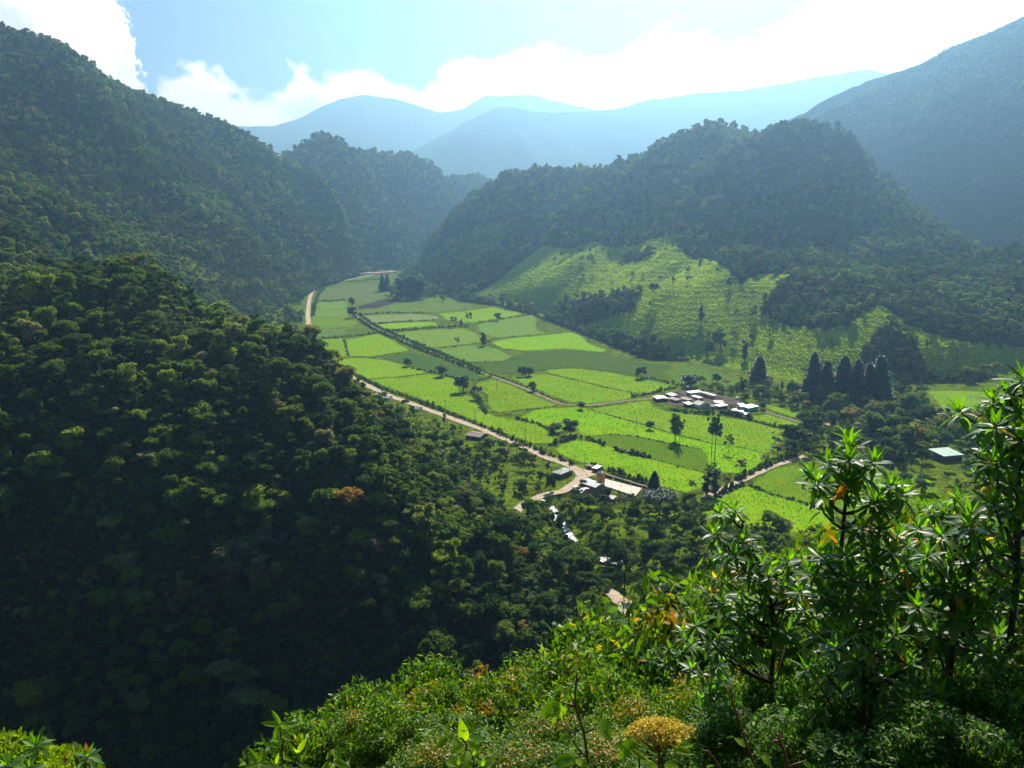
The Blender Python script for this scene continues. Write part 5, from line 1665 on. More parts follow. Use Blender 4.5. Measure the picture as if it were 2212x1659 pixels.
def house(name, label, cat, c_, ang, L, W, wh, rh, style, wall, roof, over=0.4, z0=0.0, wins=(), door=None, group=None, posts=0):
    """local x along the ridge; parts: wall, roof, windows (> pane), door (> handle), posts"""
    t_ = empty(name, (c_[0], c_[1], z0), ang, label, cat, group)
    hl, hw = L / 2, W / 2
    il, iw = hl - over, hw - over
    if style == 'open':
        for i in range(posts):
            for sy in (-1, 1):
                x_ = -il + 2 * il * i / max(1, posts - 1)
                MB().box((x_, sy * iw, wh / 2 - 0.1), (0.16, 0.16, wh + 0.2)).build('post', wall, t_)
        MB().box((0, iw - 0.1, wh * 0.28), (2 * il, 0.10, wh * 0.5)).build('low_wall', wall, t_)
    elif wall is not None:
        mb = MB()
        mb.box((0, 0, wh / 2 - 0.3), (2 * il, 2 * iw, wh + 0.6))
        if style == 'gable':
            for sx in (-1, 1):
                x_ = sx * il
                mb.add([(x_, -iw, wh - 0.01), (x_, iw, wh - 0.01), (x_, 0, wh + rh * iw / hw - 0.08), (x_ - sx * 0.2, -iw, wh - 0.01), (x_ - sx * 0.2, iw, wh - 0.01), (x_ - sx * 0.2, 0, wh + rh * iw / hw - 0.08)],
                       [(0, 1, 2), (5, 4, 3), (0, 2, 5, 3), (1, 4, 5, 2)])
        mb.build('wall', wall, t_)
    th = 0.12
    rb = MB()
    if style in ('gable',):
        rb.slab([(-hl, -hw, wh), (hl, -hw, wh), (hl, 0, wh + rh), (-hl, 0, wh + rh)], th)
        rb.slab([(-hl, 0.004, wh + rh), (hl, 0.004, wh + rh), (hl, hw, wh), (-hl, hw, wh)], th)
        rb.box((0, 0, wh + rh + 0.05), (L, 0.35, 0.10))
    elif style == 'hip':
        q_ = min(hl * 0.9, hw)
        A_ = [(-hl, -hw, wh), (hl, -hw, wh), (hl, hw, wh), (-hl, hw, wh), (-hl + q_, 0, wh + rh), (hl - q_, 0, wh + rh)]
        rb.add(A_ + [(p_[0], p_[1], p_[2] - th) for p_ in A_], [(0, 1, 5, 4), (1, 2, 5), (2, 3, 4, 5), (3, 0, 4), (7, 6, 10, 11), (8, 7, 11), (9, 8, 11, 10), (6, 9, 10), (0, 6, 7, 1), (1, 7, 8, 2), (2, 8, 9, 3), (3, 9, 6, 0)])
    else:   # single pitch, falling towards local -y
        rb.slab([(-hl, -hw, wh), (hl, -hw, wh), (hl, hw, wh + rh), (-hl, hw, wh + rh)], th)
    ro = rb.build('roof', roof, t_)
    # sheet laps: raised seams down the slope
    if L > 8 and style in ('gable', 'shed', 'open'):
        for i in range(1, int(L / 4)):
            x_ = -hl + i * L / int(L / 4)
            sm = MB()
            if style == 'gable':
                sm.add([(x_ - .05, -hw, wh + .01), (x_ + .05, -hw, wh + .01), (x_ + .05, -.2, wh + rh * (1 - .2 / hw) + .05), (x_ - .05, -.2, wh + rh * (1 - .2 / hw) + .05), (x_, -hw, wh + .08), (x_, -.2, wh + rh + .09)], [(0, 4, 5, 3), (4, 1, 2, 5), (0, 1, 4), (3, 5, 2)])
            else:
                sm.add([(x_ - .05, -hw, wh + .003), (x_ + .05, -hw, wh + .003), (x_ + .05, hw, wh + rh + .003), (x_ - .05, hw, wh + rh + .003), (x_, -hw, wh + .07), (x_, hw, wh + rh + .07)], [(0, 4, 5, 3), (4, 1, 2, 5), (0, 1, 4), (3, 5, 2)])
            sm.build('seam', roof, ro)
    for side, s_, w_, h_, zc in wins:
        if side in ('f', 'b'):
            sy = -1 if side == 'f' else 1
            p_, sz_ = (s_ * il, sy * (iw + 0.02), zc), (w_, 0.08, h_)
            p2, s2 = (s_ * il, sy * (iw + 0.05), zc), (w_ * 0.8, 0.05, h_ * 0.8)
        else:
            sx = -1 if side == 'l' else 1
            p_, sz_ = (sx * (il + 0.02), s_ * iw, zc), (0.08, w_, h_)
            p2, s2 = (sx * (il + 0.05), s_ * iw, zc), (0.05, w_ * 0.8, h_ * 0.8)
        wn = MB().box(p_, sz_).build('window', M_GREYWALL, t_)
        MB().box(p2, s2).build('pane', M_DARKGAP, wn)
    if door:
        s_, w_, h_ = door
        MB().box((s_ * il, -(iw + 0.03), h_ / 2), (w_, 0.08, h_)).build('door', M_DARKGAP, t_)
    return t_


WIN3 = [('f', -0.6, 1.1, 1.0, 1.6), ('f', 0.55, 1.1, 1.0, 1.6), ('l', 0.0, 1.0, 1.0, 1.6)]


def house_px(name, label, cat, corners, z, *a, **k):
    c_, an, L_, W_ = rect_of(corners, z)
    L_, W_ = max(L_, 2.2), max(W_, 2.0)
    return house(name, label, cat, c_, an, L_, W_, *a, **k)


def r4(x_, y_):
    return (658.3 + x_ / 5.04, 603.5 + y_ / 5.04)


def r3(x_, y_):
    return (1344 + x_ / 5.04, 795.5 + y_ / 5.04)


def r5(x_, y_):
    return (1481.2 + x_ / 10.08, 768 + y_ / 10.08)


def r7(x_, y_):
    return (1207 + x_ / 10.08, 976.5 + y_ / 10.08)


# roadside houses on the left
house_px('roadside_house', 'left of the two small grey roofed houses by the dirt road', 'house', [r4(770, 1252), r4(872, 1262), r4(890, 1236), r4(790, 1230)], 2.8, 2.6, 0.8, 'gable', M_GREYWALL, M_GREYROOF, wins=WIN3, door=(0.0, 0.9, 2.0))
house_px('roadside_house', 'right of the two small grey roofed houses, with a pale wall', 'house', [r4(832, 1282), r4(925, 1292), r4(945, 1262), r4(850, 1258)], 2.8, 2.6, 0.8, 'gable', M_WHITEWALL, M_GREYROOF, wins=WIN3, door=(0.0, 0.9, 2.0))
house_px('roadside_house', 'small house with a pale gable almost hidden in trees by the road', 'house', [r4(1160, 1400), r4(1255, 1412), r4(1275, 1385), r4(1185, 1378)], 2.8, 2.6, 0.9, 'gable', M_WHITEWALL, M_BROWNROOF, wins=WIN3, door=(0.1, 0.9, 2.0))
house_px('roadside_house', 'brown roofed house below the middle of the dirt road', 'house', [(1008, 939), (1042, 944), (1050, 934), (1018, 930)], 3.0, 2.6, 1.0, 'gable', M_WOODWALL, M_BROWNROOF, wins=WIN3, door=(0.0, 0.9, 2.0))
house_px('roadside_house', 'small house with a red roof among trees beside the road', 'house', [(1084, 973), (1097, 974), (1100, 968), (1088, 967)], 2.8, 2.5, 0.7, 'gable', M_GREYWALL, M_REDROOF, wins=WIN3[:2], door=(0.0, 0.9, 2.0))
house_px('hut', 'tiny white roofed hut deep in the wooded strip', 'hut', [(944, 977), (954, 978), (956, 974), (947, 973)], 2.4, 2.2, 0.5, 'shed', M_GREYWALL, M_WHITEROOF, door=(0.0, 0.8, 1.9))
house_px('roadside_house', 'house with a broad grey green hipped roof by the road fork', 'house', [(1199, 1021), (1220, 1024), (1229, 1013), (1211, 1006)], 3.6, 3.2, 1.5, 'hip', M_WOODWALL, M_SLATEROOF, wins=WIN3, door=(0.1, 1.0, 2.1))
house_px('shop', 'little white roofed shop beside the road fork', 'shop', [r7(715, 330), r7(850, 358), r7(935, 300), r7(825, 272)], 3.0, 2.7, 0.4, 'shed', M_BRICKWALL, M_WHITEROOF, wins=[('f', -0.35, 1.0, 1.1, 1.4), ('f', 0.25, 1.0, 1.1, 1.4)], door=(0.75, 0.9, 2.0))
house_px('shed', 'low brown roofed shed left of the little shop', 'shed', [r7(588, 282), r7(725, 310), r7(745, 290), r7(612, 262)], 2.5, 2.3, 0.4, 'shed', M_BRICKWALL, M_BROWNROOF, door=(0.2, 0.9, 1.9))

# the court on its terrace
def wp7(x_, y_, z_=0.0):
    return on_floor(*r7(x_, y_), z_)


cA, cB, cC, cD = wp7(868, 560), wp7(1808, 800), wp7(1665, 972), wp7(800, 690)
court = MB()
court.slab([(p_[0], p_[1], 0.42) for p_ in (cD, cC, cB, cA)], 0.3)
tag(court.build('concrete_court', M_CONC), 'pale concrete sports court beside the church', 'court')


def wall_between(name, a_, b_, h0, h1, th, mat, label, cat, cap=None, n_cap=0):
    t_ = empty(name, ((a_[0] + b_[0]) / 2, (a_[1] + b_[1]) / 2, 0), math.atan2(b_[1] - a_[1], b_[0] - a_[0]), label, cat)
    L_ = math.hypot(b_[0] - a_[0], b_[1] - a_[1])
    MB().box((0, 0, (h0 + h1) / 2), (L_, th, h1 - h0)).build('wall_body', mat, t_)
    if cap:
        g_ = random.Random(4)
        for i in range(n_cap):
            l_ = L_ / n_cap
            MB().box((-L_ / 2 + l_ * (i + 0.5), g_.uniform(-.05, .05), h1 + 0.12 + g_.uniform(0, 0.1)), (l_ * g_.uniform(0.85, 0.99), th * g_.uniform(1.0, 1.5), 0.2), g_.uniform(-.03, .03)).build('coping_stone', cap, t_)
    return t_


e_ = (cC - cD) / np.linalg.norm(cC - cD)
nrm = np.array([e_[1], -e_[0], 0])
wall_between('retaining_wall', cD + nrm * 0.25, cC + nrm * 0.25, -4.6, 0.62, 0.4, M_PINKWALL, 'long dusky pink retaining wall below the court', 'wall')
wall_between('end_wall', cC + e_ * 0.5, cB + e_ * 0.5, -4.6, 0.95, 0.4, M_ORIVER, 'short reddish wall at the right end of the court', 'wall')
up_ = -nrm
wall_between('stand_wall', wp7(850, 475), wp7(1935, 805), -0.3, 1.25, 0.9, M_BRICKWALL, 'long low brown stand with stone coping behind the court', 'wall', M_STONE, 26)
house_px('shed', 'low grey roofed shed leaning before the pink court wall', 'shed', [r7(1035, 985), r7(1180, 1010), r7(1275, 965), r7(1130, 930)], -0.6, 3.0, 0.5, 'shed', M_PINKWALL, M_GREYROOF, z0=-4.0, wins=[('r', 0.0, 1.4, 1.0, 1.8)], door=(0.2, 0.9, 2.0))
# rubble heap
g_ = random.Random(8)
rb = MB()
c_ = wp7(1860, 850)
for i in range(26):
    rb.box((c_[0] + g_.gauss(0, 1.2), c_[1] + g_.gauss(0, 1.0), g_.uniform(0.05, 0.6)), (g_.uniform(.3, .9), g_.uniform(.3, .8), g_.uniform(.2, .6)), g_.uniform(0, 3))
tag(rb.build('rubble_heap', M_STONE), 'heap of pale rubble at the corner of the court', 'rubble', kind='stuff')

# church: nave with white roof, side roofs, orange bell tower
cc_ = wp7(745, 655, 4.0)
ang = math.atan2(cC[1] - cD[1], cC[0] - cD[0])
ch = empty('church', (cc_[0], cc_[1], 0), ang, 'small church with white roofs and an orange bell tower', 'church')
W_, L_ = 9.0, 12.5
MB().box((0, 0, -0.6), (L_ - 0.8, W_ - 0.8, 7.4)).build('wall', M_PINKWALL, ch)
rf = MB()
rf.slab([(-L_ / 2, -W_ / 2, 3.2), (L_ / 2, -W_ / 2, 3.2), (L_ / 2, 0, 4.5), (-L_ / 2, 0, 4.5)], 0.12)
rf.slab([(-L_ / 2, 0.004, 4.5), (L_ / 2, 0.004, 4.5), (L_ / 2, W_ / 2, 3.2), (-L_ / 2, W_ / 2, 3.2)], 0.12)
rf.build('roof', M_WHITEROOF, ch)
gb = MB()
for sx in (-1, 1):
    x_ = sx * (L_ / 2 - 0.45)
    gb.add([(x_, -W_ / 2 + .4, 3.09), (x_, W_ / 2 - .4, 3.09), (x_, 0, 4.32), (x_ - sx * .2, -W_ / 2 + .4, 3.09), (x_ - sx * .2, W_ / 2 - .4, 3.09), (x_ - sx * .2, 0, 4.32)], [(0, 1, 2), (5, 4, 3), (0, 2, 5, 3), (1, 4, 5, 2)])
gb.build('gable_wall', M_PINKWALL, ch)
for i in range(3):
    w_ = MB().box((-3.6 + 3.4 * i, -(W_ / 2 - 0.38), 1.7), (1.0, 0.1, 1.7)).build('window', M_GREYWALL, ch)
    MB().box((-3.6 + 3.4 * i, -(W_ / 2 - 0.34), 1.7), (0.75, 0.08, 1.4)).build('pane', M_DARKGAP, w_)
tx, ty = 0.6, W_ / 2 + 1.8
tw = MB().box((tx, ty, 4.3), (3.4, 3.4, 9.0)).build('bell_tower', M_ORANGE, ch)
for sx in (-0.8, 0.8):
    mb = MB()
    arch = [(-0.42, 0), (0.42, 0), (0.42, 1.0)] + [(0.42 * math.cos(a_), 1.0 + 0.42 * math.sin(a_)) for a_ in np.linspace(0.3, 2.84, 6)] + [(-0.42, 1.0)]
    k_ = len(arch)
    mb.add([(tx + sx + a_, ty - 1.73, 6.6 + b_) for a_, b_ in arch] + [(tx + sx + a_, ty - 1.66, 6.6 + b_) for a_, b_ in arch], [tuple(range(k_)), tuple(reversed(range(k_, 2 * k_)))] + [(i, i + k_, (i + 1) % k_ + k_, (i + 1) % k_) for i in range(k_)])
    mb.build('belfry_opening_shade', M_DARKGAP, tw)  # shade inside the open arch, painted as a near-black panel
pr = MB()
pr.add([(tx - 2, ty - 2, 8.8), (tx + 2, ty - 2, 8.8), (tx + 2, ty + 2, 8.8), (tx - 2, ty + 2, 8.8), (tx, ty, 10.0)], [(0, 1, 4), (1, 2, 4), (2, 3, 4), (3, 0, 4), (3, 2, 1, 0)])
pr.build('tower_roof', M_SLATEROOF, tw)
cr = MB().box((tx, ty, 10.5), (0.12, 0.12, 1.3)).box((tx, ty, 10.75), (0.6, 0.1, 0.12))
cr.build('cross', M_METAL, tw)
house_px('annex', 'white roofed annex left of the bell tower', 'annex', [r7(562, 590), r7(640, 612), r7(690, 588), r7(600, 565)], 4.0, 3.6, 0.6, 'shed', M_PINKWALL, M_WHITEROOF, door=(0, 1.0, 2.1))
house_px('parish_house', 'white roofed parish house seen through the trees before the church', 'house', [r7(450, 860), r7(540, 878), r7(640, 770), r7(540, 745)], 3.6, 3.2, 1.0, 'gable', M_PINKWALL, M_WHITEROOF, z0=0, wins=WIN3, door=(0, 1.0, 2.1))
house_px('parish_shed', 'narrow white roofed shed at the left of the parish house', 'shed', [r7(335, 725), r7(430, 800), r7(452, 778), r7(360, 712)], 3.0, 2.7, 0.3, 'shed', M_PINKWALL, M_WHITEROOF, door=(0, 0.9, 2.0))
house_px('hut', 'small pale roofed hut by the road above the river', 'hut', [(1166, 1083), (1174, 1085), (1177, 1081), (1169, 1079)], 2.4, 2.2, 0.4, 'shed', M_GREYWALL, M_WHITEROOF, door=(0, 0.8, 1.9))


# basketball hoops
def hoop(label, x_, y_, dx, dy):
    q_ = wp7(x_, y_)
    t_ = empty('basketball_hoop', (q_[0], q_[1], 0.42), math.atan2(dy, dx), label, 'hoop')
    MB().tube([(0, 0, 0), (0, 0, 3.6), (0.9, 0, 4.2)], 0.07, 6).build('post', M_METAL, t_)
    MB().box((1.0, 0, 4.2), (0.06, 1.8, 1.05)).build('backboard', M_WHITEWALL, t_)
    rg = MB()
    ring = [(1.35 + 0.23 * math.cos(a_), 0.23 * math.sin(a_), 3.85) for a_ in np.linspace(0, 6.283, 13)]
    rg.tube(ring, 0.02, 4, False)
    rg.build('rim', M_ORIVER, t_)


ex = (cC - cD) / np.linalg.norm(cC - cD)
hoop('basketball hoop at the left part of the court', 1150, 735, ex[0], ex[1])
hoop('basketball hoop at the right part of the court', 1575, 880, -ex[0], -ex[1])


# power poles
def pole(label, px, py, h_, az_=0.3, lean=0.0):
    q_ = on_floor(px, py)
    t_ = empty('power_pole', (q_[0], q_[1], 0), az_, label, 'power pole', 'power poles along the road')
    MB().tube([(0, 0, -0.5), (lean, 0, h_)], [0.20, 0.13], 8).build('shaft', M_POLE, t_)
    cx_ = MB().box((lean, 0, h_ - 0.5), (0.14, 1.9, 0.14)).build('crossarm', M_WOODWALL, t_)
    for s_ in (-0.8, 0.0, 0.8):
        MB().tube([(lean, s_, h_ - 0.43), (lean, s_, h_ - 0.18)], [0.07, 0.05], 6).build('insulator', M_GREYWALL, cx_)
    return t_


POLES = [(962.3, 888, 9, 'power pole on the roadside pasture right of the half hidden pale house'), (1025.6, 907.3, 9, 'power pole in the middle of the long roadside pasture'), (1079.6, 929.6, 9, 'power pole at the narrow end of the roadside pasture'),
         (1135, 949.7, 9, 'power pole left of the broad green tree by the road'), (1110.6, 963, 8.5, 'power pole on the left verge of the dirt road'), (1263, 1011.5, 9.5, 'power pole beside the little shop'),
         (1345, 1040, 9.5, 'power pole rising from the stand behind the court'), (1394, 1054, 7.5, 'short power pole left of the cypress'), (1374.6, 924.6, 8, 'power pole alone in the brightest pasture'),
         (691, 670, 9, 'power pole in the farther small paddock'), (698, 686.8, 9, 'power pole in the nearer small paddock'), (713, 727.5, 9, 'power pole in the pale crop field'), (729.7, 772, 9, 'power pole in the narrow yellow green pasture'),
         (1230, 1028, 7, 'short pole before the grey green roofed house')]
for i, (a_, b_, h_, lab) in enumerate(POLES):
    pole(lab, a_, b_, h_, 0.9)

# the farm
farm_g = 'sheds of the farm'
house_px('cattle_shed', 'long white roofed cattle shed at the back left of the farm', 'shed', [r5(85, 812), r5(330, 778), r5(305, 745), r5(25, 785)], 3.2, 2.8, 0.5, 'open', M_WOODWALL, M_WHITEROOF, posts=5, group=farm_g)
house_px('cattle_shed', 'long white roofed cattle shed at the back right of the farm', 'shed', [r5(610, 875), r5(325, 792), r5(400, 778), r5(682, 850)], 3.2, 2.8, 0.5, 'open', M_WOODWALL, M_WHITEROOF, posts=6, group=farm_g)
house_px('farm_shed', 'white roofed shed at the left end of the farm', 'shed', [r3(352, 308), r3(392, 336), r3(496, 320), r3(430, 287)], 3.0, 2.7, 0.6, 'gable', M_WOODWALL, M_WHITEROOF, door=(0, 1.5, 2.2), group=farm_g)
house_px('farm_shed', 'small white roofed shed behind the left farm pens', 'shed', [r3(512, 296), r3(582, 287), r3(560, 265), r3(495, 274)], 3.0, 2.7, 0.4, 'shed', M_WOODWALL, M_WHITEROOF, door=(0, 1.0, 2.0), group=farm_g)
house_px('farm_shed', 'white roofed shed just left of the farm house', 'shed', [r3(690, 391), r3(772, 386), r3(740, 362), r3(680, 370)], 3.0, 2.7, 0.4, 'shed', M_WOODWALL, M_WHITEROOF, door=(0, 1.0, 2.0), group=farm_g)
house_px('farm_house', 'dark roofed farm house with a white gable and small windows', 'house', [r3(868, 402), r3(800, 376), r3(842, 345), r3(935, 370)], 4.0, 3.2, 2.0, 'gable', M_WHITEWALL, M_GREYROOF, wins=[('l', -0.4, 0.9, 1.0, 1.7), ('l', 0.4, 0.9, 1.0, 1.7), ('r', -0.4, 0.9, 1.0, 1.7), ('r', 0.4, 0.9, 1.0, 1.7), ('f', 0.0, 0.9, 1.0, 1.7)], door=(-0.5, 1.0, 2.1))
house_px('farm_house', 'low dark roofed annex right of the farm house', 'house', [r3(955, 412), r3(1005, 405), r3(990, 385), r3(940, 388)], 3.2, 2.7, 0.9, 'gable', M_WHITEWALL, M_BROWNROOF, wins=[('f', 0.2, 0.8, 0.9, 1.6)], door=(-0.4, 0.9, 2.0))
house_px('farm_shed', 'white roofed shed between the farm house and the turquoise house', 'shed', [r3(1030, 400), r3(1082, 418), r3(1132, 396), r3(1062, 374)], 3.0, 2.7, 0.4, 'shed', M_WOODWALL, M_WHITEROOF, door=(0, 1.0, 2.0), group=farm_g)
house_px('farm_house', 'broad white roofed house with white and turquoise walls', 'house', [r3(1320, 412), r3(1402, 434), r3(1462, 412), r3(1372, 380)], 3.8, 3.4, 0.7, 'shed', M_TURQ, M_WHITEROOF, wins=WIN3, door=(0.2, 1.0, 2.1))
house_px('farm_house', 'left wing of the turquoise house under its own white roof', 'house', [r3(1244, 410), r3(1318, 410), r3(1366, 384), r3(1296, 384)], 3.6, 3.2, 0.5, 'shed', M_WHITEWALL, M_WHITEROOF, wins=[('f', 0.0, 2.0, 1.2, 1.5)], door=(0.6, 1.0, 2.1))
for i, (a_, b_) in enumerate([(1210, 448), (1280, 466), (1345, 492)]):
    house_px('turquoise_shed', ['leftmost', 'middle', 'rightmost'][i] + ' of the three small turquoise sheds in the thicket', 'shed', [r3(a_ - 30, b_ + 6), r3(a_ + 32, b_ + 8), r3(a_ + 58, b_ - 6), r3(a_ - 6, b_ - 8)], 2.6, 2.4, 0.3, 'shed', M_TURQ, M_WHITEROOF, door=(0, 0.8, 1.9), group=farm_g)
house_px('farm_shed', 'small white roof among trees behind the farm', 'shed', [r3(700, 202), r3(762, 198), r3(735, 180), r3(690, 184)], 3.0, 2.7, 0.4, 'shed', M_GREYWALL, M_WHITEROOF, door=(0, 1.0, 2.0), group=farm_g)
q = on_floor(*r5(1130, 950))
tk = MB()
for i in range(6):
    a0, a1 = i / 6 * math.pi / 2, (i + 1) / 6 * math.pi / 2
    k_ = 14
    o0 = len(tk.v)
    tk.v += [(math.cos(w) * 2.4 * math.cos(a0), math.sin(w) * 2.4 * math.cos(a0), 0.8 + 1.3 * math.sin(a0)) for w in np.linspace(0, 6.283, k_, endpoint=False)]
    tk.v += [(math.cos(w) * 2.4 * math.cos(a1), math.sin(w) * 2.4 * math.cos(a1), 0.8 + 1.3 * math.sin(a1)) for w in np.linspace(0, 6.283, k_, endpoint=False)]
    tk.f += [(o0 + j, o0 + (j + 1) % k_, o0 + k_ + (j + 1) % k_, o0 + k_ + j) for j in range(k_)]
tk.tube([(0, 0, -0.2), (0, 0, 0.82)], 2.4, 14)
tag(tk.build('water_tank', M_WHITEWALL, loc=(q[0], q[1], 0)), 'small white domed tank beside the trees behind the farm', 'tank')


# pens: rails on posts in the yard
def pen(label, line, rails=3, h_=1.5, step=3.0, name='pen_fence'):
    L_ = [on_floor(a_, b_)[:2] for a_, b_ in line]
    t_ = empty(name, (L_[0][0], L_[0][1], 0), 0, label, 'fence', 'fences of the farm')
    o_ = L_[0]
    for a_, b_ in zip(L_[:-1], L_[1:]):
        d_ = b_ - a_
        l_ = np.linalg.norm(d_)
        an = math.atan2(d_[1], d_[0])
        k_ = max(1, int(l_ / step))
        for i in range(k_):
            p_ = a_ + d_ * i / k_ - o_
            MB().box((p_[0], p_[1], h_ / 2 - 0.1), (0.18, 0.18, h_ + 0.2), an).build('post', M_WOODWALL, t_)
        m_ = (a_ + b_) / 2 - o_
        for r_ in range(rails):
            MB().box((m_[0], m_[1], h_ * (r_ + 0.8) / rails), (l_, 0.07, 0.16), an).build('rail', M_WOODWALL, t_)


pen('dark rail fence around the left cattle pen', [r3(470, 290), r3(610, 345), r3(640, 370), r3(500, 330), r3(470, 290)])
pen('dark rail fence around the middle cattle pen', [r3(590, 275), r3(740, 330), r3(730, 352), r3(600, 310), r3(590, 275)])
pen('dark rail fence around the right cattle pen', [r3(700, 275), r3(870, 330), r3(900, 312), r3(740, 262)])
pen('rail fence before the back right cattle shed', [r3(880, 335), r3(1010, 318), r3(1040, 330), r3(1100, 345)])
pen('post fence along the near side of the brown track', [r3(1400, 520), r3(1500, 510), r3(1590, 495), r3(1700, 535), r3(1850, 582), r3(1980, 618)], 2, 1.3, 4.0, 'track_fence')
pen('post fence along the far side of the brown track', [r3(1510, 440), r3(1700, 498), r3(1850, 545), r3(2010, 598)], 2, 1.3, 4.0, 'track_fence')
# roofed pens: dark low sheds in the yard
house_px('pen_roof', 'low dark roof over the left pens of the farm', 'shed', [r3(510, 322), r3(600, 352), r3(625, 338), r3(530, 306)], 2.4, 2.2, 0.3, 'open', M_WOODWALL, M_BROWNROOF, posts=4, group=farm_g)
house_px('pen_roof', 'low dark roof over the middle pens of the farm', 'shed', [r3(640, 320), r3(730, 350), r3(755, 336), r3(665, 306)], 2.4, 2.2, 0.3, 'open', M_WOODWALL, M_BROWNROOF, posts=4, group=farm_g)
house_px('pen_roof', 'long dark roof in the centre of the farm yard', 'shed', [r3(760, 298), r3(850, 328), r3(872, 316), r3(780, 286)], 2.4, 2.2, 0.3, 'open', M_WOODWALL, M_GREYROOF, posts=4, group=farm_g)
house_px('pen_roof', 'dark roof right of the farm house in the yard', 'shed', [r3(985, 372), r3(1090, 372), r3(1115, 352), r3(1010, 350)], 2.4, 2.2, 0.3, 'open', M_WOODWALL, M_GREYROOF, posts=4, group=farm_g)

# the green roofed building and the houses at the edge of the right wood
house_px('green_roof_hall', 'big green roofed hall among trees on the right', 'hall', [(2026, 984), (2073, 980), (2058, 967), (2017, 970)], 5.0, 4.4, 0.9, 'shed', M_WOODWALL, M_GREENROOF, over=0.7, wins=[('f', -0.5, 1.4, 1.2, 2.0), ('f', 0.3, 1.4, 1.2, 2.0)], door=(0.75, 1.6, 2.5))
house_px('wood_house', 'house with an orange red roof where the track enters the right wood', 'house', [(1775, 920), (1792, 921), (1797, 914), (1781, 912)], 3.2, 2.8, 0.9, 'gable', M_WHITEWALL, M_REDROOF, wins=WIN3, door=(0, 0.9, 2.0))
house_px('wood_house', 'white walled house right of the orange roofed one', 'house', [(1812, 925), (1826, 926), (1830, 917), (1816, 916)], 3.4, 3.0, 0.5, 'shed', M_WHITEWALL, M_GREYROOF, wins=WIN3, door=(0, 0.9, 2.0))
house_px('far_house', 'tiny white house at the far end of the valley road', 'house', [(775, 592), (790, 593), (793, 588), (779, 587)], 3.5, 3.2, 1.0, 'gable', M_WHITEWALL, M_GREYROOF, wins=WIN3[:2])
house_px('far_house', 'tiny red roofed house at the far end of the valley road', 'house', [(820, 590), (834, 591), (837, 586), (823, 585)], 3.5, 3.2, 1.0, 'gable', M_WHITEWALL, M_REDROOF, wins=WIN3[:2])
# ------------------------------------------------------------------ the shrubs in front of the viewpoint
M_GLOSSY = leaf_mat('leathery_leaf', [(0.0, (0.040, 0.100, 0.022)), (0.6, (0.062, 0.142, 0.026)), (0.965, (0.088, 0.175, 0.026)), (0.98, (0.30, 0.19, 0.012)), (1.0, (0.35, 0.13, 0.012))], 0.46, 0.45, 0.3, tint=(2.5, 2.8, 0.4), per='leaf', per_leaf=0.3)
M_GLOSSY_O = leaf_mat('leathery_leaf_old', [(0.0, (0.038, 0.096, 0.020)), (0.55, (0.060, 0.136, 0.024)), (0.968, (0.084, 0.165, 0.024)), (0.98, (0.32, 0.20, 0.012)), (1.0, (0.36, 0.12, 0.012))], 0.44, 0.45, 0.3, tint=(2.5, 2.8, 0.4), per='object', per_leaf=0.0)
M_YOUNG = leaf_mat('young_leaf', [(0.0, (0.080, 0.190, 0.012)), (1.0, (0.115, 0.250, 0.014))], 0.55, 0.45, 0.3, tint=(1.7, 1.9, 0.3), per='object', per_leaf=0.0)
M_TWIG = plain_mat('twig_bark', (0.055, 0.042, 0.032), 0.8, 0.4, 30.0, 0, 0.3)
M_REDTWIG = plain_mat('reddish_stem', (0.17, 0.060, 0.035), 0.6, 0.4, 40.0, 0, 0.3)
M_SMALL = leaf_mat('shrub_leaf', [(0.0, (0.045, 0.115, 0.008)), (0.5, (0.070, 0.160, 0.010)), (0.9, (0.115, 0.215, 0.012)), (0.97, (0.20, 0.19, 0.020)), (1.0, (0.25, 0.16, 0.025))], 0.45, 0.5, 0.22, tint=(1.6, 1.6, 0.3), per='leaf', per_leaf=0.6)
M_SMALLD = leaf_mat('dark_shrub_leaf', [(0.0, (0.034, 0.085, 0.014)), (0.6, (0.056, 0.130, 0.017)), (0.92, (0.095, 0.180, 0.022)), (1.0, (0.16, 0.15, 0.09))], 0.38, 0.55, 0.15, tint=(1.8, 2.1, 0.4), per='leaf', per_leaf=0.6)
M_SMALLO = leaf_mat('orange_tip_leaf', [(0.0, (0.09, 0.15, 0.010)), (0.35, (0.18, 0.21, 0.012)), (0.7, (0.33, 0.22, 0.012)), (1.0, (0.42, 0.17, 0.016))], 0.42, 0.5, 0.3, tint=(1.3, 1.2, 0.4), per='leaf', per_leaf=0.5)
M_OVATE = leaf_mat('ovate_leaf', [(0.0, (0.11, 0.23, 0.012)), (0.6, (0.19, 0.33, 0.016)), (1.0, (0.27, 0.40, 0.020))], 0.55, 0.45, 0.3, tint=(1.6, 1.6, 0.25), per='object', per_leaf=0.0)
M_FLOWER = leaf_mat('flower_cluster', [(0.0, (0.55, 0.42, 0.040)), (0.6, (0.66, 0.53, 0.07)), (1.0, (0.46, 0.33, 0.04))], 0.3, 0.6, 0.2, tint=(1.1, 1.0, 0.6), per='leaf', per_leaf=0.6)


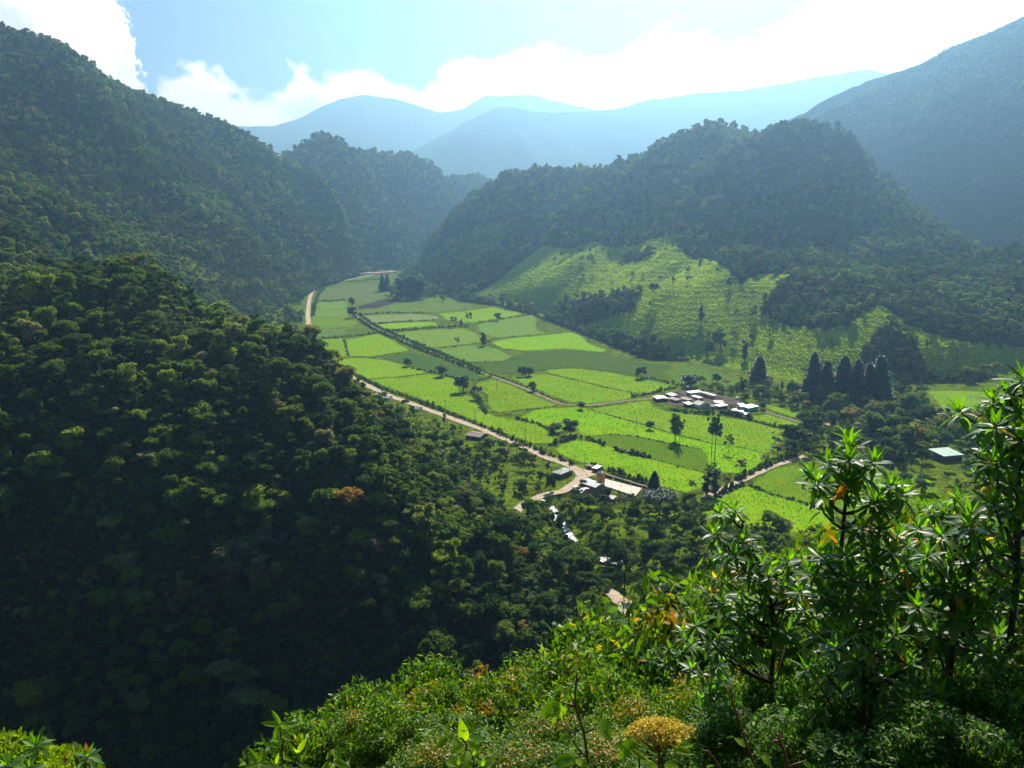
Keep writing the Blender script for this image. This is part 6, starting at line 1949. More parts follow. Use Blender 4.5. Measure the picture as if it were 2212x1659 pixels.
def leaf_shape(W, droop, fold, segs=6, tip=1.0, wave=0.0, point=0.75):
    """a leaf of unit length along +x, upper side +z: verts, quads"""
    vs, fs = [], []
    for i in range(segs + 1):
        t_ = i / segs
        w_ = W * (math.sin(math.pi * min(1, t_ ** point)) ** 0.9 if 0 < i < segs else 0.012)
        z_ = -droop * t_ * t_
        zz_ = wave * math.sin(t_ * 9)
        vs += [(t_, -w_, z_ + fold * w_ + zz_), (t_, 0, z_), (t_, w_, z_ + fold * w_ - zz_)]
    for i in range(segs):
        a_ = i * 3
        fs += [(a_, a_ + 3, a_ + 4, a_ + 1), (a_ + 1, a_ + 4, a_ + 5, a_ + 2)]
    return np.array(vs), np.array(fs)


LEAVES = {}
for nm, W_, dr, fo, mt in [('a', 0.150, 0.12, 0.22, M_GLOSSY_O), ('b', 0.155, 0.36, 0.16, M_GLOSSY_O), ('c', 0.135, -0.02, 0.38, M_YOUNG), ('o', 0.27, 0.22, 0.18, M_OVATE), ('p', 0.23, 0.40, 0.25, M_OVATE), ('q', 0.15, 0.12, 0.30, M_OVATE)]:
    v, f = leaf_shape(W_, dr, fo, wave=0.008)
    LEAVES[nm] = (v, f, mesh_np('leaf', v, f, [mt], smooth=True))


def leaf_matrix(base, d_, up_, length):
    x_ = Vector(d_).normalized()
    z_ = Vector(up_)
    z_ = (z_ - x_ * z_.dot(x_))
    if z_.length < 1e-4:
        z_ = x_.orthogonal()
    z_.normalize()
    y_ = z_.cross(x_)
    m_ = Matrix((x_, y_, z_)).transposed().to_4x4()
    m_.translation = Vector(base)
    return m_ @ Matrix.Diagonal((length, length, length, 1))


def rosette(tip, axis, n_, length, g_):
    """leaf placements of one whorl: (matrix, kind)"""
    ax = Vector(axis).normalized()
    u_ = ax.orthogonal().normalized()
    v_ = ax.cross(u_)
    out_ = []
    a0 = g_.uniform(0, 6.283)
    for i in range(n_):
        t_ = i / (n_ - 1)
        a_ = a0 + i * 2.39996 + g_.uniform(-0.2, 0.2)
        el_ = R(72) * (1 - t_) ** 1.2 - R(28) * t_ ** 1.5 + g_.uniform(-0.15, 0.15)
        out = u_ * math.cos(a_) + v_ * math.sin(a_)
        d_ = out * math.cos(el_) + ax * math.sin(el_)
        up_ = ax * math.cos(el_) - out * math.sin(el_)
        L_ = length * g_.uniform(0.78, 1.12) * (0.70 + 0.30 * min(1, t_ * 3))
        b_ = Vector(tip) - ax * (0.30 * length * t_) + out * 0.012
        out_.append((leaf_matrix(b_, d_, up_, L_), 'c' if t_ < 0.26 else ('a' if t_ < 0.62 else 'b')))
    return out_


def rosette_shrub(label, root, hubs, tips, length, seed, n_leaf=15, r0=0.045, fill=2):
    g_ = random.Random(seed)
    rx, ry = root
    rz = float(ground(rx, ry))
    t_ = empty('rosette_shrub', (rx, ry, rz), 0, label, 'shrub', 'leathery leaved shrubs in the foreground')
    o_ = Vector((rx, ry, rz))
    H_ = [Vector(h_) - o_ for h_ in hubs]
    MB().tube([Vector((0, 0, -0.25))] + H_, [r0 * (1.15 - 0.75 * i / len(H_)) for i in range(len(H_) + 1)], 8).build('stem', M_TWIG, t_, smooth=True)
    T_ = [Vector(p_) - o_ for p_ in tips]
    for p_ in list(T_):
        for _ in range(fill):
            T_.append(p_ + Vector((g_.uniform(-.24, .24), g_.uniform(-.2, .35), g_.uniform(-.42, -.06))))
    leaves = []
    chain = [Vector((0, 0, 0))] + H_
    for p_ in T_:
        # leave the stem below the tip
        cand = []
        for a_, b_ in zip(chain[:-1], chain[1:]):
            for s_ in (0.0, 0.25, 0.5, 0.75, 1.0):
                q_ = a_.lerp(b_, s_)
                dz_ = p_.z - q_.z
                hd = math.hypot(p_.x - q_.x, p_.y - q_.y)
                cand.append((abs(dz_ - hd * 0.75) + 0.55 * (p_ - q_).length, q_))
        q_ = min(cand, key=lambda c2: c2[0])[1]
        mid = q_.lerp(p_, 0.55) + Vector((g_.uniform(-.05, .05), g_.uniform(-.05, .05), -0.10 * (p_ - q_).length))
        MB().tube([q_, q_.lerp(mid, 0.5) + Vector((0, 0, -0.02)), mid, p_], [0.016, 0.013, 0.010, 0.006], 6).build('branch', M_TWIG, t_, smooth=True)
        ax = ((p_ - mid).normalized() * 0.5 + Vector((g_.uniform(-.2, .2), g_.uniform(-.2, .2), 0.9))).normalized()
        k_ = max(9, int(n_leaf * g_.uniform(0.8, 1.2)))
        leaves += rosette(p_, ax, k_, length * g_.uniform(0.85, 1.1), g_)
        # an older whorl a little lower on the twig
        if g_.random() < 0.75:
            lo = mid.lerp(p_, 0.35)
            leaves += rosette(lo, ax, max(6, k_ // 2), length * 0.95, g_)[1:]
    camv = Vector((0, 0, CAM_H)) - o_
    leaves.sort(key=lambda m_: (m_[0].translation - camv).length)
    for m_, kd in leaves[:300]:
        link('leaf', LEAVES[kd][2], t_, matrix=m_)
    rest = leaves[300:]
    if rest:
        vs, fs, oo = [], [], 0
        for m_, kd in rest:
            v_, f_, _ = LEAVES[kd]
            M3 = np.array(m_)
            vs.append(v_ @ M3[:3, :3].T + M3[:3, 3])
            fs.append(f_ + oo)
            oo += len(v_)
        fo = link('foliage', mesh_np('foliage', np.concatenate(vs), np.concatenate(fs), [M_GLOSSY], smooth=True), t_)
        fo['kind'] = 'stuff'
    return t_


def D(px, py, y_):
    return tuple(at_depth(px, py, y_))


def tipset(lst, y_, jit, seed):
    g_ = random.Random(seed)
    return [D(a_ + g_.uniform(-6, 6), b_ + g_.uniform(-6, 6), y_ + g_.uniform(-jit, jit)) for a_, b_ in lst]


# the tall stemmed shrub whose crown stands against the pasture
rosette_shrub('tall stemmed shrub with leathery whorled leaves standing against the right pasture', (D(1800, 1400, 7.0)[0], 7.0), [D(1812, 1240, 7.0), D(1824, 1110, 7.0), D(1834, 1020, 7.0), D(1839, 955, 7.0)],
              tipset([(1839, 940), (1838, 962), (1833, 985), (1842, 1005), (1786, 1004), (1748, 1022), (1884, 1000), (1925, 1042), (1769, 1042), (1806, 1050), (1871, 1026), (1830, 1040), (1900, 1060), (1770, 1065), (1850, 1062), (1945, 1060), (1890, 1082)], 7.0, 0.35, 1), 0.18, 31, 21, 0.022, 0)
# the right edge shrub
rosette_shrub('dark leathery shrub reaching up along the right edge of the view', (D(2195, 1400, 6.0)[0], 6.0), [D(2196, 1250, 6.0), D(2200, 1080, 6.0), D(2202, 940, 6.0), D(2204, 850, 6.1)],
              tipset([(2205, 810), (2178, 838), (2140, 862), (2206, 880), (2172, 905), (2146, 925), (2205, 945), (2180, 965), (2130, 968), (2150, 1000), (2205, 1010), (2178, 1040), (2135, 1030), (2160, 1075), (2205, 1085), (2190, 1120), (2225, 840), (2230, 920), (2230, 1000), (2110, 1020)], 6.0, 0.4, 2), 0.165, 32, 17, 0.026, 1)
# the left rosette shrub
rosette_shrub('leathery shrub with several stems at the left of the shrub thicket', (D(1660, 1480, 8.0)[0], 8.0), [D(1672, 1400, 8.0), D(1668, 1310, 8.0), D(1640, 1220, 8.0), D(1606, 1140, 8.0)],
              tipset([(1588, 1098), (1540, 1148), (1610, 1160), (1560, 1190), (1640, 1215), (1552, 1250), (1600, 1232), (1566, 1292), (1618, 1305), (1675, 1235), (1655, 1265), (1690, 1240), (1700, 1215), (1735, 1205), (1640, 1290), (1590, 1350), (1610, 1400), (1690, 1318), (1722, 1210), (1720, 1275), (1650, 1340), (1570, 1330), (1755, 1235), (1700, 1365)], 8.0, 0.5, 3), 0.165, 33, 15, 0.026, 2)
# the broad thicket in the middle right
rosette_shrub('broad leathery shrub filling the middle of the right thicket', (D(1870, 1500, 6.9)[0], 6.9), [D(1862, 1400, 6.9), D(1870, 1300, 6.9), D(1880, 1210, 6.9), D(1890, 1170, 6.9)],
              tipset([(1866, 1140), (1908, 1146), (1935, 1150), (1795, 1200), (1830, 1205), (1880, 1185), (1925, 1195), (1960, 1170), (1790, 1230), (1835, 1250), (1890, 1240), (1940, 1240), (1980, 1215), (1775, 1285), (1820, 1310), (1870, 1300), (1915, 1290), (1960, 1280), (1995, 1260), (1850, 1350), (1900, 1350), (1800, 1350), (1940, 1330), (1985, 1320), (1780, 1200)], 6.8, 0.5, 4), 0.165, 34, 17, 0.026, 1)
rosette_shrub('leathery shrub with bright young tips right of the thicket middle', (D(2060, 1480, 6.2)[0], 6.2), [D(2058, 1380, 6.2), D(2062, 1270, 6.2), D(2064, 1180, 6.3), D(2066, 1110, 6.4)],
              tipset([(2066, 1072), (2000, 1096), (2040, 1110), (2095, 1105), (1985, 1140), (2030, 1160), (2080, 1160), (2125, 1150), (2000, 1200), (2045, 1215), (2090, 1205), (2140, 1200), (2175, 1165), (2015, 1260), (2060, 1270), (2110, 1260), (2160, 1250), (2200, 1210), (2030, 1320), (2080, 1330), (2130, 1310), (2180, 1300), (2210, 1270), (2010, 1380), (2100, 1390), (2160, 1370)], 6.3, 0.5, 5), 0.165, 35, 17, 0.026, 1)
rosette_shrub('small leathery shrub low in the shadow of the thicket', (D(1880, 1560, 5.6)[0], 5.6), [D(1882, 1500, 5.6), D(1885, 1440, 5.6), D(1888, 1400, 5.6)],
              tipset([(1888, 1395), (1940, 1372), (1850, 1420), (1920, 1420), (1960, 1430), (1800, 1400), (1830, 1450)], 5.6, 0.3, 6), 0.16, 36, 15, 0.02, 2)
rosette_shrub('slender leathery shrub standing among the yellow green bushes', (D(1470, 1500, 12.5)[0], 12.5), [D(1472, 1460, 12.5), D(1474, 1420, 12.5), D(1476, 1385, 12.5)],
              tipset([(1476, 1366), (1452, 1400), (1498, 1392), (1415, 1408), (1440, 1430), (1505, 1430)], 12.5, 0.5, 7), 0.2, 37, 15, 0.02, 2)
rosette_shrub('two stemmed leathery shrub low among the bright bushes', (D(1530, 1560, 9.0)[0], 9.0), [D(1532, 1520, 9.0), D(1534, 1480, 9.0), D(1536, 1440, 9.0)],
              tipset([(1546, 1405), (1560, 1470), (1540, 1490), (1585, 1500), (1520, 1530), (1565, 1545)], 9.0, 0.5, 8), 0.17, 38, 15, 0.02, 2)


# small leaved shrubs -----------------------------------------------------------------------
def shrub_geo(seed, Rr, H, nblob, nleaf, size, stretch=2.3):
    g_ = np.random.default_rng(seed)
    vs, fs, o_ = [], [], 0
    bl = []
    for i in range(nblob):
        a_, r_ = g_.uniform(0, 6.283), math.sqrt(g_.uniform(0, 1)) * 0.74
        bl.append((math.cos(a_) * r_ * Rr, math.sin(a_) * r_ * Rr, H * g_.uniform(0.25, 0.82) * (1 - 0.35 * r_), Rr * g_.uniform(0.22, 0.36)))
    per = nleaf // nblob
    top = []
    for bx, by, bz, br in bl:
        d_ = g_.normal(size=(per, 3))
        d_[:, 2] = np.where(g_.random(per) < 0.7, np.abs(d_[:, 2]), d_[:, 2])
        d_ /= np.linalg.norm(d_, axis=1, keepdims=True)
        c_ = np.array([bx, by, bz]) + d_ * br * (g_.random((per, 1)) ** 0.4 * 1.1 + 0.05)
        nr = d_ * 0.45 + g_.normal(size=(per, 3)) * 0.55 + np.array([0, 0, 0.65])
        v_, f_ = leaf_quads(c_, nr, np.full(per, size), g_, stretch)
        vs.append(v_)
        fs.append(f_ + o_)
        top.append(np.repeat(d_[:, 2] * br + bz, 1))
        o_ += len(v_)
    return np.concatenate(vs), np.concatenate(fs), bl, np.concatenate(top)


class Shrub:
    def __init__(self, seed, Rr, H, nblob, nleaf, size, mat, mat2=None, tipshare=0.0, stretch=2.3):
        v_, f_, bl, top = shrub_geo(seed, Rr, H, nblob, nleaf, size, stretch)
        mi = None
        mats = [mat]
        if mat2 is not None:
            mats = [mat, mat2]
            thr = np.quantile(top, 1 - tipshare)
            g_ = np.random.default_rng(seed)
            clump = np.repeat(g_.random(nblob) < 0.55, nleaf // nblob)
            mi = ((top > thr) & clump).astype(int)
        self.leaf = mesh_np('foliage', v_, f_, mats, mi)
        mb = MB()
        g2 = random.Random(seed)
        for b_ in bl[:9]:
            mb.tube([(g2.uniform(-.1, .1), g2.uniform(-.1, .1), -0.3), (b_[0] * 0.45, b_[1] * 0.45, b_[2] * 0.5), b_[:3]], [0.022 * Rr, 0.015 * Rr, 0.006 * Rr], 5)
        self.stem = mb.mesh('stem', M_TWIG)
        self.R, self.H = Rr, H * 0.95


SB = {'bright': [Shrub(300 + s, 1.5, 1.9, 30, 7200, 0.066, M_SMALL) for s in range(3)],
      'orange': [Shrub(310 + s, 1.5, 1.9, 30, 7200, 0.066, M_SMALL, M_SMALLO, 0.16) for s in range(2)],
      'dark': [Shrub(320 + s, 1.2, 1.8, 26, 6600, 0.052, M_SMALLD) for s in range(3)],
      'fine': [Shrub(330 + s, 1.5, 1.9, 26, 6800, 0.048, M_SMALL, M_SMALLO, 0.05) for s in range(2)],
      'big': [Shrub(340 + s, 1.5, 1.9, 22, 4200, 0.085, M_SMALL) for s in range(2)]}


def shrub(kind, px, py_top, y_, wpx, label, seed):
    ks = SB[kind]
    k_ = ks[seed % len(ks)]
    q_ = at_depth(px, py_top, y_)
    gz_ = float(ground(q_[0], y_))
    h_ = max(0.5, q_[2] - gz_)
    sx = px_size(wpx, y_) / 2 / k_.R
    t_ = empty('foreground_shrub', (q_[0], y_, gz_), seed * 2.1, label, 'shrub', 'small leaved shrubs in the foreground')
    sz = h_ / k_.H
    sx = min(max(sx, sz * 0.62), sz * 1.7)
    t_.scale = (sx, sx, sz)
    f_ = link('foliage', k_.leaf, t_)
    link('stem', k_.stem, t_)
    return t_


SHRUBS = [
    ('bright', 900, 1425, 17.0, 210, 'deep green rounded shrub at the left end of the bright thicket'),
    ('orange', 1010, 1462, 14.5, 210, 'shrub with orange yellow shoots in the middle of the bright thicket'),
    ('orange', 1085, 1440, 17.0, 200, 'second orange tipped shrub behind the first'),
    ('bright', 1120, 1418, 20.0, 190, 'bright shrub on the brow beyond the orange tipped ones'),
    ('orange', 1215, 1405, 19.5, 190, 'shrub with brownish orange shoots at the top of the thicket'),
    ('bright', 1290, 1392, 19.0, 190, 'yellow green shrub right of the brownish one'),
    ('big', 1330, 1340, 22.0, 170, 'yellowish leafy shrub before the glimpse of road'),
    ('big', 1420, 1290, 24.0, 190, 'tall yellow green shrub beside the bare stem'),
    ('orange', 1500, 1300, 21.0, 200, 'yellowish shrub behind the slender leathery one'),
    ('bright', 1390, 1400, 15.5, 210, 'full green shrub in the centre right of the thicket'),
    ('bright', 1260, 1470, 13.5, 230, 'dense green shrub above the drooping leaved plant'),
    ('fine', 1360, 1500, 10.5, 260, 'fine leaved shrub behind the yellow flower head'),
    ('fine', 1180, 1540, 10.0, 260, 'fine leaved pale shrub at the bottom centre'),
    ('bright', 1000, 1560, 10.0, 260, 'dark green shrub mass behind the ovate leaved plant'),
    ('bright', 860, 1520, 11.5, 230, 'shrub in half shade left of the ovate leaved plant'),
    ('fine', 760, 1540, 13.0, 190, 'dim shrub at the left foot of the bright thicket'),
    ('big', 700, 1560, 15.0, 170, 'greyish shrub on the edge of the dark ravine'),
    ('fine', 1480, 1460, 11.0, 240, 'fine yellow green shrub left of the hairy stems'),
    ('fine', 1560, 1440, 9.5, 250, 'olive shrub at the foot of the left leathery shrub'),
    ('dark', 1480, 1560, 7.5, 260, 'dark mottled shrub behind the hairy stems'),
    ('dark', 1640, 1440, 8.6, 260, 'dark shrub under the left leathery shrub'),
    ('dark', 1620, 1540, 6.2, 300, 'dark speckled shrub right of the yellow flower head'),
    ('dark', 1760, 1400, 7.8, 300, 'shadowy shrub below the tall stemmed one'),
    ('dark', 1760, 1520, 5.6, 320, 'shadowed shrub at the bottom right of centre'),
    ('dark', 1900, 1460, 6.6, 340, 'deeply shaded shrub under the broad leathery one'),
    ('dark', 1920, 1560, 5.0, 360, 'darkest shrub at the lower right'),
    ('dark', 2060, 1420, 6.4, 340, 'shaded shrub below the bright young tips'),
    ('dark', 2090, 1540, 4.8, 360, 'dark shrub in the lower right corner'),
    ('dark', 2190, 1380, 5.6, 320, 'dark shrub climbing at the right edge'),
    ('orange', 1985, 1095, 11.5, 190, 'rusty leaved shrub behind the leathery thicket'),
    ('orange', 1640, 1170, 14.0, 200, 'rusty shrub seen behind the left leathery shrub'),
    ('dark', 1780, 1140, 13.0, 140, 'dark brown shrub behind the stem of the tall shrub'),
    ('orange', 2110, 1090, 10.5, 200, 'yellowish bush behind the young tipped shrub'),
    ('bright', 1530, 1260, 17.0, 150, 'small green bush beyond the left leathery shrub'),
    ('bright', 2010, 1160, 10.0, 260, 'green bush filling the back of the right thicket'),
    ('bright', 1880, 1200, 10.0, 260, 'green bush behind the broad leathery shrub'),
    ('bright', 1740, 1250, 10.5, 260, 'green bush between the leathery shrubs'),
    ('bright', 800, 1470, 15.0, 190, 'deep green shrub on the left brow of the thicket'),
    ('big', 640, 1560, 13.0, 150, 'dim leafy shrub at the far left foot of the thicket'),
    ('orange', 940, 1490, 13.0, 200, 'yellow tipped shrub on the left of the thicket'),
    ('bright', 1330, 1440, 12.5, 210, 'light green shrub above the fine leaved ones'),
    ('fine', 930, 1600, 7.0, 260, 'low bush at the bottom left of the ovate leaved plant'),
    ('fine', 1120, 1610, 6.6, 280, 'low bush at the bottom edge below the fine leaved shrub'),
    ('fine', 1330, 1600, 6.0, 300, 'low bush under the yellow flower head'),
]
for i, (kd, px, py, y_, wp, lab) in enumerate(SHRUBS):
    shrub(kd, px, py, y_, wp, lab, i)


# single plants close to the lens --------------------------------------------------------------
def leafy_plant(name, label, stems, leaves, group=None):
    """stems: lists of (px,py,depth) and radius; leaves: (base px,py, tip px,py, depth, depth change, kind, facing)"""
    q_ = at_depth(stems[0][0][0][0], stems[0][0][0][1], stems[0][0][0][2])
    gz_ = float(ground(q_[0], q_[1]))
    t_ = empty(name, (q_[0], q_[1], gz_), 0, label, 'plant', group)
    o_ = Vector((q_[0], q_[1], gz_))
    for i, (pts_, r_, mt) in enumerate(stems):
        P_ = [Vector(at_depth(*p_)) - o_ for p_ in pts_]
        if i == 0:
            P_ = [Vector((0, 0, -0.1))] + P_
        MB().tube(P_, [r_ * (1.1 - 0.6 * k2 / len(P_)) for k2 in range(len(P_))], 7).build('stem', mt, t_, smooth=True)
    for bx, by, tx_, ty_, d0, dd, kd, face in leaves:
        a_ = Vector(at_depth(bx, by, d0)) - o_
        b_ = Vector(at_depth(tx_, ty_, d0 + dd)) - o_
        link('leaf', LEAVES[kd][2], t_, matrix=leaf_matrix(a_, b_ - a_, face, (b_ - a_).length))
    return t_


UPF = (0.1, -0.55, 0.8)


def e2(x_, y_):      # measured on a detail of the photograph
    return 493.7 + x_ / 6.72, 1508.7 + y_ / 6.72


def lf(f_, bx, by, tx_, ty_, d0, dd, kd, face=UPF):
    a_ = f_(bx, by)
    b_ = f_(tx_, ty_)
    return (a_[0], a_[1], b_[0], b_[1], d0, dd, kd, face)


leafy_plant('broadleaf_plant', 'upright plant with glowing yellow green leaves at the bottom left of centre',
            [([e2(800, 1150) + (4.2,), e2(795, 1000) + (4.2,), e2(765, 600) + (4.2,), e2(750, 380) + (4.2,)], 0.006, M_REDTWIG), ([e2(480, 1150) + (4.1,), e2(450, 950) + (4.1,)], 0.004, M_REDTWIG), ([e2(1030, 1150) + (4.1,), e2(1000, 800) + (4.15,)], 0.004, M_TWIG)],
            [lf(e2, 750, 380, 625, 165, 4.2, 0.02, 'q'), lf(e2, 745, 390, 460, 350, 4.2, -0.02, 'q'), lf(e2, 755, 390, 1060, 355, 4.2, 0.03, 'q'), lf(e2, 755, 385, 860, 430, 4.2, -0.06, 'q'), lf(e2, 745, 400, 645, 575, 4.2, -0.05, 'o'),
             lf(e2, 770, 520, 895, 400, 4.2, 0.04, 'q'), lf(e2, 775, 530, 930, 610, 4.2, -0.05, 'q'), lf(e2, 770, 590, 700, 760, 4.2, -0.06, 'q'), lf(e2, 770, 620, 600, 565, 4.2, 0.05, 'q'), lf(e2, 775, 700, 520, 640, 4.2, 0.03, 'q'),
             lf(e2, 1000, 800, 1140, 560, 4.15, 0.02, 'q'), lf(e2, 990, 800, 860, 640, 4.15, 0.02, 'q'), lf(e2, 995, 810, 960, 690, 4.15, -0.08, 'q'), lf(e2, 1050, 930, 1190, 810, 4.1, 0.02, 'q'), lf(e2, 1050, 940, 1140, 720, 4.1, 0.04, 'q'), lf(e2, 1040, 960, 1200, 1010, 4.1, -0.03, 'q'),
             lf(e2, 440, 930, 285, 710, 4.1, 0.02, 'q'), lf(e2, 450, 930, 470, 700, 4.1, 0.05, 'q'), lf(e2, 445, 940, 220, 1010, 4.1, -0.04, 'q'), lf(e2, 455, 940, 650, 950, 4.1, -0.03, 'q'), lf(e2, 450, 950, 400, 1080, 4.1, -0.06, 'q'), lf(e2, 690, 960, 720, 800, 4.2, 0.0, 'q'), lf(e2, 690, 960, 600, 860, 4.2, 0.03, 'q'),
             lf(e2, 785, 840, 920, 900, 4.2, -0.05, 'q'), lf(e2, 780, 800, 850, 860, 4.2, 0.05, 'o'), lf(e2, 790, 900, 660, 1000, 4.2, -0.04, 'q'), lf(e2, 795, 950, 900, 1040, 4.2, -0.04, 'q')])
leafy_plant('broadleaf_plant', 'slim plant with drooping pale green ribbed leaves beside the glowing one',
            [([e2(1520, 1150) + (4.6,), e2(1510, 900) + (4.6,), e2(1480, 650) + (4.6,), e2(1480, 500) + (4.6,)], 0.005, M_TWIG), ([e2(1475, 680) + (4.6,), e2(1400, 610) + (4.6,), e2(1330, 570) + (4.6,)], 0.003, M_TWIG)],
            [lf(e2, 1330, 570, 1280, 690, 4.6, -0.05, 'p'), lf(e2, 1340, 560, 1395, 670, 4.6, -0.05, 'p'), lf(e2, 1320, 565, 1270, 560, 4.6, 0.05, 'p'), lf(e2, 1490, 510, 1530, 610, 4.6, -0.04, 'p'), lf(e2, 1540, 500, 1590, 550, 4.6, -0.02, 'p'),
             lf(e2, 1520, 730, 1680, 760, 4.6, -0.03, 'p'), lf(e2, 1520, 735, 1620, 880, 4.6, -0.08, 'p'), lf(e2, 1515, 735, 1420, 860, 4.6, -0.06, 'p'), lf(e2, 1510, 920, 1340, 1010, 4.6, -0.05, 'p'), lf(e2, 1520, 910, 1740, 970, 4.6, -0.03, 'p'), lf(e2, 1515, 925, 1480, 1060, 4.6, -0.09, 'p'), lf(e2, 1520, 900, 1640, 860, 4.6, 0.05, 'p')])


def e4(x_, y_):
    return 877.8 + x_ / 5.76, 1453.8 + y_ / 5.76


leafy_plant('broadleaf_plant', 'plant with broad ovate leaves and a budding tip at the bottom centre left',
            [([e4(760, 1300) + (3.6,), e4(745, 900) + (3.6,), e4(690, 770) + (3.6,), e4(590, 690) + (3.6,), e4(555, 600) + (3.6,)], 0.005, M_TWIG), ([e4(840, 1250) + (3.6,), e4(830, 1030) + (3.6,)], 0.004, M_TWIG)],
            [lf(e4, 745, 720, 765, 505, 3.6, 0.05, 'o'), lf(e4, 720, 860, 700, 640, 3.6, -0.03, 'p'), lf(e4, 750, 620, 870, 700, 3.6, 0.03, 'o'), lf(e4, 545, 720, 440, 640, 3.6, 0.02, 'o'), lf(e4, 550, 720, 560, 820, 3.6, -0.05, 'p'), lf(e4, 530, 810, 345, 915, 3.6, -0.04, 'o'), lf(e4, 560, 820, 660, 890, 3.6, -0.04, 'o'),
             lf(e4, 785, 800, 1000, 820, 3.6, 0.03, 'o'), lf(e4, 760, 910, 945, 930, 3.6, -0.02, 'o'), lf(e4, 735, 915, 555, 980, 3.6, -0.04, 'o'), lf(e4, 745, 960, 760, 1170, 3.6, -0.10, 'p'), lf(e4, 640, 1150, 470, 1075, 3.6, 0.02, 'o'), lf(e4, 650, 1150, 650, 1060, 3.6, 0.0, 'p'), lf(e4, 950, 1170, 1105, 1070, 3.6, 0.02, 'o'), lf(e4, 945, 1160, 960, 1060, 3.6, 0.0, 'p'),
             lf(e4, 830, 1030, 870, 940, 3.6, 0.0, 'q'), lf(e4, 840, 1030, 955, 970, 3.6, 0.0, 'q'), lf(e4, 845, 1045, 960, 1090, 3.6, -0.02, 'q'), lf(e4, 830, 1160, 680, 1180, 3.6, -0.02, 'o'), lf(e4, 580, 690, 640, 770, 3.6, -0.02, 'q'), lf(e4, 555, 660, 530, 600, 3.6, 0.0, 'q'), lf(e4, 560, 660, 575, 590, 3.6, 0.0, 'q')])


def e8(x_, y_):
    return 1097.2 + x_ / 5.04, 1439.5 + y_ / 5.04


leafy_plant('broadleaf_plant', 'tall red stemmed plant with drooping leaves and a curled tip',
            [([e8(900, 1250) + (2.9,), e8(860, 950) + (2.9,), e8(825, 720) + (2.9,), e8(770, 540) + (2.9,), e8(730, 430) + (2.9,), e8(730, 280) + (2.9,), e8(745, 140) + (2.9,), e8(755, 50) + (2.9,)], 0.0055, M_REDTWIG),
             ([e8(730, 435) + (2.9,), e8(640, 405) + (2.9,), e8(560, 390) + (2.9,)], 0.0035, M_REDTWIG), ([e8(830, 730) + (2.9,), e8(900, 690) + (2.9,), e8(980, 650) + (2.9,)], 0.0035, M_REDTWIG), ([e8(870, 1010) + (2.9,), e8(750, 880) + (2.9,), e8(690, 780) + (2.9,), e8(650, 690) + (2.9,), e8(590, 630) + (2.9,), e8(530, 615) + (2.9,)], 0.0035, M_REDTWIG),
             ([e8(745, 160) + (2.9,), e8(790, 110) + (2.9,), e8(840, 110) + (2.9,), e8(860, 140) + (2.9,)], 0.003, M_REDTWIG)],
            [lf(e8, 560, 390, 330, 550, 2.9, -0.04, 'o'), lf(e8, 540, 395, 500, 595, 2.9, -0.07, 'p'), lf(e8, 570, 400, 600, 610, 2.9, -0.03, 'q'), lf(e8, 600, 430, 640, 540, 2.9, 0.02, 'q'), lf(e8, 975, 640, 1140, 790, 2.9, -0.05, 'o'), lf(e8, 985, 620, 1190, 720, 2.9, 0.04, 'o'),
             lf(e8, 860, 140, 800, 225, 2.9, -0.02, 'q'), lf(e8, 700, 760, 550, 795, 2.9, -0.02, 'o'), lf(e8, 695, 780, 640, 870, 2.9, -0.04, 'q'), lf(e8, 720, 1010, 470, 1040, 2.9, -0.02, 'o'), lf(e8, 700, 1010, 700, 870, 2.9, 0.04, 'o'), lf(e8, 690, 1030, 530, 1120, 2.9, -0.05, 'o'), lf(e8, 740, 1020, 880, 1080, 2.9, -0.04, 'o'), lf(e8, 755, 60, 700, 30, 2.9, 0.0, 'q'), lf(e8, 755, 50, 775, 60, 2.9, -0.02, 'q')])
# the flowering plant
fp = leafy_plant('flowering_plant', 'plant carrying a flat yellow flower head at the bottom centre',
                 [([e8(1640, 1250) + (2.9,), e8(1645, 1000) + (2.9,), e8(1655, 780) + (2.9,)], 0.006, M_REDTWIG), ([e8(1650, 1060) + (2.9,), e8(1720, 900) + (2.9,), e8(1745, 840) + (2.9,)], 0.004, M_REDTWIG), ([e8(1430, 1250) + (2.95,), e8(1430, 1000) + (2.95,), e8(1400, 860) + (2.95,)], 0.004, M_TWIG)],
                 [lf(e8, 1400, 800, 1200, 1000, 2.95, -0.06, 'o'), lf(e8, 1350, 740, 1190, 670, 2.95, 0.03, 'o'), lf(e8, 1345, 780, 1480, 850, 2.95, -0.03, 'q'), lf(e8, 1320, 905, 1540, 1030, 2.9, -0.03, 'q'), lf(e8, 1770, 855, 2040, 850, 2.9, 0.02, 'q'), lf(e8, 1770, 890, 2040, 950, 2.9, -0.04, 'q'), lf(e8, 1750, 860, 1780, 680, 2.85, 0.02, 'q'),
                  lf(e8, 1690, 960, 1690, 760, 2.85, 0.03, 'q'), lf(e8, 1750, 920, 1850, 1020, 2.88, -0.06, 'o'), lf(e8, 1700, 1080, 1850, 1080, 2.88, -0.04, 'o'), lf(e8, 1640, 950, 1480, 840, 2.88, 0.03, 'q'), lf(e8, 1340, 870, 1180, 850, 2.95, -0.04, 'o'), lf(e8, 1640, 1080, 1480, 1150, 2.9, -0.05, 'o')])
gq = np.random.default_rng(77)
c0 = np.array(at_depth(*e8(1640, 690), 2.9))
kq = 3000
a_ = gq.uniform(0, 6.283, kq)
r_ = np.sqrt(gq.random(kq))
pts_ = np.stack([np.cos(a_) * r_ * 0.125, np.sin(a_) * r_ * 0.075, 0.032 * (1 - r_ ** 2) - 0.012 + gq.normal(size=kq) * 0.011], -1)
pts_[:, :2] *= (1 + 0.22 * np.sin(a_ * 7) * np.sin(a_ * 3 + 1))[:, None]
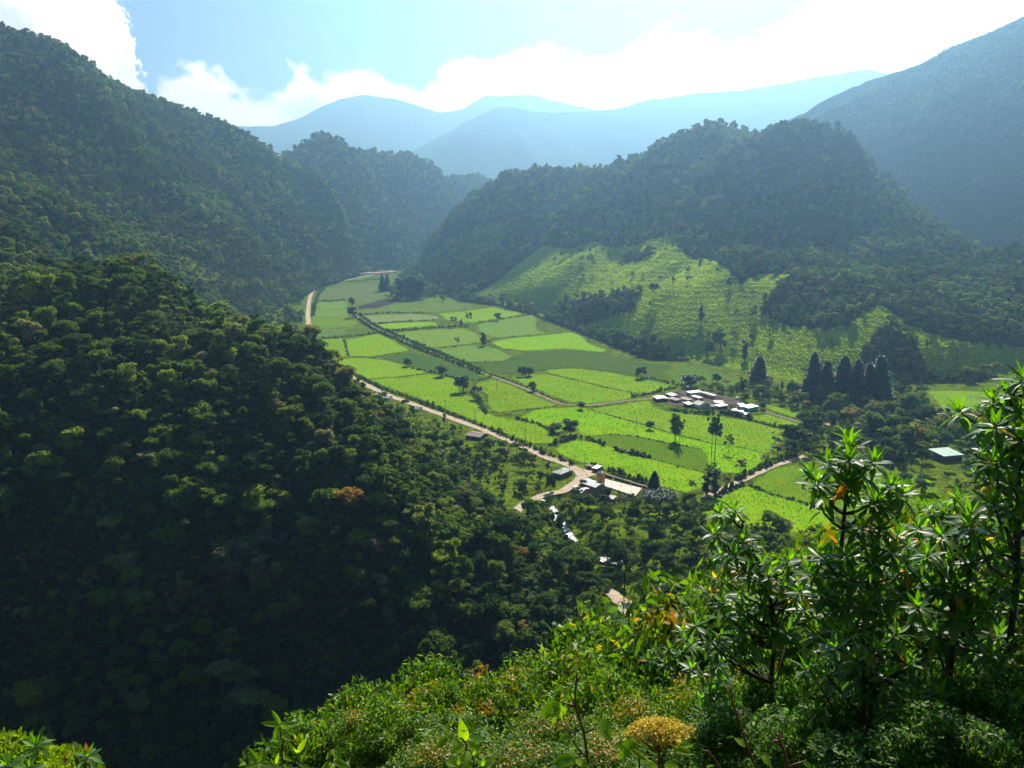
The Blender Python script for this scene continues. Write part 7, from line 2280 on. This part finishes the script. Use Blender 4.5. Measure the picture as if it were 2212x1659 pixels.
v, f = leaf_quads(pts_, gq.normal(size=(kq, 3)) + np.array([0, 0, 0.8]), np.full(kq, 0.0085), gq, 1.1)
fpo = np.array(fp.location)
o = link('flower_head', mesh_np('flower_head', v + (c0 - fpo), f, [M_FLOWER]), fp)
mb = MB()
for i in range(40):
    p_ = pts_[i * 60]
    b_ = c0 + np.array([0, 0, -0.10]) - fpo
    mb.tube([tuple(b_), tuple(c0 + p_ * np.array([.6, .6, 0.3]) + np.array([0, 0, -0.045]) - fpo), tuple(c0 + p_ - fpo)], [0.003, 0.002, 0.0012], 4)
mb.build('flower_stalks', M_REDTWIG, fp)


def e1(x_, y_):
    return 1371.5 + x_ / 5.04, 1371.5 + y_ / 5.04


leafy_plant('hairy_stem', 'leaning hairy brown stem with a curled shoot right of the flower head',
            [([e1(1330, 1480) + (2.8,), e1(1240, 1260) + (2.8,), e1(1180, 1090) + (2.8,), e1(1110, 880) + (2.8,), e1(1060, 720) + (2.8,), e1(1035, 590) + (2.8,), e1(1005, 565) + (2.8,)], 0.005, M_REDTWIG), ([e1(1112, 870) + (2.8,), e1(1140, 845) + (2.8,), e1(1165, 862) + (2.8,)], 0.003, M_REDTWIG)],
            [lf(e1, 1220, 1215, 1090, 1110, 2.8, 0.02, 'o'), lf(e1, 1080, 1110, 990, 1120, 2.8, 0.0, 'q'), lf(e1, 1385, 1310, 1495, 1430, 2.75, -0.04, 'o'), lf(e1, 1385, 1310, 1320, 1360, 2.75, -0.02, 'q'), lf(e1, 1380, 1300, 1500, 1330, 2.75, 0.02, 'q')])
leafy_plant('hairy_stem', 'thick hairy stem with a crook shaped leaf at its top',
            [([e1(1660, 1480) + (2.7,), e1(1640, 1330) + (2.7,), e1(1600, 1200) + (2.7,), e1(1555, 1080) + (2.7,)], 0.007, M_REDTWIG), ([e1(1590, 1165) + (2.7,), e1(1530, 1150) + (2.7,), e1(1490, 1170) + (2.7,), e1(1485, 1200) + (2.7,)], 0.004, M_REDTWIG), ([e1(1665, 1445) + (2.7,), e1(1740, 1410) + (2.7,), e1(1830, 1380) + (2.7,)], 0.004, M_REDTWIG)],
            [lf(e1, 1485, 1200, 1560, 1260, 2.7, -0.02, 'q'), lf(e1, 1830, 1380, 1935, 1450, 2.7, -0.02, 'o')])
leafy_plant('hairy_stem', 'low arching hairy stem left of the thick one', [([e1(950, 1480) + (2.8,), e1(880, 1370) + (2.8,), e1(800, 1265) + (2.8,), e1(730, 1262) + (2.8,)], 0.004, M_REDTWIG)], [lf(e1, 860, 1420, 780, 1445, 2.8, 0.0, 'q')])


# whorled plants on the mossy bank at the bottom left
def bank_plant(label, px, py, y_, stem_px, length, seed):
    g_ = random.Random(seed)
    p_ = Vector(at_depth(px, py, y_))
    gz_ = float(ground(p_.x, y_))
    t_ = empty('bank_plant', (p_.x, y_, gz_), 0, label, 'plant', 'whorled plants on the mossy bank')
    tp = p_ - Vector((p_.x, y_, gz_))
    MB().tube([(0.0, 0, -0.1), (0.01, 0, tp.z * 0.5), tp], [0.012, 0.010, 0.007], 6).build('stem', M_REDTWIG, t_, smooth=True)
    for m_, kd in rosette(tp, (g_.uniform(-.15, .15), -0.25, 1), 15, length, g_):
        link('leaf', LEAVES[kd][2], t_, matrix=m_)


bank_plant('whorled plant on a stem at the left of the mossy bank', 76, 1608, 8.2, 40, 0.20, 1)
bank_plant('whorled plant at the right end of the mossy bank', 189, 1632, 8.6, 20, 0.19, 2)
bank_plant('whorled plant low in the bottom left corner', 14, 1650, 7.8, 20, 0.21, 3)
bank_plant('small whorled plant at the bottom edge of the mossy bank', 62, 1658, 7.6, 20, 0.16, 4)
for i, (px, py, y_, wp, lab) in enumerate([(160, 1640, 8.8, 44, 'orange leaved tuft in the middle of the mossy bank'), (92, 1648, 8.4, 40, 'small yellow orange tuft left on the mossy bank'), (205, 1646, 8.9, 30, 'straw coloured tuft at the tip of the mossy bank')]):
    k_ = SB['orange'][i % 2]
    q_ = at_depth(px, py, y_)
    gz_ = float(ground(q_[0], y_))
    t_ = empty('bank_tuft', (q_[0], y_, gz_), i, lab, 'plant', 'orange tufts on the mossy bank')
    s_ = px_size(wp, y_) / 3
    t_.scale = (s_, s_, s_ * 1.1)
    link('foliage', k_.leaf, t_)
    link('stem', k_.stem, t_)

# moss and grass on the bank
x, y = jitter_grid(-9.0, -4.2, 6.0, 9.6, 0.075, g)
z = ground(x, y)
ok = (z > 157.6)
x, y, z = x[ok], y[ok], z[ok]
k = len(x)
s = g.uniform(0.05, 0.11, k)
mt = []
M_MOSS = leaf_mat('bank_moss', [(0.0, (0.13, 0.22, 0.010)), (0.6, (0.20, 0.32, 0.010)), (0.9, (0.26, 0.36, 0.014)), (1.0, (0.20, 0.14, 0.03))], 0.5, gloss_mix=False, tint=(1.3, 1.3, 0.5))
for s_ in range(4):
    v, f = tuft_mesh(s_ + 20, 12)
    mt.append(mesh_np('moss_tuft', v, f, [M_MOSS]))
scatter('bank_moss', 'bright moss and short grass on the bank in the bottom left corner', np.stack([x, y, z - 0.01], -1), np.stack([np.zeros(k), np.zeros(k), g.uniform(0, 6.283, k)], -1), np.stack([s, s, s * 0.8], -1), g.integers(0, 4, k), proto_collection('bank_moss_kinds', mt))
